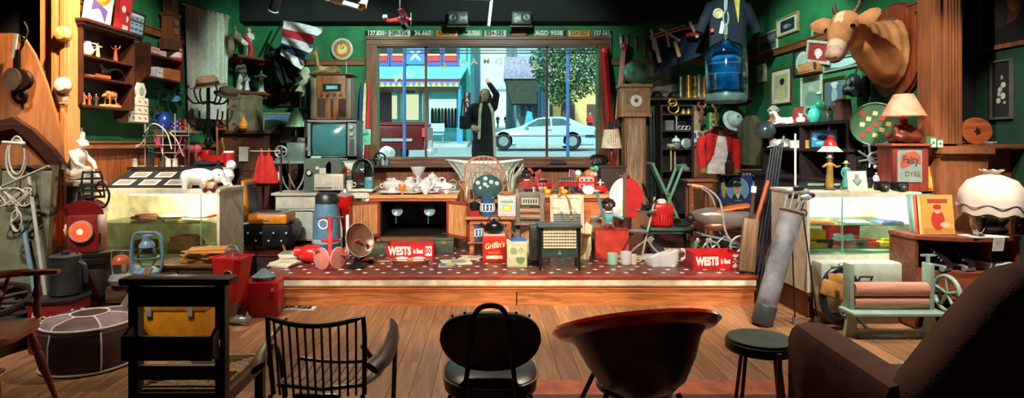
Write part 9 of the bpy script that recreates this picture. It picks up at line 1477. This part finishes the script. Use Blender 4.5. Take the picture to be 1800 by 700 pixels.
# church chair with rush seat
t=T('church_chair','dark church chair with a book box and rush seat','chair',(W(315,0,2.62).x,2.62,0));DW=wood((56,30,22));DWX=wood((66,36,26),'x')
for s in(-1,1):
    pt(t,'back_post',MB().box((s*.185,0,.45),(.042,.045,.9)),DW);pt(t,'front_leg',MB().box((s*.19,.42,.22),(.04,.04,.44)),DW);pt(t,'side_rail',MB().box((s*.19,.21,.40),(.03,.4,.05)),wood((96,56,38),'y'));pt(t,'side_stretcher',MB().box((s*.19,.21,.2),(.022,.4,.03)),DW)
pt(t,'top_rail',MB().box((0,.0,.915),(.47,.1,.03),bev=.008),DWX);pt(t,'upper_rail',MB().box((0,.0,.845),(.34,.025,.085)),DWX);pt(t,'lower_rail',MB().box((0,.0,.52),(.34,.025,.06)),DWX);pt(t,'seat_rail',MB().box((0,.0,.41),(.34,.03,.05)),DWX)
bxq=pt(t,'book_box',MB().prism([(-.02,.74),(-.1,.70),(-.1,.62),(-.03,.58),(.0,.58),(.0,.74)],-.19,-.175,'yz').prism([(-.02,.74),(-.1,.70),(-.1,.62),(-.03,.58),(.0,.58),(.0,.74)],.175,.19,'yz').box((0,-.1,.655),(.37,.014,.1)).box((0,-.05,.605),(.36,.09,.014),(R(-25),0,0)),DWX)
pt(t,'number_stud',MB().box((.193,-.05,.66),(.004,.012,.03)),CHROME)
pt(t,'rush_seat',MB().box((0,.23,.43),(.36,.46,.035),bev=.012),mat((170,134,96),.9,0,'plain',.4,40,.5))
for k in range(8):
    pt(t,'rush_strand',MB().cyl((-.17,.02+k*.024,.449),(-.17+.0+.02*k,.02+k*.024,.449),.006,n=6).cyl((.17-.02*k,.02+k*.024,.449),(.17,.02+k*.024,.449),.006,n=6)if k else MB().cyl((-.17,.02,.449),(.17,.02,.449),.006,n=6),mat((150,112,78),.9))
    pt(t,'rush_strand',MB().cyl((-.17+.02*k,.4-k*.024,.449),(.17-.02*k,.4-k*.024,.449),.006,n=6),mat((176,140,100),.9))
# windsor chair
t=T('windsor_chair','polished wooden Windsor armchair cut off at the left edge','chair',(-2.76,3.3,0),R(-80));WN=wood((150,84,56),'x',.3);WZ=wood((120,64,44),'z',.35)
rings=[]
for k,z in((.92,.44),(1,.455),(1,.485),(.94,.49)):rings.append([V((a*k,b*k,z-(.014 if z>.48 and abs(a)<.15 else 0)))for a,b in sup(.25,.24,32,3)])
pt(t,'seat',MB().loft(rings),WN);pt(t,'arm_bow',MB().tube([(.29*cos(PI*i/18+0),-.0-.25*sin(PI*i/18)+.1,.74)for i in range(19)],.022,8),WN)
for s in(-1,1):pt(t,'arm_end',MB().box((s*.285,.16,.74),(.06,.2,.03),bev=.012),WN);pt(t,'arm_post',MB().lathe([(.016,.49),(.022,.54),(.013,.58),(.024,.62),(.014,.66),(.018,.73)],(s*.26,.15,0),12),WZ)
for k in range(7):a=PI*(k+1)/8;pt(t,'spindle',MB().cyl((.21*cos(a),.04-.2*sin(a),.48),(.285*cos(a),.1-.25*sin(a),.74),.01),WZ)
pt(t,'crest_rail',MB().tube(spline([(-.2,-.2,.9),(0,-.26,.93),(.2,-.2,.9)]),.03,8),WN)
for k in(-1,0,1):pt(t,'upper_spindle',MB().cyl((k*.12,-.14,.74),(k*.14,-.23,.91),.01),WZ)
for a in(-1,1):
    for b in(-1,1):X=V((a*.17,b*.15,.45));Y=V((a*.26,b*.25,0));v=Y-X;pt(t,'leg',MB().tube([X,X+v*.2,X+v*.3,X+v*.34,X+v*.38,X+v*.6,X+v*.9,Y],[.014,.02,.024,.015,.024,.022,.014,.013],10),WZ)
pt(t,'stretcher',MB().cyl((-.21,0,.2),(.21,0,.2),.013),WZ)
# ================================================================ NUMBER PLATES AND CEILING
pls=[(660.5,38,'137.831',(30,34,32),(214,220,210),'black number plate reading 137.831 over the window'),(701.5,38,'289-936',(190,196,190),(60,40,40),'pale number plate reading 289-936 over the window'),(743,38,'36.665',(28,44,36),(214,226,214),'dark green number plate reading 36.665'),(785,39,'408.040',(206,150,50),(120,60,30),'orange number plate reading 408.040'),(828.5,38,'155.326',(60,130,96),(226,232,222),'green number plate reading 155.326'),(870.5,38,'E54-585',(200,206,200),(50,40,40),'pale number plate reading E54-585'),(912,32,'120:20',(44,30,26),(190,110,60),'brown number plate with orange figures'),(965.5,58,'AGD 950B',(24,44,38),(206,222,214),'long dark number plate reading AGD 950B'),(1018,38,'554 007',(206,160,80),(130,70,30),'gold number plate reading 554 007'),(1058,36,'157-561',(30,36,34),(190,200,192),'dark number plate reading 157-561 at the right')]
for px,wpx,s,b,f_,lb in pls:p=W(px,58.5,9.46);plate_tag(lb,(p.x,9.475,p.z),0,wpx*9.46/K,s,b,f_,.105,.003)
for px,lb,fl_ in((805,'left grey wall loudspeaker above the number plates',1),(917,'right grey wall loudspeaker above the number plates',-1)):
    p=W(px,30,9.1);t=T('loudspeaker',lb,'speaker',(p.x,9.26,p.z));pt(t,'cabinet',MB().box((0,-.06,0),(.31,.14,.2),bev=.02),pnt((46,60,58)));pt(t,'woofer',MB().lathe([(.062,0),(.065,.012),(.04,.004),(.012,.012)],(-fl_*.06,-.13,0),rot=(PI/2,0,0)),pnt((24,28,28)));pt(t,'tweeter',MB().cyl((fl_*.09,-.128,.04),(fl_*.09,-.138,.04),.026),pnt((24,28,28)));pt(t,'port',MB().cyl((fl_*.09,-.128,-.055),(fl_*.09,-.138,-.055),.026),pnt((20,24,24)));pt(t,'badge',MB().box((fl_*.09,-.134,-.008),(.04,.006,.014)),pnt((150,170,164)));pt(t,'bracket',MB().box((0,-.02,-.115),(.34,.08,.02)),IRON)
p=W(700,35,7.2);t=T('toy_biplane','red model biplane hanging on a wire before the window top','model plane',p,R(0));RP=pnt((196,34,40),.3);pt(t,'fuselage',MB().lathe([(.008,-.16),(.02,-.12),(.035,.04),(.034,.1),(.02,.13)],rot=(0,R(84),0),n=14),RP)
for z in(-.03,.07):pt(t,'wing',MB().box((.06,0,z),(.07,.5,.008),(0,R(-6),0),bev=.003),RP)
for y in(-.18,-.09,.09,.18):pt(t,'strut',MB().cyl((.04,y,-.03),(.05,y,.07),.004,n=6).cyl((.08,y,-.03),(.08,y,.07),.004,n=6),WHITE)
pt(t,'tail',MB().box((-.15,0,.02),(.05,.14,.006)).box((-.155,0,.03),(.05,.006,.06)),pnt((214,210,206)));pt(t,'propeller',MB().box((.15,0,.01),(.008,.02,.15)).cyl((.12,0,.01),(.16,0,.01),.012),WHITE);pt(t,'hanging_wire',MB().cyl((.02,0,.07),(.02,0,4.3-p.z),.003,n=5),STEEL)
for s in(-.05,.05):pt(t,'wheel',MB().cyl((.07,s-.01,-.09),(.07,s+.01,-.09),.025),RUBBER);pt(t,'wheel_strut',MB().cyl((.06,s*.6,-.03),(.07,s,-.09),.004),WHITE)
def glider(label,a,b,loc,sp,rot):
    t=T('model_glider',label,'model plane',loc,rot);WP=pnt((206,222,220),.4);pt(t,'fuselage',MB().tube([(-sp*.3,0,0),(0,0,0),(sp*.42,0,-.01)],[.03,.03,.03,][:3],10),WP);pt(t,'wing',MB().box((-.04,0,.03),(.14,sp,.014),bev=.005),WP);pt(t,'tail',MB().box((sp*.4,0,.02),(.08,.26,.01)).box((sp*.41,0,.05),(.08,.01,.1)),pnt((206,130,100)));pt(t,'hanging_wire',MB().cyl((0,0,.03),(0,0,4.3-loc[2]),.003,n=5),STEEL)
glider('white model glider with orange tail hanging at the upper left',0,0,W(600,4,7.0),.6,(0,R(12),R(10)));glider('white model aeroplane hanging at the top centre',0,0,W(835,-4,7.2),.5,(0,R(-6),R(30)));glider('pale model plane with only its belly showing at the top',0,0,W(548,-8,7.4),.4,(0,0,R(-30)))
stick('hanging_tube','pale lighting tube hanging diagonally at the top centre',W(866,-20,7.6),W(859,46,7.6),.02,pnt((170,190,186)),'tube')
# track lights: a can built for each spot lamp, mostly out of view
AIM=['left half of the stage front','right half of the stage front','record player and television','china and toys','pram and red tunic','left pillar','figurine shelf','back left corner','dark sideboard','cow head','right display cabinet','lanterns and drums','plywood panel','floor boards on the left','white glass lamp','window wall','floor boards on the right']
for i,(l,a)in enumerate(SPOTS):
    dr=(a-l).normalized();q=dr.to_track_quat('-Z','Y');t=T('track_light','black track spotlight on the ceiling aimed at the '+AIM[i],'spotlight',l,0);X=q.to_matrix().to_4x4()
    pt(t,'can',MB().at(X).lathe([(.05,.22),(.07,.2),(.075,.0),(.09,-.03),(.085,-.03),(.07,.01),(.065,.05)],n=18,caps=False),BLACK);pt(t,'end_cap',MB().at(X).cyl((0,0,.21),(0,0,.225),.06),BLACK);pt(t,'stem',MB().cyl((0,0,.1),(0,0,ZC-l.z),.012),BLACK)
p=W(484,6,7.4);t=T('stage_lamp','small chrome-lipped stage lamp in the dark at the upper left','spotlight',p,(R(30),R(30),0));pt(t,'can',MB().lathe([(.05,-.1),(.06,.0),(.05,.12),(.02,.14)]),BLACK);pt(t,'lip',MB().tor((0,0,-.1),.055,.008),CHROME);pt(t,'yoke',MB().cyl((0,0,.12),(0,0,.5),.012),BLACK)
for y,lb in((5.4,'near'),(7.7,'far')):solo('ceiling_truss',lb+' dark lighting bar crossing below the ceiling','bar',MB().cyl((-4.4,y,4.16),(4.4,y,4.16),.03),BLACK)
